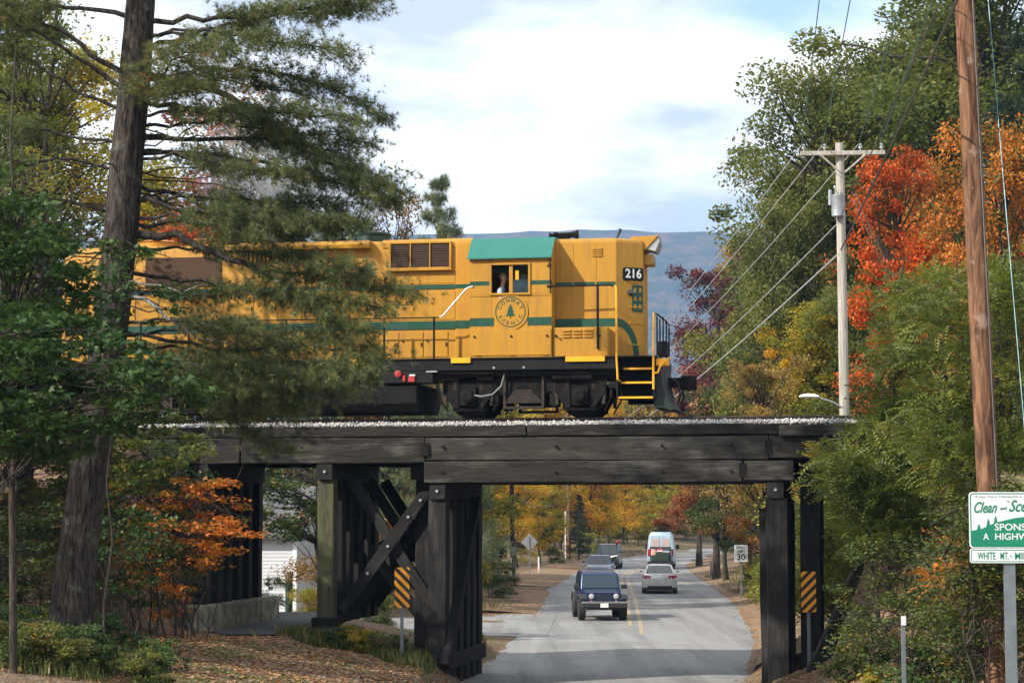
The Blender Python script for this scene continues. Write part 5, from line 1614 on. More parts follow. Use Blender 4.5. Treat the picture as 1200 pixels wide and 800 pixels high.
for px_, zz_, hh in ((-.42, -.135, .085), (-.29, -.085, .11), (-.19, -.05, .115)):
    for j, (w_, z0_, z1_) in enumerate(((.033, 0, .55), (.026, .28, .8), (.017, .56, 1.0))):
        tmb.add([(px_ - w_, -.039 - j * .0004, zs + zz_ + z0_ * hh), (px_ + w_, -.039 - j * .0004, zs + zz_ + z0_ * hh), (px_, -.039 - j * .0004, zs + zz_ + z1_ * hh)], [(0, 1, 2)])
tmb.build('painted_trees', M['sign_green'], pn)['kind'] = 'stuff'
def fit_text(s, x0, x1, zc, cap, y, mat, par, shear=0.0, bold=.0):
    vs, fs, w = text_shape(s, 1.0, shear=shear, bold=bold)
    xa = min(v.x for v in vs); xb = max(v.x for v in vs); ya = min(v.y for v in vs); yb = max(v.y for v in vs)
    q = MB().add([(x0 + (v.x - xa) / (xb - xa) * (x1 - x0), y, zc + ((v.y - ya) / (yb - ya) - .5) * cap) for v in vs], fs)
    o = q.build('word', M[mat], par); return o
fit_text('Keep New Hampshire', -.46, .17, zs + .32, .035, -.039, 'sign_green', pn)
fit_text('Clean', -.484, -.165, zs + .175, .155, -.039, 'sign_green', pn, .45, .02)
fit_text('and', -.125, -.025, zs + .165, .05, -.039, 'sign_green', pn, .45, .02)
fit_text('Scenic', -.005, .46, zs + .195, .165, -.039, 'sign_green', pn, .45, .02)
fit_text('SPONSOR', -.205, .43, zs - .095, .095, -.041, 'sign_white', pn, 0, .012)
fit_text('A', -.365, -.285, zs - .225, .092, -.041, 'sign_white', pn, 0, .012)
fit_text('HIGHWAY', -.20, .43, zs - .225, .092, -.041, 'sign_white', pn, 0, .012)
zl = zs - SHh / 2 - .105
pn2 = rrect(SW - .005, .195, .03, -.035, -.02, 0, zl).build('sign_panel', M['sign_white'], hs)
frame_ring(SW - .03, .165, .025, .010, -.038, zl, 'sign_green', 'border', pn2)
fit_text('WHITE', -.445, -.20, zl, .10, -.039, 'sign_green', pn2, 0, .012)
fit_text('MT.', -.135, -.02, zl, .10, -.039, 'sign_green', pn2, 0, .012)
fit_text('MILERS', .065, .40, zl, .10, -.039, 'sign_green', pn2, 0, .012)
for z_ in (zs + .26, zl):
    MB().cyl((-.02 if z_ > zl else .0, -.04, z_), (0, 1, 0), .012, .015, 8).build('bolt', M['steel_grey'], hs)

mk_ = put(1055, 31)
mo = empty('roadside_marker', tuple(mk_), R(8), 'slim steel marker post with small white reflector on the right bank', 'marker post')
mz_ = P(1055, 722, 31).z - mk_.z
sign_post(mo, mz_, .06)
MB().box(-.035, .035, -.02, -.005, mz_ - .13, mz_ + .01).build('reflector', M['sign_white'], mo)

def marker_mat(name, sgn):
    t = NT(name)
    tcx = t.n('ShaderNodeTexCoord'); sx2 = t.n('ShaderNodeSeparateXYZ'); t.l(tcx.outputs['Object'], sx2.inputs[0])
    v = t.math('ADD', t.math('MULTIPLY', sx2.outputs['X'], sgn), sx2.outputs['Z'])
    fr_ = t.math('FRACT', t.math('MULTIPLY', v, 1 / .222))
    c = t.mix(t.math('GREATER_THAN', fr_, .5), (0.85, 0.34, 0.012), (0.012, 0.011, 0.01))
    return t.done(t.bsdf(c, .55))
def object_marker(px, py_mid, D, sgn, label):
    b_ = put(px, D)
    o = empty('hazard_marker', tuple(b_), R(0), label, 'sign')
    zc_ = P(px, py_mid, D).z - b_.z
    sign_post(o, zc_ + .42, .075)
    rrect(.34, .92, .04, -.03, -.012, 0, zc_).build('striped_panel', marker_mat('hazard_stripes', sgn), o)
object_marker(472, 688, 46.6, 1.0, 'orange and black striped hazard marker beside the cross braced pier')
object_marker(945, 693, 46.3, -1.0, 'orange and black striped hazard marker in front of the right pier')

# speed limit sign and its neighbours
D_ = 96
b_ = put(867, D_)
sp = empty('speed_limit_sign', tuple(b_), R(-4), 'white speed limit 30 sign on the right verge', 'sign')
zc_ = P(867, 648, D_).z - b_.z
sign_post(sp, zc_ + .3, .10)
pnl = rrect(.64, .80, .05, -.03, -.012, 0, zc_).build('sign_panel', M['sign_white'], sp)
fit_text('SPEED', -.22, .22, zc_ + .27, .12, -.033, 'sign_black', pnl, 0, .01); fit_text('LIMIT', -.19, .19, zc_ + .10, .12, -.033, 'sign_black', pnl, 0, .01); fit_text('30', -.20, .20, zc_ - .17, .30, -.033, 'sign_black', pnl, 0, .02)
def small_sign(px, py, D, w, h, label, mat='steel_grey', diamond=False, name='road_sign', rz=0, pw=.08):
    b_ = put(px, D); o = empty(name, tuple(b_), rz, label, 'sign')
    zc_ = P(px, py, D).z - b_.z
    sign_post(o, zc_ + h * .4, pw)
    if diamond:
        d = w * .7071
        pm = MB().prism([(0, zc_ - d), (d, zc_), (0, zc_ + d), (-d, zc_)], .04, .055); pm.build('sign_panel', M[mat], o, .01)
    else:
        rrect(w, h, .04, -.03, -.012, 0, zc_).build('sign_panel', M[mat], o)
    return o
small_sign(620.5, 635, 135, .80, .80, 'grey back of a diamond warning sign on the far left verge', 'steel_grey', True)
small_sign(602, 645, 128, .36, .50, 'small pale grey sign in front of the dark brown pole', 'steel_grey')
small_sign(584, 643, 108, .76, .76, 'back of a diamond sign coloured dark for shade, half hidden in the roadside bush', 'grime', True)  # near-black steel puts the shade on this sign into its colour
small_sign(842, 641, 131, .42, .46, 'small grey sign on the right verge beyond the speed limit sign', 'steel_grey')
for px, py, D, lb in ((631, 652, 134, 'thin white marker post beside the grey diamond sign'), (599, 653, 127, 'thin white marker post at the foot of the dark brown pole'), (832, 658, 128, 'thin grey marker post on the right verge')):
    b_ = put(px, D); o = empty('roadside_marker', tuple(b_), 0, lb, 'marker post')
    sign_post(o, P(px, py, D).z - b_.z, .10, 'white' if px < 700 else 'post_steel')

# ================================================================== house
hx, hy = P(347, 680, 76).x, 76.0
hz = gz(hx - 2, hy) - .1
hs_ = empty('house', (hx, hy, hz), R(-6), 'white clapboard house beyond the left span of the bridge', 'house')
wl_ = MB()
prof = [(0, 0)]
hh = 3.2; ex = .135
for k in range(int(hh / ex)):
    prof += [(-.022, k * ex), (-.004, (k + 1) * ex - .001)]
prof += [(.10, int(hh / ex) * ex), (.10, 0)]
wl_.prism(prof[1:], -8.0, -.02, 'x')
M['clapboard'] = plain('white_clapboard', (0.50, 0.51, 0.52), .6, 0, .06, 2)
wo = wl_.build('wall', M['clapboard'], hs_)
MB().box(-8, 0, .05, 6.0, 0, hh).build('wall', M['clapboard'], hs_)
MB().box(-.12, .02, -.05, .12, 0, hh).build('corner_board', M['white'], hs_)
MB().box(-8.1, .06, -.03, 6.05, -.6, .02).build('foundation', M['concrete'], hs_)
r_ = MB(); r_.prism([(-.45, 3.12), (-.45, 3.22), (3.0, 5.3), (6.45, 3.22), (6.45, 3.12), (3.0, 5.18)], -8.3, .3, 'x'); r_.build('roof', plain('grey_shingles', (0.10, 0.10, 0.11), .9, 0, .3, 8, .4), hs_)
MB().prism([(.05, 3.19), (5.95, 3.19), (3.0, 5.1)], -.1, 0, 'x').build('gable', M['clapboard'], hs_)
for wx in (-3.6, -6.2):
    wn_ = MB().box(wx - .5, wx + .5, -.05, .0, 1.0, 2.3).build('window', M['white'], hs_)
    MB().box(wx - .42, wx + .42, -.056, -.045, 1.08, 1.62).build('pane', M['glass'], wn_)
    MB().box(wx - .42, wx + .42, -.056, -.045, 1.68, 2.22).build('pane', M['glass'], wn_)
b_ = put(340.5, 70)
o = empty('fence_post', tuple(b_), 0, 'dark green steel post standing before the white clapboard house', 'post')
MB().cyl((0, 0, .6), (0, 0, 1), .13, P(340, 652, 70).z - b_.z + 0.0, 12).build('pipe', M['green_paint'], o, 0, True)
MB().lathe((0, 0, .6 + (P(340, 652, 70).z - b_.z) / 2), (0, 0, 1), [(0, .14), (.04, .13), (.07, .05)], 12).build('cap', M['green_paint'], o, 0, True)
# ================================================================== vegetation
def gsurf(x, y):
    """height of the built ground mesh"""
    x = np.asarray(x, float); y = np.asarray(y, float)
    i = np.clip(np.searchsorted(gy, y) - 1, 0, len(gy) - 2); j = np.clip(np.searchsorted(gx, x) - 1, 0, len(gx) - 2)
    v = (y - gy[i]) / (gy[i + 1] - gy[i]); u = (x - gx[j]) / (gx[j + 1] - gx[j])
    return GZ[i, j] * (1 - u) * (1 - v) + GZ[i, j + 1] * u * (1 - v) + GZ[i + 1, j] * (1 - u) * v + GZ[i + 1, j + 1] * u * v

G = lambda *c: c
PAL = {
    'oak': leaf_mat('green_leaves', [(0.0, (0.07, 0.095, 0.022)), (0.45, (0.13, 0.16, 0.036)), (0.8, (0.19, 0.20, 0.045)), (1.0, (0.28, 0.23, 0.05))], 0.48),
    'oak_light': leaf_mat('olive_green_leaves', [(0.0, (0.07, 0.095, 0.022)), (0.45, (0.14, 0.165, 0.04)), (0.8, (0.21, 0.21, 0.05)), (1.0, (0.32, 0.25, 0.05))], 0.42),
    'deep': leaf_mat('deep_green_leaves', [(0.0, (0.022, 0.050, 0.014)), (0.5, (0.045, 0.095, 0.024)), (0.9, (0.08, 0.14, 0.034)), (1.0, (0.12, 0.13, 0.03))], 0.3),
    'locust': leaf_mat('feathery_green_leaves', [(0.0, (0.06, 0.085, 0.016)), (0.5, (0.12, 0.155, 0.028)), (0.85, (0.22, 0.22, 0.04)), (1.0, (0.36, 0.22, 0.03))], 0.4),
    'red': leaf_mat('scarlet_leaves', [(0.0, (0.08, 0.08, 0.02)), (0.16, (0.30, 0.07, 0.015)), (0.45, (0.60, 0.10, 0.015)), (0.75, (0.72, 0.17, 0.02)), (1.0, (0.50, 0.25, 0.04))], 0.4),
    'orange': leaf_mat('orange_leaves', [(0.0, (0.07, 0.09, 0.02)), (0.22, (0.16, 0.12, 0.02)), (0.40, (0.46, 0.14, 0.018)), (0.8, (0.66, 0.25, 0.03)), (1.0, (0.45, 0.30, 0.05))], 0.4),
    'orange_green': leaf_mat('leaves_half_turned_orange', [(0.0, (0.06, 0.09, 0.02)), (0.36, (0.12, 0.13, 0.03)), (0.46, (0.36, 0.14, 0.02)), (0.75, (0.62, 0.19, 0.025)), (1.0, (0.50, 0.28, 0.05))], 0.42),
    'gold': leaf_mat('golden_leaves', [(0.0, (0.14, 0.14, 0.02)), (0.25, (0.42, 0.29, 0.03)), (0.6, (0.80, 0.50, 0.04)), (1.0, (0.76, 0.32, 0.03))], 0.58),
    'goldgreen': leaf_mat('yellow_green_leaves', [(0.0, (0.09, 0.12, 0.02)), (0.4, (0.26, 0.26, 0.035)), (0.75, (0.52, 0.40, 0.045)), (1.0, (0.66, 0.46, 0.05))], 0.55),
    'lime': leaf_mat('bright_yellow_green_leaves', [(0.0, (0.10, 0.13, 0.02)), (0.5, (0.24, 0.26, 0.04)), (1.0, (0.42, 0.36, 0.06))], 0.45),
    'purple': leaf_mat('purple_leaves', [(0.0, (0.055, 0.014, 0.022)), (0.5, (0.13, 0.035, 0.045)), (1.0, (0.26, 0.07, 0.05))], 0.3),
    'rust': leaf_mat('rusty_red_leaves', [(0.0, (0.13, 0.04, 0.02)), (0.5, (0.30, 0.085, 0.03)), (1.0, (0.34, 0.18, 0.05))], 0.35),
    'tan': leaf_mat('tan_yellow_leaves', [(0.0, (0.18, 0.12, 0.04)), (0.5, (0.36, 0.24, 0.07)), (1.0, (0.48, 0.34, 0.09))], 0.4),
    'pink': leaf_mat('faded_pink_leaves', [(0.0, (0.30, 0.07, 0.05)), (0.5, (0.46, 0.16, 0.10)), (1.0, (0.40, 0.26, 0.14))], 0.4),
    'pale': leaf_mat('pale_green_leaves', [(0.0, (0.07, 0.10, 0.055)), (0.5, (0.14, 0.18, 0.09)), (1.0, (0.30, 0.28, 0.15))], 0.4),
    'brown': leaf_mat('brown_leaves', [(0.0, (0.14, 0.08, 0.03)), (0.5, (0.28, 0.17, 0.06)), (1.0, (0.34, 0.24, 0.09))], 0.35),
    'mixed': leaf_mat('green_leaves_turning_red', [(0.0, (0.02, 0.05, 0.012)), (0.55, (0.06, 0.10, 0.02)), (0.78, (0.16, 0.16, 0.035)), (0.86, (0.45, 0.30, 0.20)), (0.93, (0.45, 0.06, 0.03)), (1.0, (0.5, 0.3, 0.1))], 0.35),
    'sapling': leaf_mat('orange_and_green_leaves', [(0.0, (0.03, 0.06, 0.014)), (0.40, (0.07, 0.11, 0.02)), (0.52, (0.30, 0.15, 0.02)), (0.75, (0.60, 0.17, 0.02)), (1.0, (0.66, 0.24, 0.03))], 0.4),
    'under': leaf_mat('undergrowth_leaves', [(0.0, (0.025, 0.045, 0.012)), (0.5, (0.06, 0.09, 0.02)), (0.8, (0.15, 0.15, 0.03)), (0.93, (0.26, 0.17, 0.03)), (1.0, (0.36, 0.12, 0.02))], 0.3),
    'spruce': leaf_mat('dark_needles', [(0.0, (0.008, 0.018, 0.010)), (0.5, (0.018, 0.036, 0.018)), (1.0, (0.04, 0.065, 0.025))], 0.1),
    'needle': leaf_mat('pine_needles', [(0.0, (0.065, 0.085, 0.03)), (0.5, (0.125, 0.155, 0.05)), (0.82, (0.19, 0.19, 0.06)), (0.92, (0.28, 0.16, 0.05)), (1.0, (0.32, 0.15, 0.05))], 0.28, 0.45, 0.35),
    'litter': leaf_mat('fallen_leaves', [(0.0, (0.13, 0.06, 0.025)), (0.35, (0.30, 0.14, 0.05)), (0.65, (0.42, 0.24, 0.10)), (0.85, (0.46, 0.36, 0.24)), (1.0, (0.50, 0.17, 0.03))], 0.1, 0.8, 0.4),
    'grass': leaf_mat('grass_blades', [(0.0, (0.04, 0.065, 0.014)), (0.6, (0.10, 0.13, 0.03)), (0.85, (0.22, 0.20, 0.06)), (1.0, (0.34, 0.26, 0.10))], 0.3),
}

def limb(mb, a, b, r0, r1, rg, n=4, sagk=0.06, sides=6):
    a = np.asarray(a, float); b = np.asarray(b, float)
    L = np.linalg.norm(b - a)
    pts, rs = [], []
    for k in range(n + 1):
        t = k / n
        p = a + (b - a) * t
        p = p + rg.normal(size=3) * L * 0.03 * (0 if k in (0, n) else 1)
        p[2] += L * sagk * math.sin(math.pi * t)
        pts.append(p); rs.append(r0 + (r1 - r0) * t)
    mb.tube(pts, rs, sides, False)
    return pts

def broadleaf(seed, h, cr, base=0.3, clumps=90, per=220, leaf=0.17, cl_r=1.05, top=0.8, tpl='quad', up=0.35, trunk_r=None, stems=1):
    """trunk mesh and crown mesh of a leafy tree of height h, standing at the origin"""
    rg = np.random.default_rng(seed)
    mb = MB()
    tr = trunk_r or h * 0.013
    tops = []
    axes = []
    for s in range(stems):
        ang = rg.uniform(0, 6.28)
        off = np.array([math.cos(ang), math.sin(ang), 0]) * (cr * 0.35 if stems > 1 else cr * 0.08)
        pts = []
        for k in range(8):
            t = k / 7
            pts.append(np.array([0, 0, -0.4]) + np.array([off[0] * t, off[1] * t, (h * 0.86 + 0.4) * t]) + rg.normal(size=3) * np.array([1, 1, 0]) * h * 0.006 * (k > 0))
        rs = [tr * (1.35 if k == 0 else 1 - 0.85 * k / 7) / math.sqrt(stems) for k in range(8)]
        mb.tube(pts, rs, 9, False)
        axes.append(pts)
    P_, S_, LV = [], [], []
    nl = max(5, clumps // 10)
    lobes = []
    for i in range(nl):
        t = base + (1 - base) * ((i + .3 + .5 * rg.random()) / nl)
        u = (t - base) / (1 - base)
        env = cr * (math.sin(math.pi * min(1, (u * 0.86 + 0.14)) ** 0.8)) ** 0.6 * (1 - 0.25 * u)
        a = i * 2.4 + rg.uniform(-.5, .5)
        rad = env * rg.uniform(.35, .85) * (1 if u < .85 else .5)
        lobes.append((rad * math.cos(a), rad * math.sin(a), t * h, rg.normal(0, .10), rg.uniform(.7, 1.25)))
    for c in range(clumps):
        lb = lobes[c % nl]
        g_ = rg.normal(size=3)
        lr = cr * .30 * lb[4]
        ctr = np.array([lb[0] + g_[0] * lr, lb[1] + g_[1] * lr, min(h - cl_r * .3, max(base * h, lb[2] + g_[2] * lr * .75))])
        t = ctr[2] / h
        ax = axes[c % stems]
        zt = max(0.12, t - rg.uniform(0.08, 0.22)) * h
        kk = min(6, max(0, int((zt + 0.4) / (h * 0.86 + 0.4) * 7)))
        st = np.asarray(ax[kk]) + (np.asarray(ax[kk + 1]) - np.asarray(ax[kk])) * 0.5
        limb(mb, st, ctr, tr * 0.30, tr * 0.05, rg, 4, 0.05, 5)
        r = cl_r * rg.uniform(0.5, 1.4)
        n = int(per * rg.uniform(0.6, 1.35))
        d = rg.normal(size=(n, 3)); d /= np.linalg.norm(d, axis=1)[:, None]
        d *= (rg.random(n) ** 0.42)[:, None] * r
        d[:, 2] *= 0.62
        P_.append(ctr + d)
        S_.append(leaf * rg.uniform(0.7, 1.3, n))
        LV.append(np.clip(0.5 + lb[3] + rg.normal(0, 0.12) + rg.normal(0, 0.16, n), 0.01, 0.99))
    P_ = np.concatenate(P_); S_ = np.concatenate(S_); LV = np.concatenate(LV)
    crown = scatter('crown', P_, S_, tpl, seed + 1, up, LV)
    tm_ = mb.mesh('trunk'); tm_.polygons.foreach_set('use_smooth', [True] * len(tm_.polygons))
    return tm_, crown, h

def conifer(seed, h, cr, whorls=22, tuft=0.28, per=60, droop=0.12):
    rg = np.random.default_rng(seed)
    mb = MB(); mb.tube([(0, 0, -.4), (0, 0, h * .5), (0.05, 0, h)], [h * .014, h * .009, .01], 8, False)
    P_, D_, LV = [], [], []
    for w in range(whorls):
        t = 0.12 + 0.86 * w / (whorls - 1)
        L = cr * (1 - t) ** 0.75 * rg.uniform(0.75, 1.15) + 0.25
        for k in range(6):
            a = rg.uniform(0, 6.283)
            z = t * h + rg.uniform(-.15, .15)
            e = np.array([math.cos(a) * L, math.sin(a) * L, z + L * (0.18 - droop * 2 * (1 - t)) + rg.uniform(-.1, .1)])
            s = np.array([0, 0, z])
            mb.tube([s, (s + e) / 2 + np.array([0, 0, .04 * L]), e], [.012 * h / 12, .008, .004], 4, False)
            n = int(per * (0.35 + L / cr))
            u = rg.random(n) ** 0.6
            side = np.array([-math.sin(a), math.cos(a), 0])
            p = s + (e - s) * u[:, None] + side * (rg.normal(0, .16 * L, n) * (0.3 + u))[:, None] + rg.normal(0, .05 * L + .03, (n, 3))
            d = np.array([math.cos(a), math.sin(a), .35]) + rg.normal(0, .5, (n, 3))
            P_.append(p); D_.append(d); LV.append(np.clip(.45 + rg.normal(0, .15) + rg.normal(0, .15, n), 0, .99))
    P_ = np.concatenate(P_)
    crown = scatter('crown', P_, tuft * rg.uniform(.7, 1.3, len(P_)), 'tuft', seed, .3, np.concatenate(LV), np.concatenate(D_))
    tm_ = mb.mesh('trunk')
    return tm_, crown, h

FORM = {
    'oak_a': broadleaf(1, 20, 4.6, .22, 190, 300, .20, 1.2),
    'oak_b': broadleaf(2, 20, 5.2, .25, 190, 300, .20, 1.25),
    'slim': broadleaf(3, 18, 3.0, .20, 100, 270, .20, 1.0),
    'forest_a': broadleaf(5, 18, 4.0, .14, 110, 170, .34, 1.2),
    'forest_b': broadleaf(6, 18, 3.6, .10, 105, 170, .34, 1.15),
    'maple': broadleaf(8, 12, 3.1, .18, 110, 290, .15, .85),
    'sparse': broadleaf(9, 17, 3.4, .25, 80, 120, .22, 1.0),
    'high': broadleaf(10, 18, 3.4, .42, 80, 230, .19, 1.0),
    'shrub': broadleaf(12, 3.0, 1.7, .08, 42, 150, .12, .50, stems=4, trunk_r=.035),
    'shrub_b': broadleaf(13, 3.0, 1.5, .05, 40, 150, .11, .48, stems=5, trunk_r=.03),
    'bush_near': broadleaf(14, 1.6, 1.25, .05, 34, 60, .15, .42, tpl='oval', stems=5, trunk_r=.02),
    'pine_far': conifer(21, 15, 3.2, 24, .34, 46, .02),
    'spruce_far': conifer(22, 15, 3.4, 26, .34, 46, .12),
}
def tree(form, px, ytop, Y, pal, label, name='deciduous_tree', group=None, rz=0.0, bark='bark_dark', wide=1.0, X=None, cat='tree', parts=('trunk', 'crown'), hgt=None):
    tm_, cm_, h = FORM[form]
    if X is None: X = (px - 600) * Y / FPX
    z0 = float(gsurf(X, Y)) if -4000 < X < 4000 else 0
    H_ = hgt or (CAM_H + (600 - ytop) * Y / FPX - z0)
    o = empty(name, (X, Y, z0), rz, label, cat, group, H_ / h)
    o.scale = (H_ / h * wide, H_ / h * wide, H_ / h)
    link(parts[0], tm_, M[bark], o)
    link(parts[1], cm_, PAL[pal], o)
    return o

# ---- right side, behind the track
tree('oak_a', 976, 92, 88, 'oak', 'tall broad green leafed tree behind the grey utility pole', rz=.4, wide=.92)
tree('oak_b', 925, 235, 84, 'oak_light', 'rounded olive green tree beside the falling power wires', rz=3.0, wide=.62)
tree('oak_b', 1068, 28, 93, 'oak', 'tallest green tree behind the scarlet maple', rz=2.0, wide=.85)
tree('oak_a', 1165, -60, 86, 'oak', 'dark green tree towering behind the reddish brown pole', rz=3.3)
tree('slim', 932, 190, 97, 'oak_light', 'slim olive green tree at the outer edge of the tall trees', rz=1.0, wide=1.1)
tree('high', 1056, 168, 66, 'red', 'scarlet maple glowing beside the grey utility pole', 'maple_tree', rz=2.1, wide=.66)
tree('maple', 1095, 200, 70, 'orange_green', 'half turned orange and green maple between the scarlet maple and brown pole', 'maple_tree', rz=2.8, wide=.55)
tree('maple', 1180, 150, 64, 'orange_green', 'orange and green maple behind the reddish brown pole and teal wire', 'maple_tree', rz=1.9, wide=.62)
tree('oak_b', 1016, 78, 97, 'oak', 'dense green tree whose crown rises just above the crossarm', rz=4.4, wide=.8)
tree('oak_a', 1118, 5, 99, 'oak_light', 'olive green tree between the crossarm and the brown pole', rz=1.4, wide=.85)
tree('spruce_far', 1240, -80, 70, 'spruce', 'dark evergreen with hanging boughs beside the orange maple', 'evergreen_tree', rz=.2, wide=.9)
tree('high', 838, 303, 123, 'purple', 'purple leafed tree in front of the blue mountain', rz=.3, wide=.85)
tree('slim', 872, 278, 137, 'tan', 'thin yellowish tree rising behind the purple tree', rz=2.2, wide=.75)
tree('slim', 818, 425, 152, 'rust', 'low rust red tree behind the coupler', rz=2.4, wide=1.15)
tree('high', 893, 418, 73, 'tan', 'yellow tan tree beside the street lamp', rz=1.1, wide=.85)
tree('high', 940, 385, 82, 'gold', 'golden tree glowing between the tall green trunks', rz=4.1, wide=.7)
tree('oak_a', 1015, 340, 78, 'oak', 'shorter green tree filling the gap under the tall ones', rz=5.0, wide=.9)
# ---- beyond the bridge on the right
tree('maple', 850, 545, 119, 'mixed', 'green tree turning red at the bend of the road', rz=.9, hgt=11.0, wide=1.1)
tree('maple', 900, 560, 106, 'orange', 'orange maple reaching over the speed limit sign', 'maple_tree', rz=3.9, hgt=9.0, wide=1.05)
tree('maple', 958, 560, 92, 'gold', 'golden tree behind the right pier', rz=5.1, hgt=9.5, wide=1.0)
tree('slim', 965, 500, 80, 'goldgreen', 'yellow green tree half hidden by the right pier', rz=5.7, hgt=12.0, wide=1.2)
for k, (px, D, hgt, pal, lb) in enumerate(((890, 92, 1.9, 'goldgreen', 'yellow green shrub at the foot of the speed limit sign'), (900, 84, 2.0, 'lime', 'bright leafed shrub on the right verge by the pier'), (880, 104, 1.3, 'under', 'low dark shrub beside the speed limit sign post'), (872, 118, 1.0, 'tan', 'low tan shrub on the right verge'), (898, 98, 1.5, 'under', 'bushy dark green shrub behind the speed limit sign'))):
    tree('shrub', px, 0, D, pal, lb, 'shrub', None, k * 1.3, hgt=hgt, cat='shrub', parts=('stem', 'foliage'))
for k, (px, D, hgt) in enumerate(((974, 53.5, 3.0), (990, 54.5, 3.6), (985, 57, 3.6), (1010, 60, 4.4), (968, 62, 3.2), (1035, 58, 4.6))):
    tree('shrub', px, 0, D, 'lime', 'sunlit yellow green shrub behind the raking strut', 'shrub', 'sunlit shrubs behind the right pier', k * 1.7, hgt=hgt, cat='shrub', parts=('stem', 'foliage'))
# ---- forest seen under the bridge
fr_ = random.Random(5)
for k, (px, D, pal) in enumerate(((560, 150, 'goldgreen'), (585, 165, 'goldgreen'), (612, 178, 'gold'), (636, 190, 'orange'), (655, 200, 'gold'), (690, 205, 'gold'), (712, 222, 'gold'), (545, 120, 'goldgreen'))):
    tree('forest_a' if k % 2 else 'forest_b', px, 0, D, pal, ('golden' if pal == 'gold' else 'orange' if pal == 'orange' else 'yellow green') + ' forest tree at the wood edge left of the bend', 'forest_tree', 'wood edge trees left of the bend, ' + pal, fr_.uniform(0, 6), hgt=fr_.uniform(15, 20))
for k in range(13):
    px = 640 + k * 17.5 + fr_.uniform(-5, 5)
    pal = ['gold', 'goldgreen', 'gold', 'oak_light', 'gold', 'goldgreen'][k % 6]
    D = 262 + fr_.uniform(-12, 22)
    if px > 800: D += 30
    tree('forest_b' if k % 2 else 'forest_a', px, 0, D, pal, {'gold': 'golden', 'goldgreen': 'yellow green', 'oak_light': 'olive green', 'orange': 'orange'}[pal] + ' forest tree in the wood beyond the bend', 'forest_tree', 'trees of the wood beyond the bend, ' + pal, fr_.uniform(0, 6), hgt=fr_.uniform(17, 22))
for k in range(14):
    px = 560 + k * 21 + fr_.uniform(-6, 6)
    pal = ['oak', 'gold', 'deep', 'goldgreen'][k % 4]
    tree('oak_b', px, 0, 330 + fr_.uniform(-10, 30), pal, {'gold': 'golden', 'goldgreen': 'yellow green', 'oak': 'green', 'deep': 'dark green'}[pal] + ' tree deep in the far wood', 'forest_tree', 'trees deep in the far wood, ' + pal, fr_.uniform(0, 6), hgt=fr_.uniform(18, 23), wide=1.2)
for k in range(12):
    px = 625 + k * 18 + fr_.uniform(-6, 6)
    tree('shrub', px, 0, 236 + (30 if px > 760 else 0) + fr_.uniform(-8, 8), ['under', 'goldgreen', 'lime'][k % 3], ['dark', 'yellow green', 'bright'][k % 3] + ' shrub along the foot of the far wood', 'shrub', 'shrubs along the far wood, kind %s' % 'abc'[k % 3], fr_.uniform(0, 6), hgt=fr_.uniform(2, 4.5), cat='shrub', wide=1.3, parts=('stem', 'foliage'))
for k, (px, D, hgt, pal, lb) in enumerate(((606, 146, 9, 'gold', 'low golden tree right behind the grey diamond sign'), (632, 160, 8, 'goldgreen', 'low yellow green tree between the two far poles'), (648, 184, 10, 'gold', 'low golden tree just behind the far brown pole'), (700, 208, 10, 'goldgreen', 'low yellow green tree above the black sport utility car'), (730, 232, 11, 'gold', 'low golden tree where the road bends away'), (880, 132, 8, 'gold', 'low golden tree at the inside of the bend'))):
    tree('maple', px, 0, D, pal, lb, 'deciduous_tree', None, k * 1.3, hgt=hgt, wide=1.15)
tree('spruce_far', 678, 0, 172, 'spruce', 'small dark conifer beside the far brown utility pole', 'evergreen_tree', hgt=5.5)
for k, (px, D, hgt, pal, lb) in enumerate(((574, 96, 1.9, 'oak', 'rounded green bush on the left corner behind the pier'), (590, 100, 1.6, 'deep', 'dark green bush at the foot of the left corner'), (552, 90, 3.2, 'goldgreen', 'tall yellow green bush behind the road pier'), (556, 124, 4.0, 'goldgreen', 'large yellow green bush before the dark brown pole'), (612, 158, 2.0, 'goldgreen', 'loose yellow green bush behind the diamond sign'), (645, 160, 2.4, 'under', 'dark bush near the pale conduit pole'), (690, 178, 2.2, 'lime', 'bright bush at the wood edge'), (540, 110, 5.5, 'oak_light', 'tall olive bush behind the cross braces'))):
    tree('shrub_b', px, 0, D, pal, lb, 'shrub', None, k * 1.1, hgt=hgt, cat='shrub', parts=('stem', 'foliage'), wide=1.15)
# ---- behind the left span
tree('maple', 452, 0, 92, 'orange', 'orange tree seen between the crossed braces', 'maple_tree', rz=2.7, hgt=10.5, wide=1.2)
tree('maple', 478, 0, 106, 'gold', 'golden tree seen past the crossed braces', rz=.7, hgt=11, wide=1.2)
tree('forest_a', 500, 0, 125, 'goldgreen', 'yellow green tree behind the road pier', rz=.7, hgt=15, wide=1.2)
tree('forest_b', 420, 0, 112, 'oak_light', 'olive green tree behind the path bent', rz=1.7, hgt=14, wide=1.2)
for k, (px, D, hgt, pal, lb) in enumerate(((372, 68, 2.6, 'brown', 'brown leafed bush beside the white house corner'), (358, 64, 1.4, 'goldgreen', 'small yellow bush at the foot of the white house'), (322, 57.5, 1.0, 'oak', 'green bush on the end of the concrete footing'), (450, 62, 1.3, 'under', 'low dark bush under the crossed braces'), (432, 70, 2.0, 'oak', 'green bush beyond the crossed braces'), (398, 66, 2.4, 'brown', 'brown bush behind the mossy post'))):
    tree('shrub_b', px, 0, D, pal, lb, 'shrub', None, k * 1.9, hgt=hgt, cat='shrub', parts=('stem', 'foliage'))
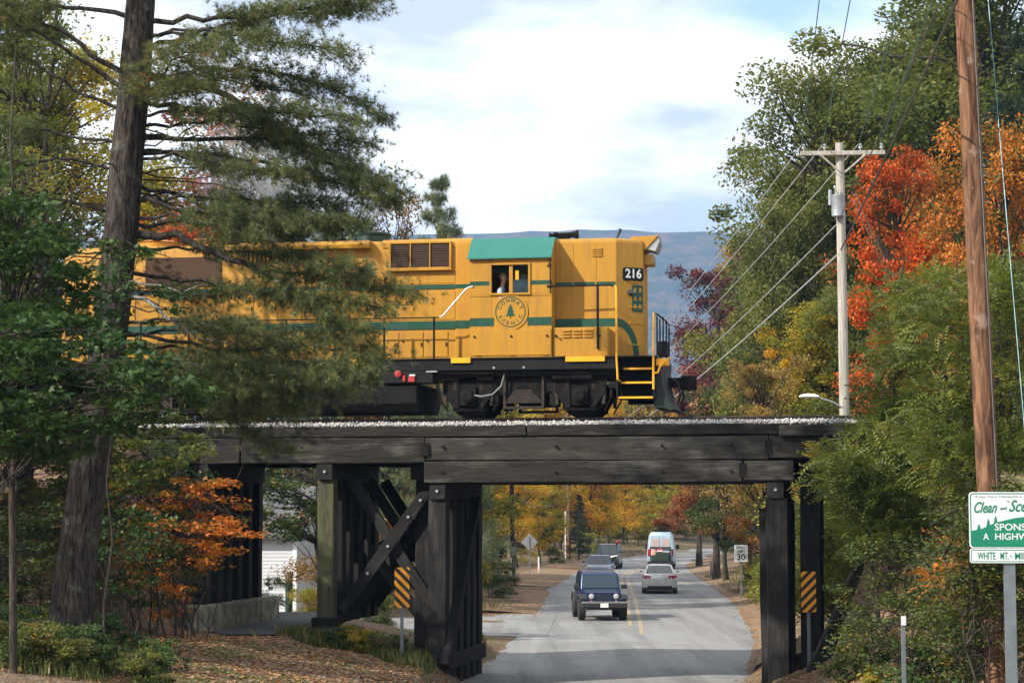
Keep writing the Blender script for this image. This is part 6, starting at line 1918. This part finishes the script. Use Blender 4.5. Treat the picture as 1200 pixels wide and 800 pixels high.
# ---- left background above the train
tree('pine_far', 512, 206, 84, 'pale', 'pale green pine tip rising behind the locomotive roof', 'pine_tree', rz=.4, wide=.75)
tree('sparse', 462, 228, 92, 'brown', 'thin brown leafed tree behind the roof fan', rz=1.4, wide=.6)
tree('sparse', 392, 190, 88, 'pale', 'thin pale leafed tree behind the exhaust smoke', rz=.4, wide=.9)
tree('sparse', 318, 158, 90, 'pale', 'pale sparse tree half veiled by exhaust smoke', rz=3.4, wide=1.0)
tree('sparse', 262, 120, 94, 'pink', 'faded pink tree behind the pine trunk', rz=5.1, wide=1.0)
tree('maple', 225, 250, 88, 'red', 'red leafed tree low behind the pine trunk', 'maple_tree', rz=1.2, wide=.7)
tree('maple', 120, 330, 92, 'orange', 'orange tree far behind the green oak leaves', 'maple_tree', rz=.2, wide=.9)
tree('oak_b', 40, 60, 92, 'goldgreen', 'yellow green tree far behind the thin double trunks', rz=2.2, wide=.9)
tree('slim', 170, 200, 90, 'goldgreen', 'slim yellow green tree beyond the train', rz=4.2, wide=1.0)
tree('oak_a', -60, -40, 90, 'oak', 'big green tree beyond the train left of the pine', rz=4.0, wide=.8)
# ---- trees on the left bank that throw their shade towards the pine
for k, (X, Y, hgt) in enumerate(((-17, 34, 9), (-18, 42, 10), (-21, 38, 11))):
    tree(('oak_b', 'oak_a', 'oak_b')[k % 3], 0, 0, Y, 'oak', 'leafy green tree on the left bank outside the view', 'deciduous_tree', 'green trees on the left bank', k * .9, X=X, hgt=hgt)

# ================================================================== trees built branch by branch in the foreground
def region(poly, n, rg):
    """random points inside a polygon"""
    poly = np.array(poly, float); lo = poly.min(0); hi = poly.max(0); out = []
    while len(out) < n:
        q = lo + (hi - lo) * rg.random(2)
        inside = False; j = len(poly) - 1
        for i in range(len(poly)):
            if (poly[i, 1] > q[1]) != (poly[j, 1] > q[1]) and q[0] < (poly[j, 0] - poly[i, 0]) * (q[1] - poly[i, 1]) / (poly[j, 1] - poly[i, 1]) + poly[i, 0]:
                inside = not inside
            j = i
        if inside: out.append(q)
    return out
def foreground_tree(name, label, base_px, Y, poly, clumps, per, leaf, cl_r, tpl, pal, seed, depth=2.0, tr=.08, top_px=None, bark='bark_dark', flat=.35, up=.6, cat='tree', parts=('trunk', 'crown'), stems=1, lift=0.0, lvm=None):
    rg = np.random.default_rng(seed)
    b = put(base_px, Y)
    b.z = float(gsurf(b.x, b.y))
    o = empty(name, tuple(b), 0, label, cat)
    B = np.array(b)
    mb = MB()
    if top_px is None: top_px = (base_px, min(q[1] for q in poly))
    spine = []
    for s in range(stems):
        tp = np.array(P(top_px[0] + (s - (stems - 1) / 2) * 40, top_px[1], Y)) - B
        pts = [np.array([(s - (stems - 1) / 2) * .12, 0, -.3])]
        for k in range(1, 8):
            pts.append(tp * (k / 7) + rg.normal(size=3) * np.array([.06, .06, 0]) + np.array([(s - (stems - 1) / 2) * .12, 0, 0]))
        mb.tube(pts, [tr * (1 - .8 * k / 7) for k in range(8)], 8, False)
        spine.append(pts)
    Ps, Ss, LVs, Ds = [], [], [], []
    for c, q in enumerate(region(poly, clumps, rg)):
        yy = Y + rg.uniform(-depth, depth)
        ctr = np.array(P(q[0], q[1], yy)) - B
        sp_ = spine[c % stems]
        # attach somewhat lower on the stem
        zt = ctr[2] - rg.uniform(.2, 1.0)
        k = int(np.argmin([abs(p[2] - zt) for p in sp_]))
        limb(mb, sp_[k], ctr, max(.012, tr * .25), .006, rg, 4, .08, 5)
        n = int(per * rg.uniform(.6, 1.4))
        d = rg.normal(size=(n, 3)); d /= np.linalg.norm(d, axis=1)[:, None]
        d *= (rg.random(n) ** .5)[:, None] * cl_r * rg.uniform(.7, 1.3)
        d[:, 2] *= flat
        p = ctr + d
        Ps.append(p); Ss.append(leaf * rg.uniform(.7, 1.25, n))
        mean = .5 if lvm is None else lvm(q)
        LVs.append(np.clip(mean + rg.normal(0, .12) + rg.normal(0, .13, n), .01, .99))
        out = d + (ctr - np.asarray(sp_[k])) * .25; out[:, 2] = out[:, 2] * .3 + rg.normal(0, .12, n); Ds.append(out + rg.normal(0, .22, (n, 3)))
    Ps = np.concatenate(Ps); Ss = np.concatenate(Ss); LVs = np.concatenate(LVs); Ds = np.concatenate(Ds)
    cm_ = scatter('crown', Ps, Ss, tpl, seed + 9, up, LVs, Ds if tpl in ('feather', 'maple') else None)
    tm_ = mb.mesh('trunk'); tm_.polygons.foreach_set('use_smooth', [True] * len(tm_.polygons))
    link(parts[0], tm_, M[bark], o)
    link(parts[1], cm_, PAL[pal], o)
    return o
# green oak and maple saplings at the left edge
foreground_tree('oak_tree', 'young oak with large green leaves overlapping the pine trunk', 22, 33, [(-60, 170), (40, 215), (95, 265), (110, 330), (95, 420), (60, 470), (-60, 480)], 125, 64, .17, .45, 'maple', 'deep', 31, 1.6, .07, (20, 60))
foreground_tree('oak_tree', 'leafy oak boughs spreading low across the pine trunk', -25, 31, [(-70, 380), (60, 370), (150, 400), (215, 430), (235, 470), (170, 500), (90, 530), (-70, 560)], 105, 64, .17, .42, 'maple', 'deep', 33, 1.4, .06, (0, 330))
foreground_tree('oak_tree', 'slender oak shoots in front of the pine trunk', 128, 36.4, [(100, 290), (150, 270), (215, 330), (225, 430), (150, 470), (110, 430)], 20, 40, .15, .30, 'maple', 'deep', 35, .5, .03, (140, 280))
foreground_tree('oak_tree', 'oak boughs hanging over the left end of the bridge', 70, 43.5, [(60, 470), (160, 455), (215, 490), (245, 530), (200, 560), (120, 570), (60, 560)], 60, 60, .15, .42, 'maple', 'oak', 36, 1.0, .05, (90, 460))
foreground_tree('maple_tree', 'green maple turning pink and red before the white house', 375, 63.5, [(285, 530), (385, 530), (390, 620), (350, 645), (300, 630), (280, 580)], 80, 60, .17, .55, 'maple', 'mixed', 38, 1.6, .09, (372, 500))
# thin double trunk further back
foreground_tree('deciduous_tree', 'thin dark double trunked tree left of the pine', 30, 47, [(-40, -30), (80, -30), (100, 60), (90, 200), (60, 300), (-40, 320)], 80, 60, .16, .6, 'maple', 'oak', 37, 2.0, .13, (45, -40), stems=2)
# dark thicket behind, left
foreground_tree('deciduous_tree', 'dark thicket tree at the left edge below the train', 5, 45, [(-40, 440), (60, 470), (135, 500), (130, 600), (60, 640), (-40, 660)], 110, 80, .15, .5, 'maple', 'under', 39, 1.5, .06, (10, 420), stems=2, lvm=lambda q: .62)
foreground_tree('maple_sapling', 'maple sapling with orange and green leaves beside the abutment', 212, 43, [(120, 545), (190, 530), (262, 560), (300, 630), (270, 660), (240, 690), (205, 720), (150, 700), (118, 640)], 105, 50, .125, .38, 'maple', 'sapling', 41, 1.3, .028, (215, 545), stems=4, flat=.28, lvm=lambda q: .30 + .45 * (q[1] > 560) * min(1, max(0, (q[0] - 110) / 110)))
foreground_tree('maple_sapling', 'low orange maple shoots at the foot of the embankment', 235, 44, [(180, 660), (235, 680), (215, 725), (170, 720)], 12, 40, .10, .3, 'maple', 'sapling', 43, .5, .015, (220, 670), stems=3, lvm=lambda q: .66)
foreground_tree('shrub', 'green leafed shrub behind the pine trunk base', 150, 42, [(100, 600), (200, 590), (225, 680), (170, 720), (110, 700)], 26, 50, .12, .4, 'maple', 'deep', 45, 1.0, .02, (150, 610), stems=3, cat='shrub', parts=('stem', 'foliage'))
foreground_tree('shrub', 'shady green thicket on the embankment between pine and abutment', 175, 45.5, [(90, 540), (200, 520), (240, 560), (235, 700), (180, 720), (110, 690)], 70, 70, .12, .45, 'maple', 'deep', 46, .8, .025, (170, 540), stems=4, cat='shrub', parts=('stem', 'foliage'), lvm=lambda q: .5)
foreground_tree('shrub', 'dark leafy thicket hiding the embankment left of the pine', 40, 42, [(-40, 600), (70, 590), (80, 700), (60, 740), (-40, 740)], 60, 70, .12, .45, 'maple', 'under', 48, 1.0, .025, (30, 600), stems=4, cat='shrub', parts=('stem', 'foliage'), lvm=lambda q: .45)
# locust thicket on the right bank
foreground_tree('locust_tree', 'feathery green locust reaching over the bridge end', 1040, 44.5, [(1050, 330), (1110, 310), (1120, 400), (1090, 490), (1040, 505), (1030, 470), (1045, 400)], 50, 26, .42, .55, 'feather', 'locust', 51, 1.6, .06, (1060, 300), up=.75)
foreground_tree('locust_tree', 'feathery green locust spreading before the right pier', 1030, 43, [(1020, 500), (980, 515), (968, 545), (972, 570), (990, 590), (1005, 640), (1080, 640), (1100, 560), (1090, 490)], 105, 26, .40, .48, 'feather', 'locust', 53, 1.4, .05, (1030, 490), up=.75, stems=2, lvm=lambda q: .42)
foreground_tree('locust_tree', 'tall feathery locust around the reddish brown pole', 1150, 38.5, [(1090, 330), (1205, 300), (1215, 480), (1200, 590), (1110, 600), (1085, 520)], 95, 26, .40, .55, 'feather', 'locust', 55, 1.6, .06, (1150, 300), up=.75, stems=2)
foreground_tree('sumac', 'sumac with orange tipped fronds behind the highway sign', 1140, 34, [(1085, 640), (1150, 620), (1185, 660), (1170, 710), (1110, 700)], 16, 15, .42, .36, 'feather', 'sapling', 57, .7, .02, (1130, 640), up=.75, stems=3, lvm=lambda q: .50, cat='shrub', parts=('stem', 'foliage'))
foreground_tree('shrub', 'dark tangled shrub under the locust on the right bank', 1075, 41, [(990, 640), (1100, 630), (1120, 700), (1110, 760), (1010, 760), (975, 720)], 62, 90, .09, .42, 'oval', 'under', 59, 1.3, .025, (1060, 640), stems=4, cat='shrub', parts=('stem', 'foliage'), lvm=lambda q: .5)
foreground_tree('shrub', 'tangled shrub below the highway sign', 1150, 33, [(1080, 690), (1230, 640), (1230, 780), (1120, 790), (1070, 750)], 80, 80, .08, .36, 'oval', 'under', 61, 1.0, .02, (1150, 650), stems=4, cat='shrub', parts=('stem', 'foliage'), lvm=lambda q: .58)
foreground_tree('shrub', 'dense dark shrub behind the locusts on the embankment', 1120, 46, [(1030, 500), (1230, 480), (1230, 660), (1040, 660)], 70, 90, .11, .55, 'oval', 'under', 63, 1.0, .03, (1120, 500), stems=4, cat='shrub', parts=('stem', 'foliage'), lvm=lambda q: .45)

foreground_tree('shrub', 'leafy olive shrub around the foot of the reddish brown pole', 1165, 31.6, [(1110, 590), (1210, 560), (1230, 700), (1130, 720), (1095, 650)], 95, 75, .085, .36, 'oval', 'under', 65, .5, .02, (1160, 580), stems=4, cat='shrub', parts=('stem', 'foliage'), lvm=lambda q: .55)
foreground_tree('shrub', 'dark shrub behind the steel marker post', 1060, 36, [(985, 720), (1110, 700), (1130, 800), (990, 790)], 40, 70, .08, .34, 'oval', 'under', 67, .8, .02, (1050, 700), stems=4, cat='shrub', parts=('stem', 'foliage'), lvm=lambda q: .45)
# ---- the big pine
def big_pine():
    rg = np.random.default_rng(77)
    Y = 38.0
    b = put(84, Y); b.z = float(gsurf(b.x, b.y))
    o = empty('pine_tree', tuple(b), 0, 'large white pine with furrowed grey trunk and drooping boughs before the train', 'tree')
    B = np.array(b)
    def Q(px, py, dy=0.0): return np.array(P(px, py, Y + dy)) - B
    mb = MB()
    path = [(80, 752), (84, 720), (92, 640), (104, 560), (118, 470), (128, 390), (139, 300), (148, 200), (157, 100), (165, 0), (174, -120), (180, -260)]
    wid = [60, 49, 44, 42, 41, 40, 39, 38, 36, 33, 28, 19]
    pts, rs = [], []
    for (px, py), w in zip(path, wid):
        p = Q(px, py); pts.append(p); rs.append(w / 2 / (FPX / Y))
    pts[0][2] = -.25
    # finer rings with a furrowed outline
    seg_z = [p[2] for p in pts]
    zs_ = np.arange(seg_z[0], seg_z[-1], .09)
    NS = 56
    rings = []
    for z in zs_:
        cx = np.interp(z, seg_z, [p[0] for p in pts]); cy = np.interp(z, seg_z, [p[1] for p in pts]); rr = np.interp(z, seg_z, rs)
        flare = 1 + .22 * math.exp(-max(0, z) / .35)
        ring = []
        for k in range(NS):
            a = 2 * math.pi * k / NS
            f = abs(mnoise.noise((math.cos(a) * 3.4, math.sin(a) * 3.4, z * .55))) * 1.5 + .6 * abs(mnoise.noise((math.cos(a) * 7, math.sin(a) * 7, z * 1.5 + 4)))
            r = rr * (.97 + .10 * min(1, f)) * (1 + (flare - 1) * (.6 + .4 * math.cos(3 * a + 1)))
            ring.append((cx + r * math.cos(a), cy + r * math.sin(a), z))
        rings.append(ring)
    mb.loft(rings, True, False)
    def trunk_at(py):
        for (a, ya), (c, yc) in zip(path[:-1], path[1:]):
            if yc <= py <= ya:
                t = (ya - py) / (ya - yc); return a + (c - a) * t
        return 90
    T, D, LV = [], [], []
    grey = MB()
    def tufts(p, d, n, spread, lvv):
        for _ in range(n):
            T.append(np.asarray(p) + rg.normal(size=3) * spread)
            dd = np.asarray(d) / (np.linalg.norm(d) + 1e-6) + rg.normal(0, .45, 3) + np.array([0, 0, .25])
            D.append(dd); LV.append(min(.99, max(.01, lvv + rg.normal(0, .17))))
    def bough(pp, r0, start=.35, dens=1.0, twig=1.0, dy_end=0.0, lvv=.42, m=None):
        """pp: pixel points from the trunk outwards; dy_end: how far it comes forward or back"""
        m = m or mb
        n = len(pp)
        ctrl = [Q(px, py, dy_end * (i / (n - 1))) for i, (px, py) in enumerate(pp)]
        # resample
        seg = [0]
        for i in range(1, n): seg.append(seg[-1] + np.linalg.norm(ctrl[i] - ctrl[i - 1]))
        L = seg[-1]; K = max(6, int(L / .28))
        line = []
        for k in range(K + 1):
            s = L * k / K
            i = min(n - 2, max(0, int(np.searchsorted(seg, s) - 1)))
            t = (s - seg[i]) / max(1e-6, seg[i + 1] - seg[i])
            line.append(ctrl[i] + (ctrl[i + 1] - ctrl[i]) * t + rg.normal(size=3) * .03 * (0 < k))
        m.tube(line, [r0 * (1 - .85 * k / K) + .004 for k in range(K + 1)], 7, False)
        if dens <= 0: return
        for k in range(K + 1):
            t = k / K
            if t < start: continue
            p = line[k]
            dr = line[min(K, k + 1)] - line[max(0, k - 1)]
            dr = dr / (np.linalg.norm(dr) + 1e-6)
            side = np.cross(dr, np.array([0, 0, 1.0])); side /= np.linalg.norm(side) + 1e-6
            for rep in range(2):
                for sg in (-1, 1):
                    if rg.random() > dens: continue
                    ln = twig * rg.uniform(.45, 1.25) * (1.2 - .55 * t)
                    e = p + (dr * rg.uniform(.4, .9) + side * sg * rg.uniform(.4, 1.0) + np.array([0, 0, rg.uniform(-.38, .30)])) * ln
                    mb.tube([p, (p + e) / 2 + np.array([0, 0, .03]), e], [.010, .007, .004], 4, False)
                    c_l = lvv + rg.normal(0, .10)
                    for q_ in np.arange(.30, 1.01, .16):
                        pt = p + (e - p) * q_
                        tufts(pt, e - p, 3, .065, c_l)
                        if rg.random() < .55:
                            e2 = pt + rg.normal(size=3) * np.array([.22, .22, .10])
                            tufts(e2, e2 - pt, 3, .05, c_l)
            if t > .9: tufts(p, dr, 5, .07, lvv)
    # boughs to the right, from the top down
    bough([(168, 25), (225, 22), (300, 14), (370, 8), (435, -4)], .055, .3, .9, .8, -.5)
    bough([(170, 60), (240, 35), (330, 15), (420, 12)], .05, .35, .8, .8, .9)
    bough([(172, 88), (230, 98), (280, 118), (320, 152), (375, 186), (450, 218)], .07, .35, 1.0, .9, -.6)
    bough([(168, 110), (240, 80), (320, 82), (380, 100), (440, 130)], .055, .35, 1.0, .9, .6)
    bough([(170, 120), (250, 130), (340, 132), (410, 140)], .045, .3, .9, .8, -1.2)
    bough([(165, 160), (230, 164), (300, 160), (370, 172), (430, 205)], .05, .35, 1.0, .9, .8)
    bough([(162, 180), (230, 176), (310, 190), (390, 215), (455, 235)], .045, .5, .9, .8, -.2)
    bough([(160, 215), (220, 232), (300, 240), (345, 245)], .04, .45, .7, .7, 1.0)
    bough([(158, 235), (240, 246), (320, 256), (400, 262)], .045, .35, .95, .8, -.8, .36)
    bough([(156, 262), (230, 262), (330, 268), (415, 262)], .04, .3, .9, .75, .5, .36)
    # the big low bough over the locomotive
    bough([(150, 274), (205, 277), (245, 292), (290, 310), (330, 330), (370, 350), (440, 358)], .085, .45, 1.0, 1.0, -.5, .5)
    bough([(300, 315), (360, 322), (410, 330), (465, 342)], .03, .2, 1.0, .8, -.2, .52)
    bough([(340, 335), (380, 372), (420, 385)], .03, .2, 1.0, .7, -.8, .5)
    bough([(330, 330), (370, 310), (420, 312)], .025, .3, 1.0, .7, -.5, .5)
    bough([(146, 318), (230, 330), (300, 345), (370, 352)], .04, .4, .9, .9, .8, .4)
    bough([(138, 385), (200, 400), (280, 410), (370, 405), (425, 412)], .04, .35, .70, .9, .2, .40)
    bough([(136, 405), (220, 425), (320, 440), (430, 428)], .045, .35, .70, 1.0, -.6, .42)
    bough([(130, 440), (210, 452), (300, 462), (400, 455)], .04, .35, .70, 1.0, .5, .38)
    bough([(126, 470), (200, 478), (280, 485), (360, 478)], .035, .4, .70, .8, -.4, .38)
    bough([(180, 450), (240, 470), (310, 520), (330, 525)], .03, .5, .8, .6, .3, .38)
    for (x1, y1), dy, st in zip(((300, 40), (395, 60), (350, 110), (425, 165), (330, 205), (405, 238), (280, 130), (250, 190), (300, 275), (350, 300), (390, 395), (300, 380), (250, 345), (410, 445), (340, 425), (290, 445), (230, 420), (360, 470), (270, 60), (240, 250)),
                                (1.3, -.9, .9, .3, -1.0, .6, -1.3, 1.2, -.9, .9, .8, -.9, 1.0, -.9, 1.0, -1.0, .5, .6, -.8, .9), (.35,) * 20):
        y0 = y1 - rg.uniform(-8, 22); x0 = trunk_at(max(0, y0))
        bough([(x0 + 8, y0), (x0 + (x1 - x0) * .35, y0 - 6), (x0 + (x1 - x0) * .7, (y0 + y1) / 2), (x1, y1)], .032, st, .8, .85, dy, .42)
    # foliage in front of the trunk, turned brown in places
    bough([(160, 120), (185, 95), (205, 70), (225, 55)], .03, .1, 1.0, .8, -2.2, .62)
    bough([(158, 125), (190, 112), (220, 100), (262, 90)], .03, .1, 1.0, .8, -1.9, .60)
    # to the left
    bough([(150, 90), (110, 65), (60, 30), (0, 18), (-60, 10)], .055, .4, .8, .8, .4)
    bough([(148, 105), (100, 75), (50, 40), (-30, 12)], .05, .55, .7, .8, -.6)
    bough([(150, 20), (100, 10), (40, 8), (-40, -8)], .05, .3, .9, .8, .2)
    bough([(145, 130), (90, 105), (30, 70), (-40, 50)], .035, .5, .8, .8, 1.0)
    bough([(142, 170), (90, 160), (40, 150), (-30, 140)], .03, .5, .8, .8, .3)
    bough([(138, 200), (80, 185), (30, 190), (-40, 180)], .03, .5, .7, .8, -.5)
    bough([(132, 250), (80, 235), (30, 240), (-40, 230)], .03, .55, .6, .7, .5)
    bough([(130, 285), (80, 260), (40, 265), (-20, 262)], .028, .6, .5, .6, -.3)
    # upward, out of the picture
    for k in range(12):
        y0 = -30 - k * 22
        sg = 1 if k % 2 else -1
        bough([(172, y0), (172 + sg * 110, y0 - 12), (172 + sg * 240, y0 - 10 + rg.uniform(-10, 10))], .045, .3, .7, .9, rg.uniform(-2.5, 2.5))
    # bare grey boughs
    bough([(140, 344), (168, 352), (200, 372), (235, 396), (272, 403)], .048, 1, 0, 0, -.7, 0, grey)
    bough([(200, 372), (232, 376), (262, 388)], .018, 1, 0, 0, -.9, 0, grey)
    bough([(140, 330), (180, 334), (215, 342), (240, 334)], .02, 1, 0, 0, -1.0, 0, grey)
    bough([(108, 375), (130, 345), (165, 325)], .022, 1, 0, 0, -.9, 0, grey)
    bough([(140, 290), (100, 305), (70, 320)], .02, 1, 0, 0, .4, 0)
    for k in range(26):
        py = rg.uniform(120, 460); sg = 1 if rg.random() < .5 else -1
        x0 = trunk_at(py); L = rg.uniform(50, 150)
        bough([(x0, py), (x0 + sg * L * .5, py + rg.uniform(-16, 12)), (x0 + sg * L, py + rg.uniform(-25, 25))], .016, 1, 0, 0, rg.uniform(-1.2, 1.2))
    tm_ = mb.mesh('trunk'); tm_.polygons.foreach_set('use_smooth', [True] * len(tm_.polygons))
    link('trunk', tm_, M['bark_pine'], o)
    gm_ = grey.mesh('dead_bough'); gm_.polygons.foreach_set('use_smooth', [True] * len(gm_.polygons))
    link('dead_bough', gm_, M['bark_grey'], o)
    T_ = np.array(T); N_ = len(T_)
    cm_ = scatter('crown', T_, .15 * rg.uniform(.75, 1.25, N_), 'tuft', 5, .3, np.array(LV), np.array(D))
    link('crown', cm_, PAL['needle'], o)
    print('pine tufts', N_)
big_pine()

# ---- low plants in the foreground
rs_ = random.Random(17)
spots = []
for k in range(60):
    spots.append((rs_.uniform(-20, 130 + 110 * rs_.random()), rs_.uniform(33.5, 40), rs_.uniform(.22, .75) ** 1.2))
for k in range(10):
    spots.append((rs_.uniform(385, 490), rs_.uniform(46.5, 48.3), rs_.uniform(.3, .55)))
for k in range(12):
    spots.append((rs_.uniform(975, 1215), rs_.uniform(34, 45), rs_.uniform(.5, 1.0)))
for k, (px, Y, hgt) in enumerate(spots):
    pal = ['under', 'deep', 'under', 'deep', 'oak', 'goldgreen', 'deep'][k % 7]
    where = 'around the pine foot' if k < 60 else 'before the cross braced pier' if k < 70 else 'on the right bank'
    tree('bush_near', px, 0, Y, pal, {'under': 'mixed leafed', 'deep': 'deep green', 'goldgreen': 'yellowing', 'oak': 'mid green'}[pal] + ' low leafy plant growing ' + where, 'leafy_plant', 'low ' + {'under': 'mixed', 'deep': 'deep green', 'goldgreen': 'yellowing', 'oak': 'mid green'}[pal] + ' plants ' + where, k * .77, hgt=hgt, cat='plant', parts=('stem', 'foliage'))

# fallen leaves and grass
def strewn(name, boxes, size, tpl, pal, label, seed, lift=.012, up=2.2, keep=None):
    rg = np.random.default_rng(seed)
    Ps = []
    for x0, x1, y0, y1, n in boxes:
        x = rg.uniform(x0, x1, n); y = rg.uniform(y0, y1, n)
        z = gsurf(x, y)
        k = np.ones(n, bool)
        dl = xl(y) - x; dr = x - xr(y)
        k &= (np.maximum(dl, dr) > -.15 + .4 * rg.random(n) ** 3 * -1)
        if keep is not None: k &= keep(x, y, rg)
        z = np.where((dl < 0) & (dr < 0), .004, z)
        Ps.append(np.stack([x, y, z + lift], -1)[k])
    Ps = np.concatenate(Ps)
    me = scatter(name, Ps, size * np.random.default_rng(seed + 1).uniform(.6, 1.3, len(Ps)), tpl, seed, up)
    return tag(link(name, me, PAL[pal]), label, None, None, 'stuff')
def on_path(x, y):
    return np.array([abs(a - path_c(b)) < path_w(b) and 46 < b < 62 for a, b in zip(x, y)])
strewn('fallen_leaves', [(-13, -1, 33, 49.5, 24000), (-2.5, 1, 46, 60, 2500), (-4, 1.5, 80, 98, 3500), (5.2, 10, 30, 50, 9000), (7, 15, 58, 130, 9000), (-2, 4.5, 98, 140, 3000)], .10, 'quad', 'litter', 'brown and orange fallen leaves strewn over the banks', 71,
       keep=lambda x, y, rg: ~(on_path(x, y) & (rg.random(len(x)) < .93)))
TPL['blade'] = ([(-.06, 0, 0), (.06, 0, 0), (.04, .12, .55), (0, .35, 1.0)], [(0, 1, 2, 3)])
def tufty(x, y, rg):
    return np.array([mnoise.noise((a * .6, b * .6, 9)) > -.05 for a, b in zip(x, y)]) & ~on_path(x, y)
def grass(boxes, seed, size, label):
    rg = np.random.default_rng(seed); Ps = []
    for x0, x1, y0, y1, n in boxes:
        x = rg.uniform(x0, x1, n); y = rg.uniform(y0, y1, n)
        k = tufty(x, y, rg) & (np.maximum(xl(y) - x, x - xr(y)) > .25)
        Ps.append(np.stack([x, y, gsurf(x, y) - .02], -1)[k])
    Ps = np.concatenate(Ps); N = len(Ps)
    a = rg.normal(size=(N, 3)); a[:, 2] = 0
    me = scatter('grass', Ps, size * rg.uniform(.5, 1.4, N), 'blade', seed, .75, None, a)
    return tag(link('grass', me, PAL['grass']), label, None, None, 'stuff')
grass([(-13, -6.5, 33, 40, 9000), (-6, -1.6, 45.6, 48.6, 5000), (-1.6, .3, 55, 60, 1600)], 81, .22, 'tufts of grass around the pine and the road pier')
grass([(4, 16, 165, 260, 9000), (11, 18, 60, 130, 14000), (-8, 0, 84, 160, 12000)], 83, .24, 'rough grass along the far verges')

# ---- exhaust smoke drifting back from the stack
sm = MB()
rgx = np.random.default_rng(2)
c0 = track(-6.2, 0.6, 6.1)
rings = []
for k in range(13):
    th = math.pi * k / 12
    ring = []
    for j in range(20):
        ph = 2 * math.pi * j / 20
        r = 1 + .22 * mnoise.noise((math.cos(ph) * 1.6, math.sin(ph) * 1.6, k * .35))
        ring.append((2.4 * r * math.sin(th) * math.cos(ph) + .6 * math.cos(th) * -1, 1.4 * r * math.sin(th) * math.sin(ph), 1.6 * r * math.cos(th)))
    rings.append(ring)
smo = MB().loft(rings[1:-1]).build('exhaust_smoke', None, None)
smo.location = c0
t = NT('thin_smoke')
pv = t.n('ShaderNodeVolumePrincipled')
pv.inputs['Color'].default_value = (0.90, 0.94, 1.0, 1)
pv.inputs['Anisotropy'].default_value = 0.2
nzv = t.noise(t.coords(), .9, 3, .6)
t.l(t.ramp(nzv, [(.42, 0.0), (.75, 1.0)]), pv.inputs['Density'])
t.l(pv.outputs[0], t.out.inputs['Volume'])
smo.data.materials.append(t.m)
smo.location.z += .2
tag(smo, 'thin pale exhaust smoke drifting above the locomotive', None, None, 'stuff')

# ---- the blue distance: one box of even, thin air
hb = MB().box(-5200, 5200, -300, 9100, -9.0, 640.0).build('haze', None, None)
t = NT('thin_air')
pv = t.n('ShaderNodeVolumePrincipled')
pv.inputs['Color'].default_value = (0.38, 0.62, 1.0, 1)
pv.inputs['Density'].default_value = 0.00017
pv.inputs['Anisotropy'].default_value = 0.1
t.l(pv.outputs[0], t.out.inputs['Volume'])
hb.data.materials.append(t.m)
tag(hb, 'thin blue haze over the valley', None, None, 'stuff')
print('TRIS', sum(len(m.loops) - 2 * len(m.polygons) for m in bpy.data.meshes), 'unique;')
def _depth(o):
    n = 0
    while o.parent is not None: o = o.parent; n += 1
    return n
print('DEPTH', max(_depth(o) for o in bpy.data.objects), [o.name for o in bpy.data.objects if _depth(o) > 2][:20])
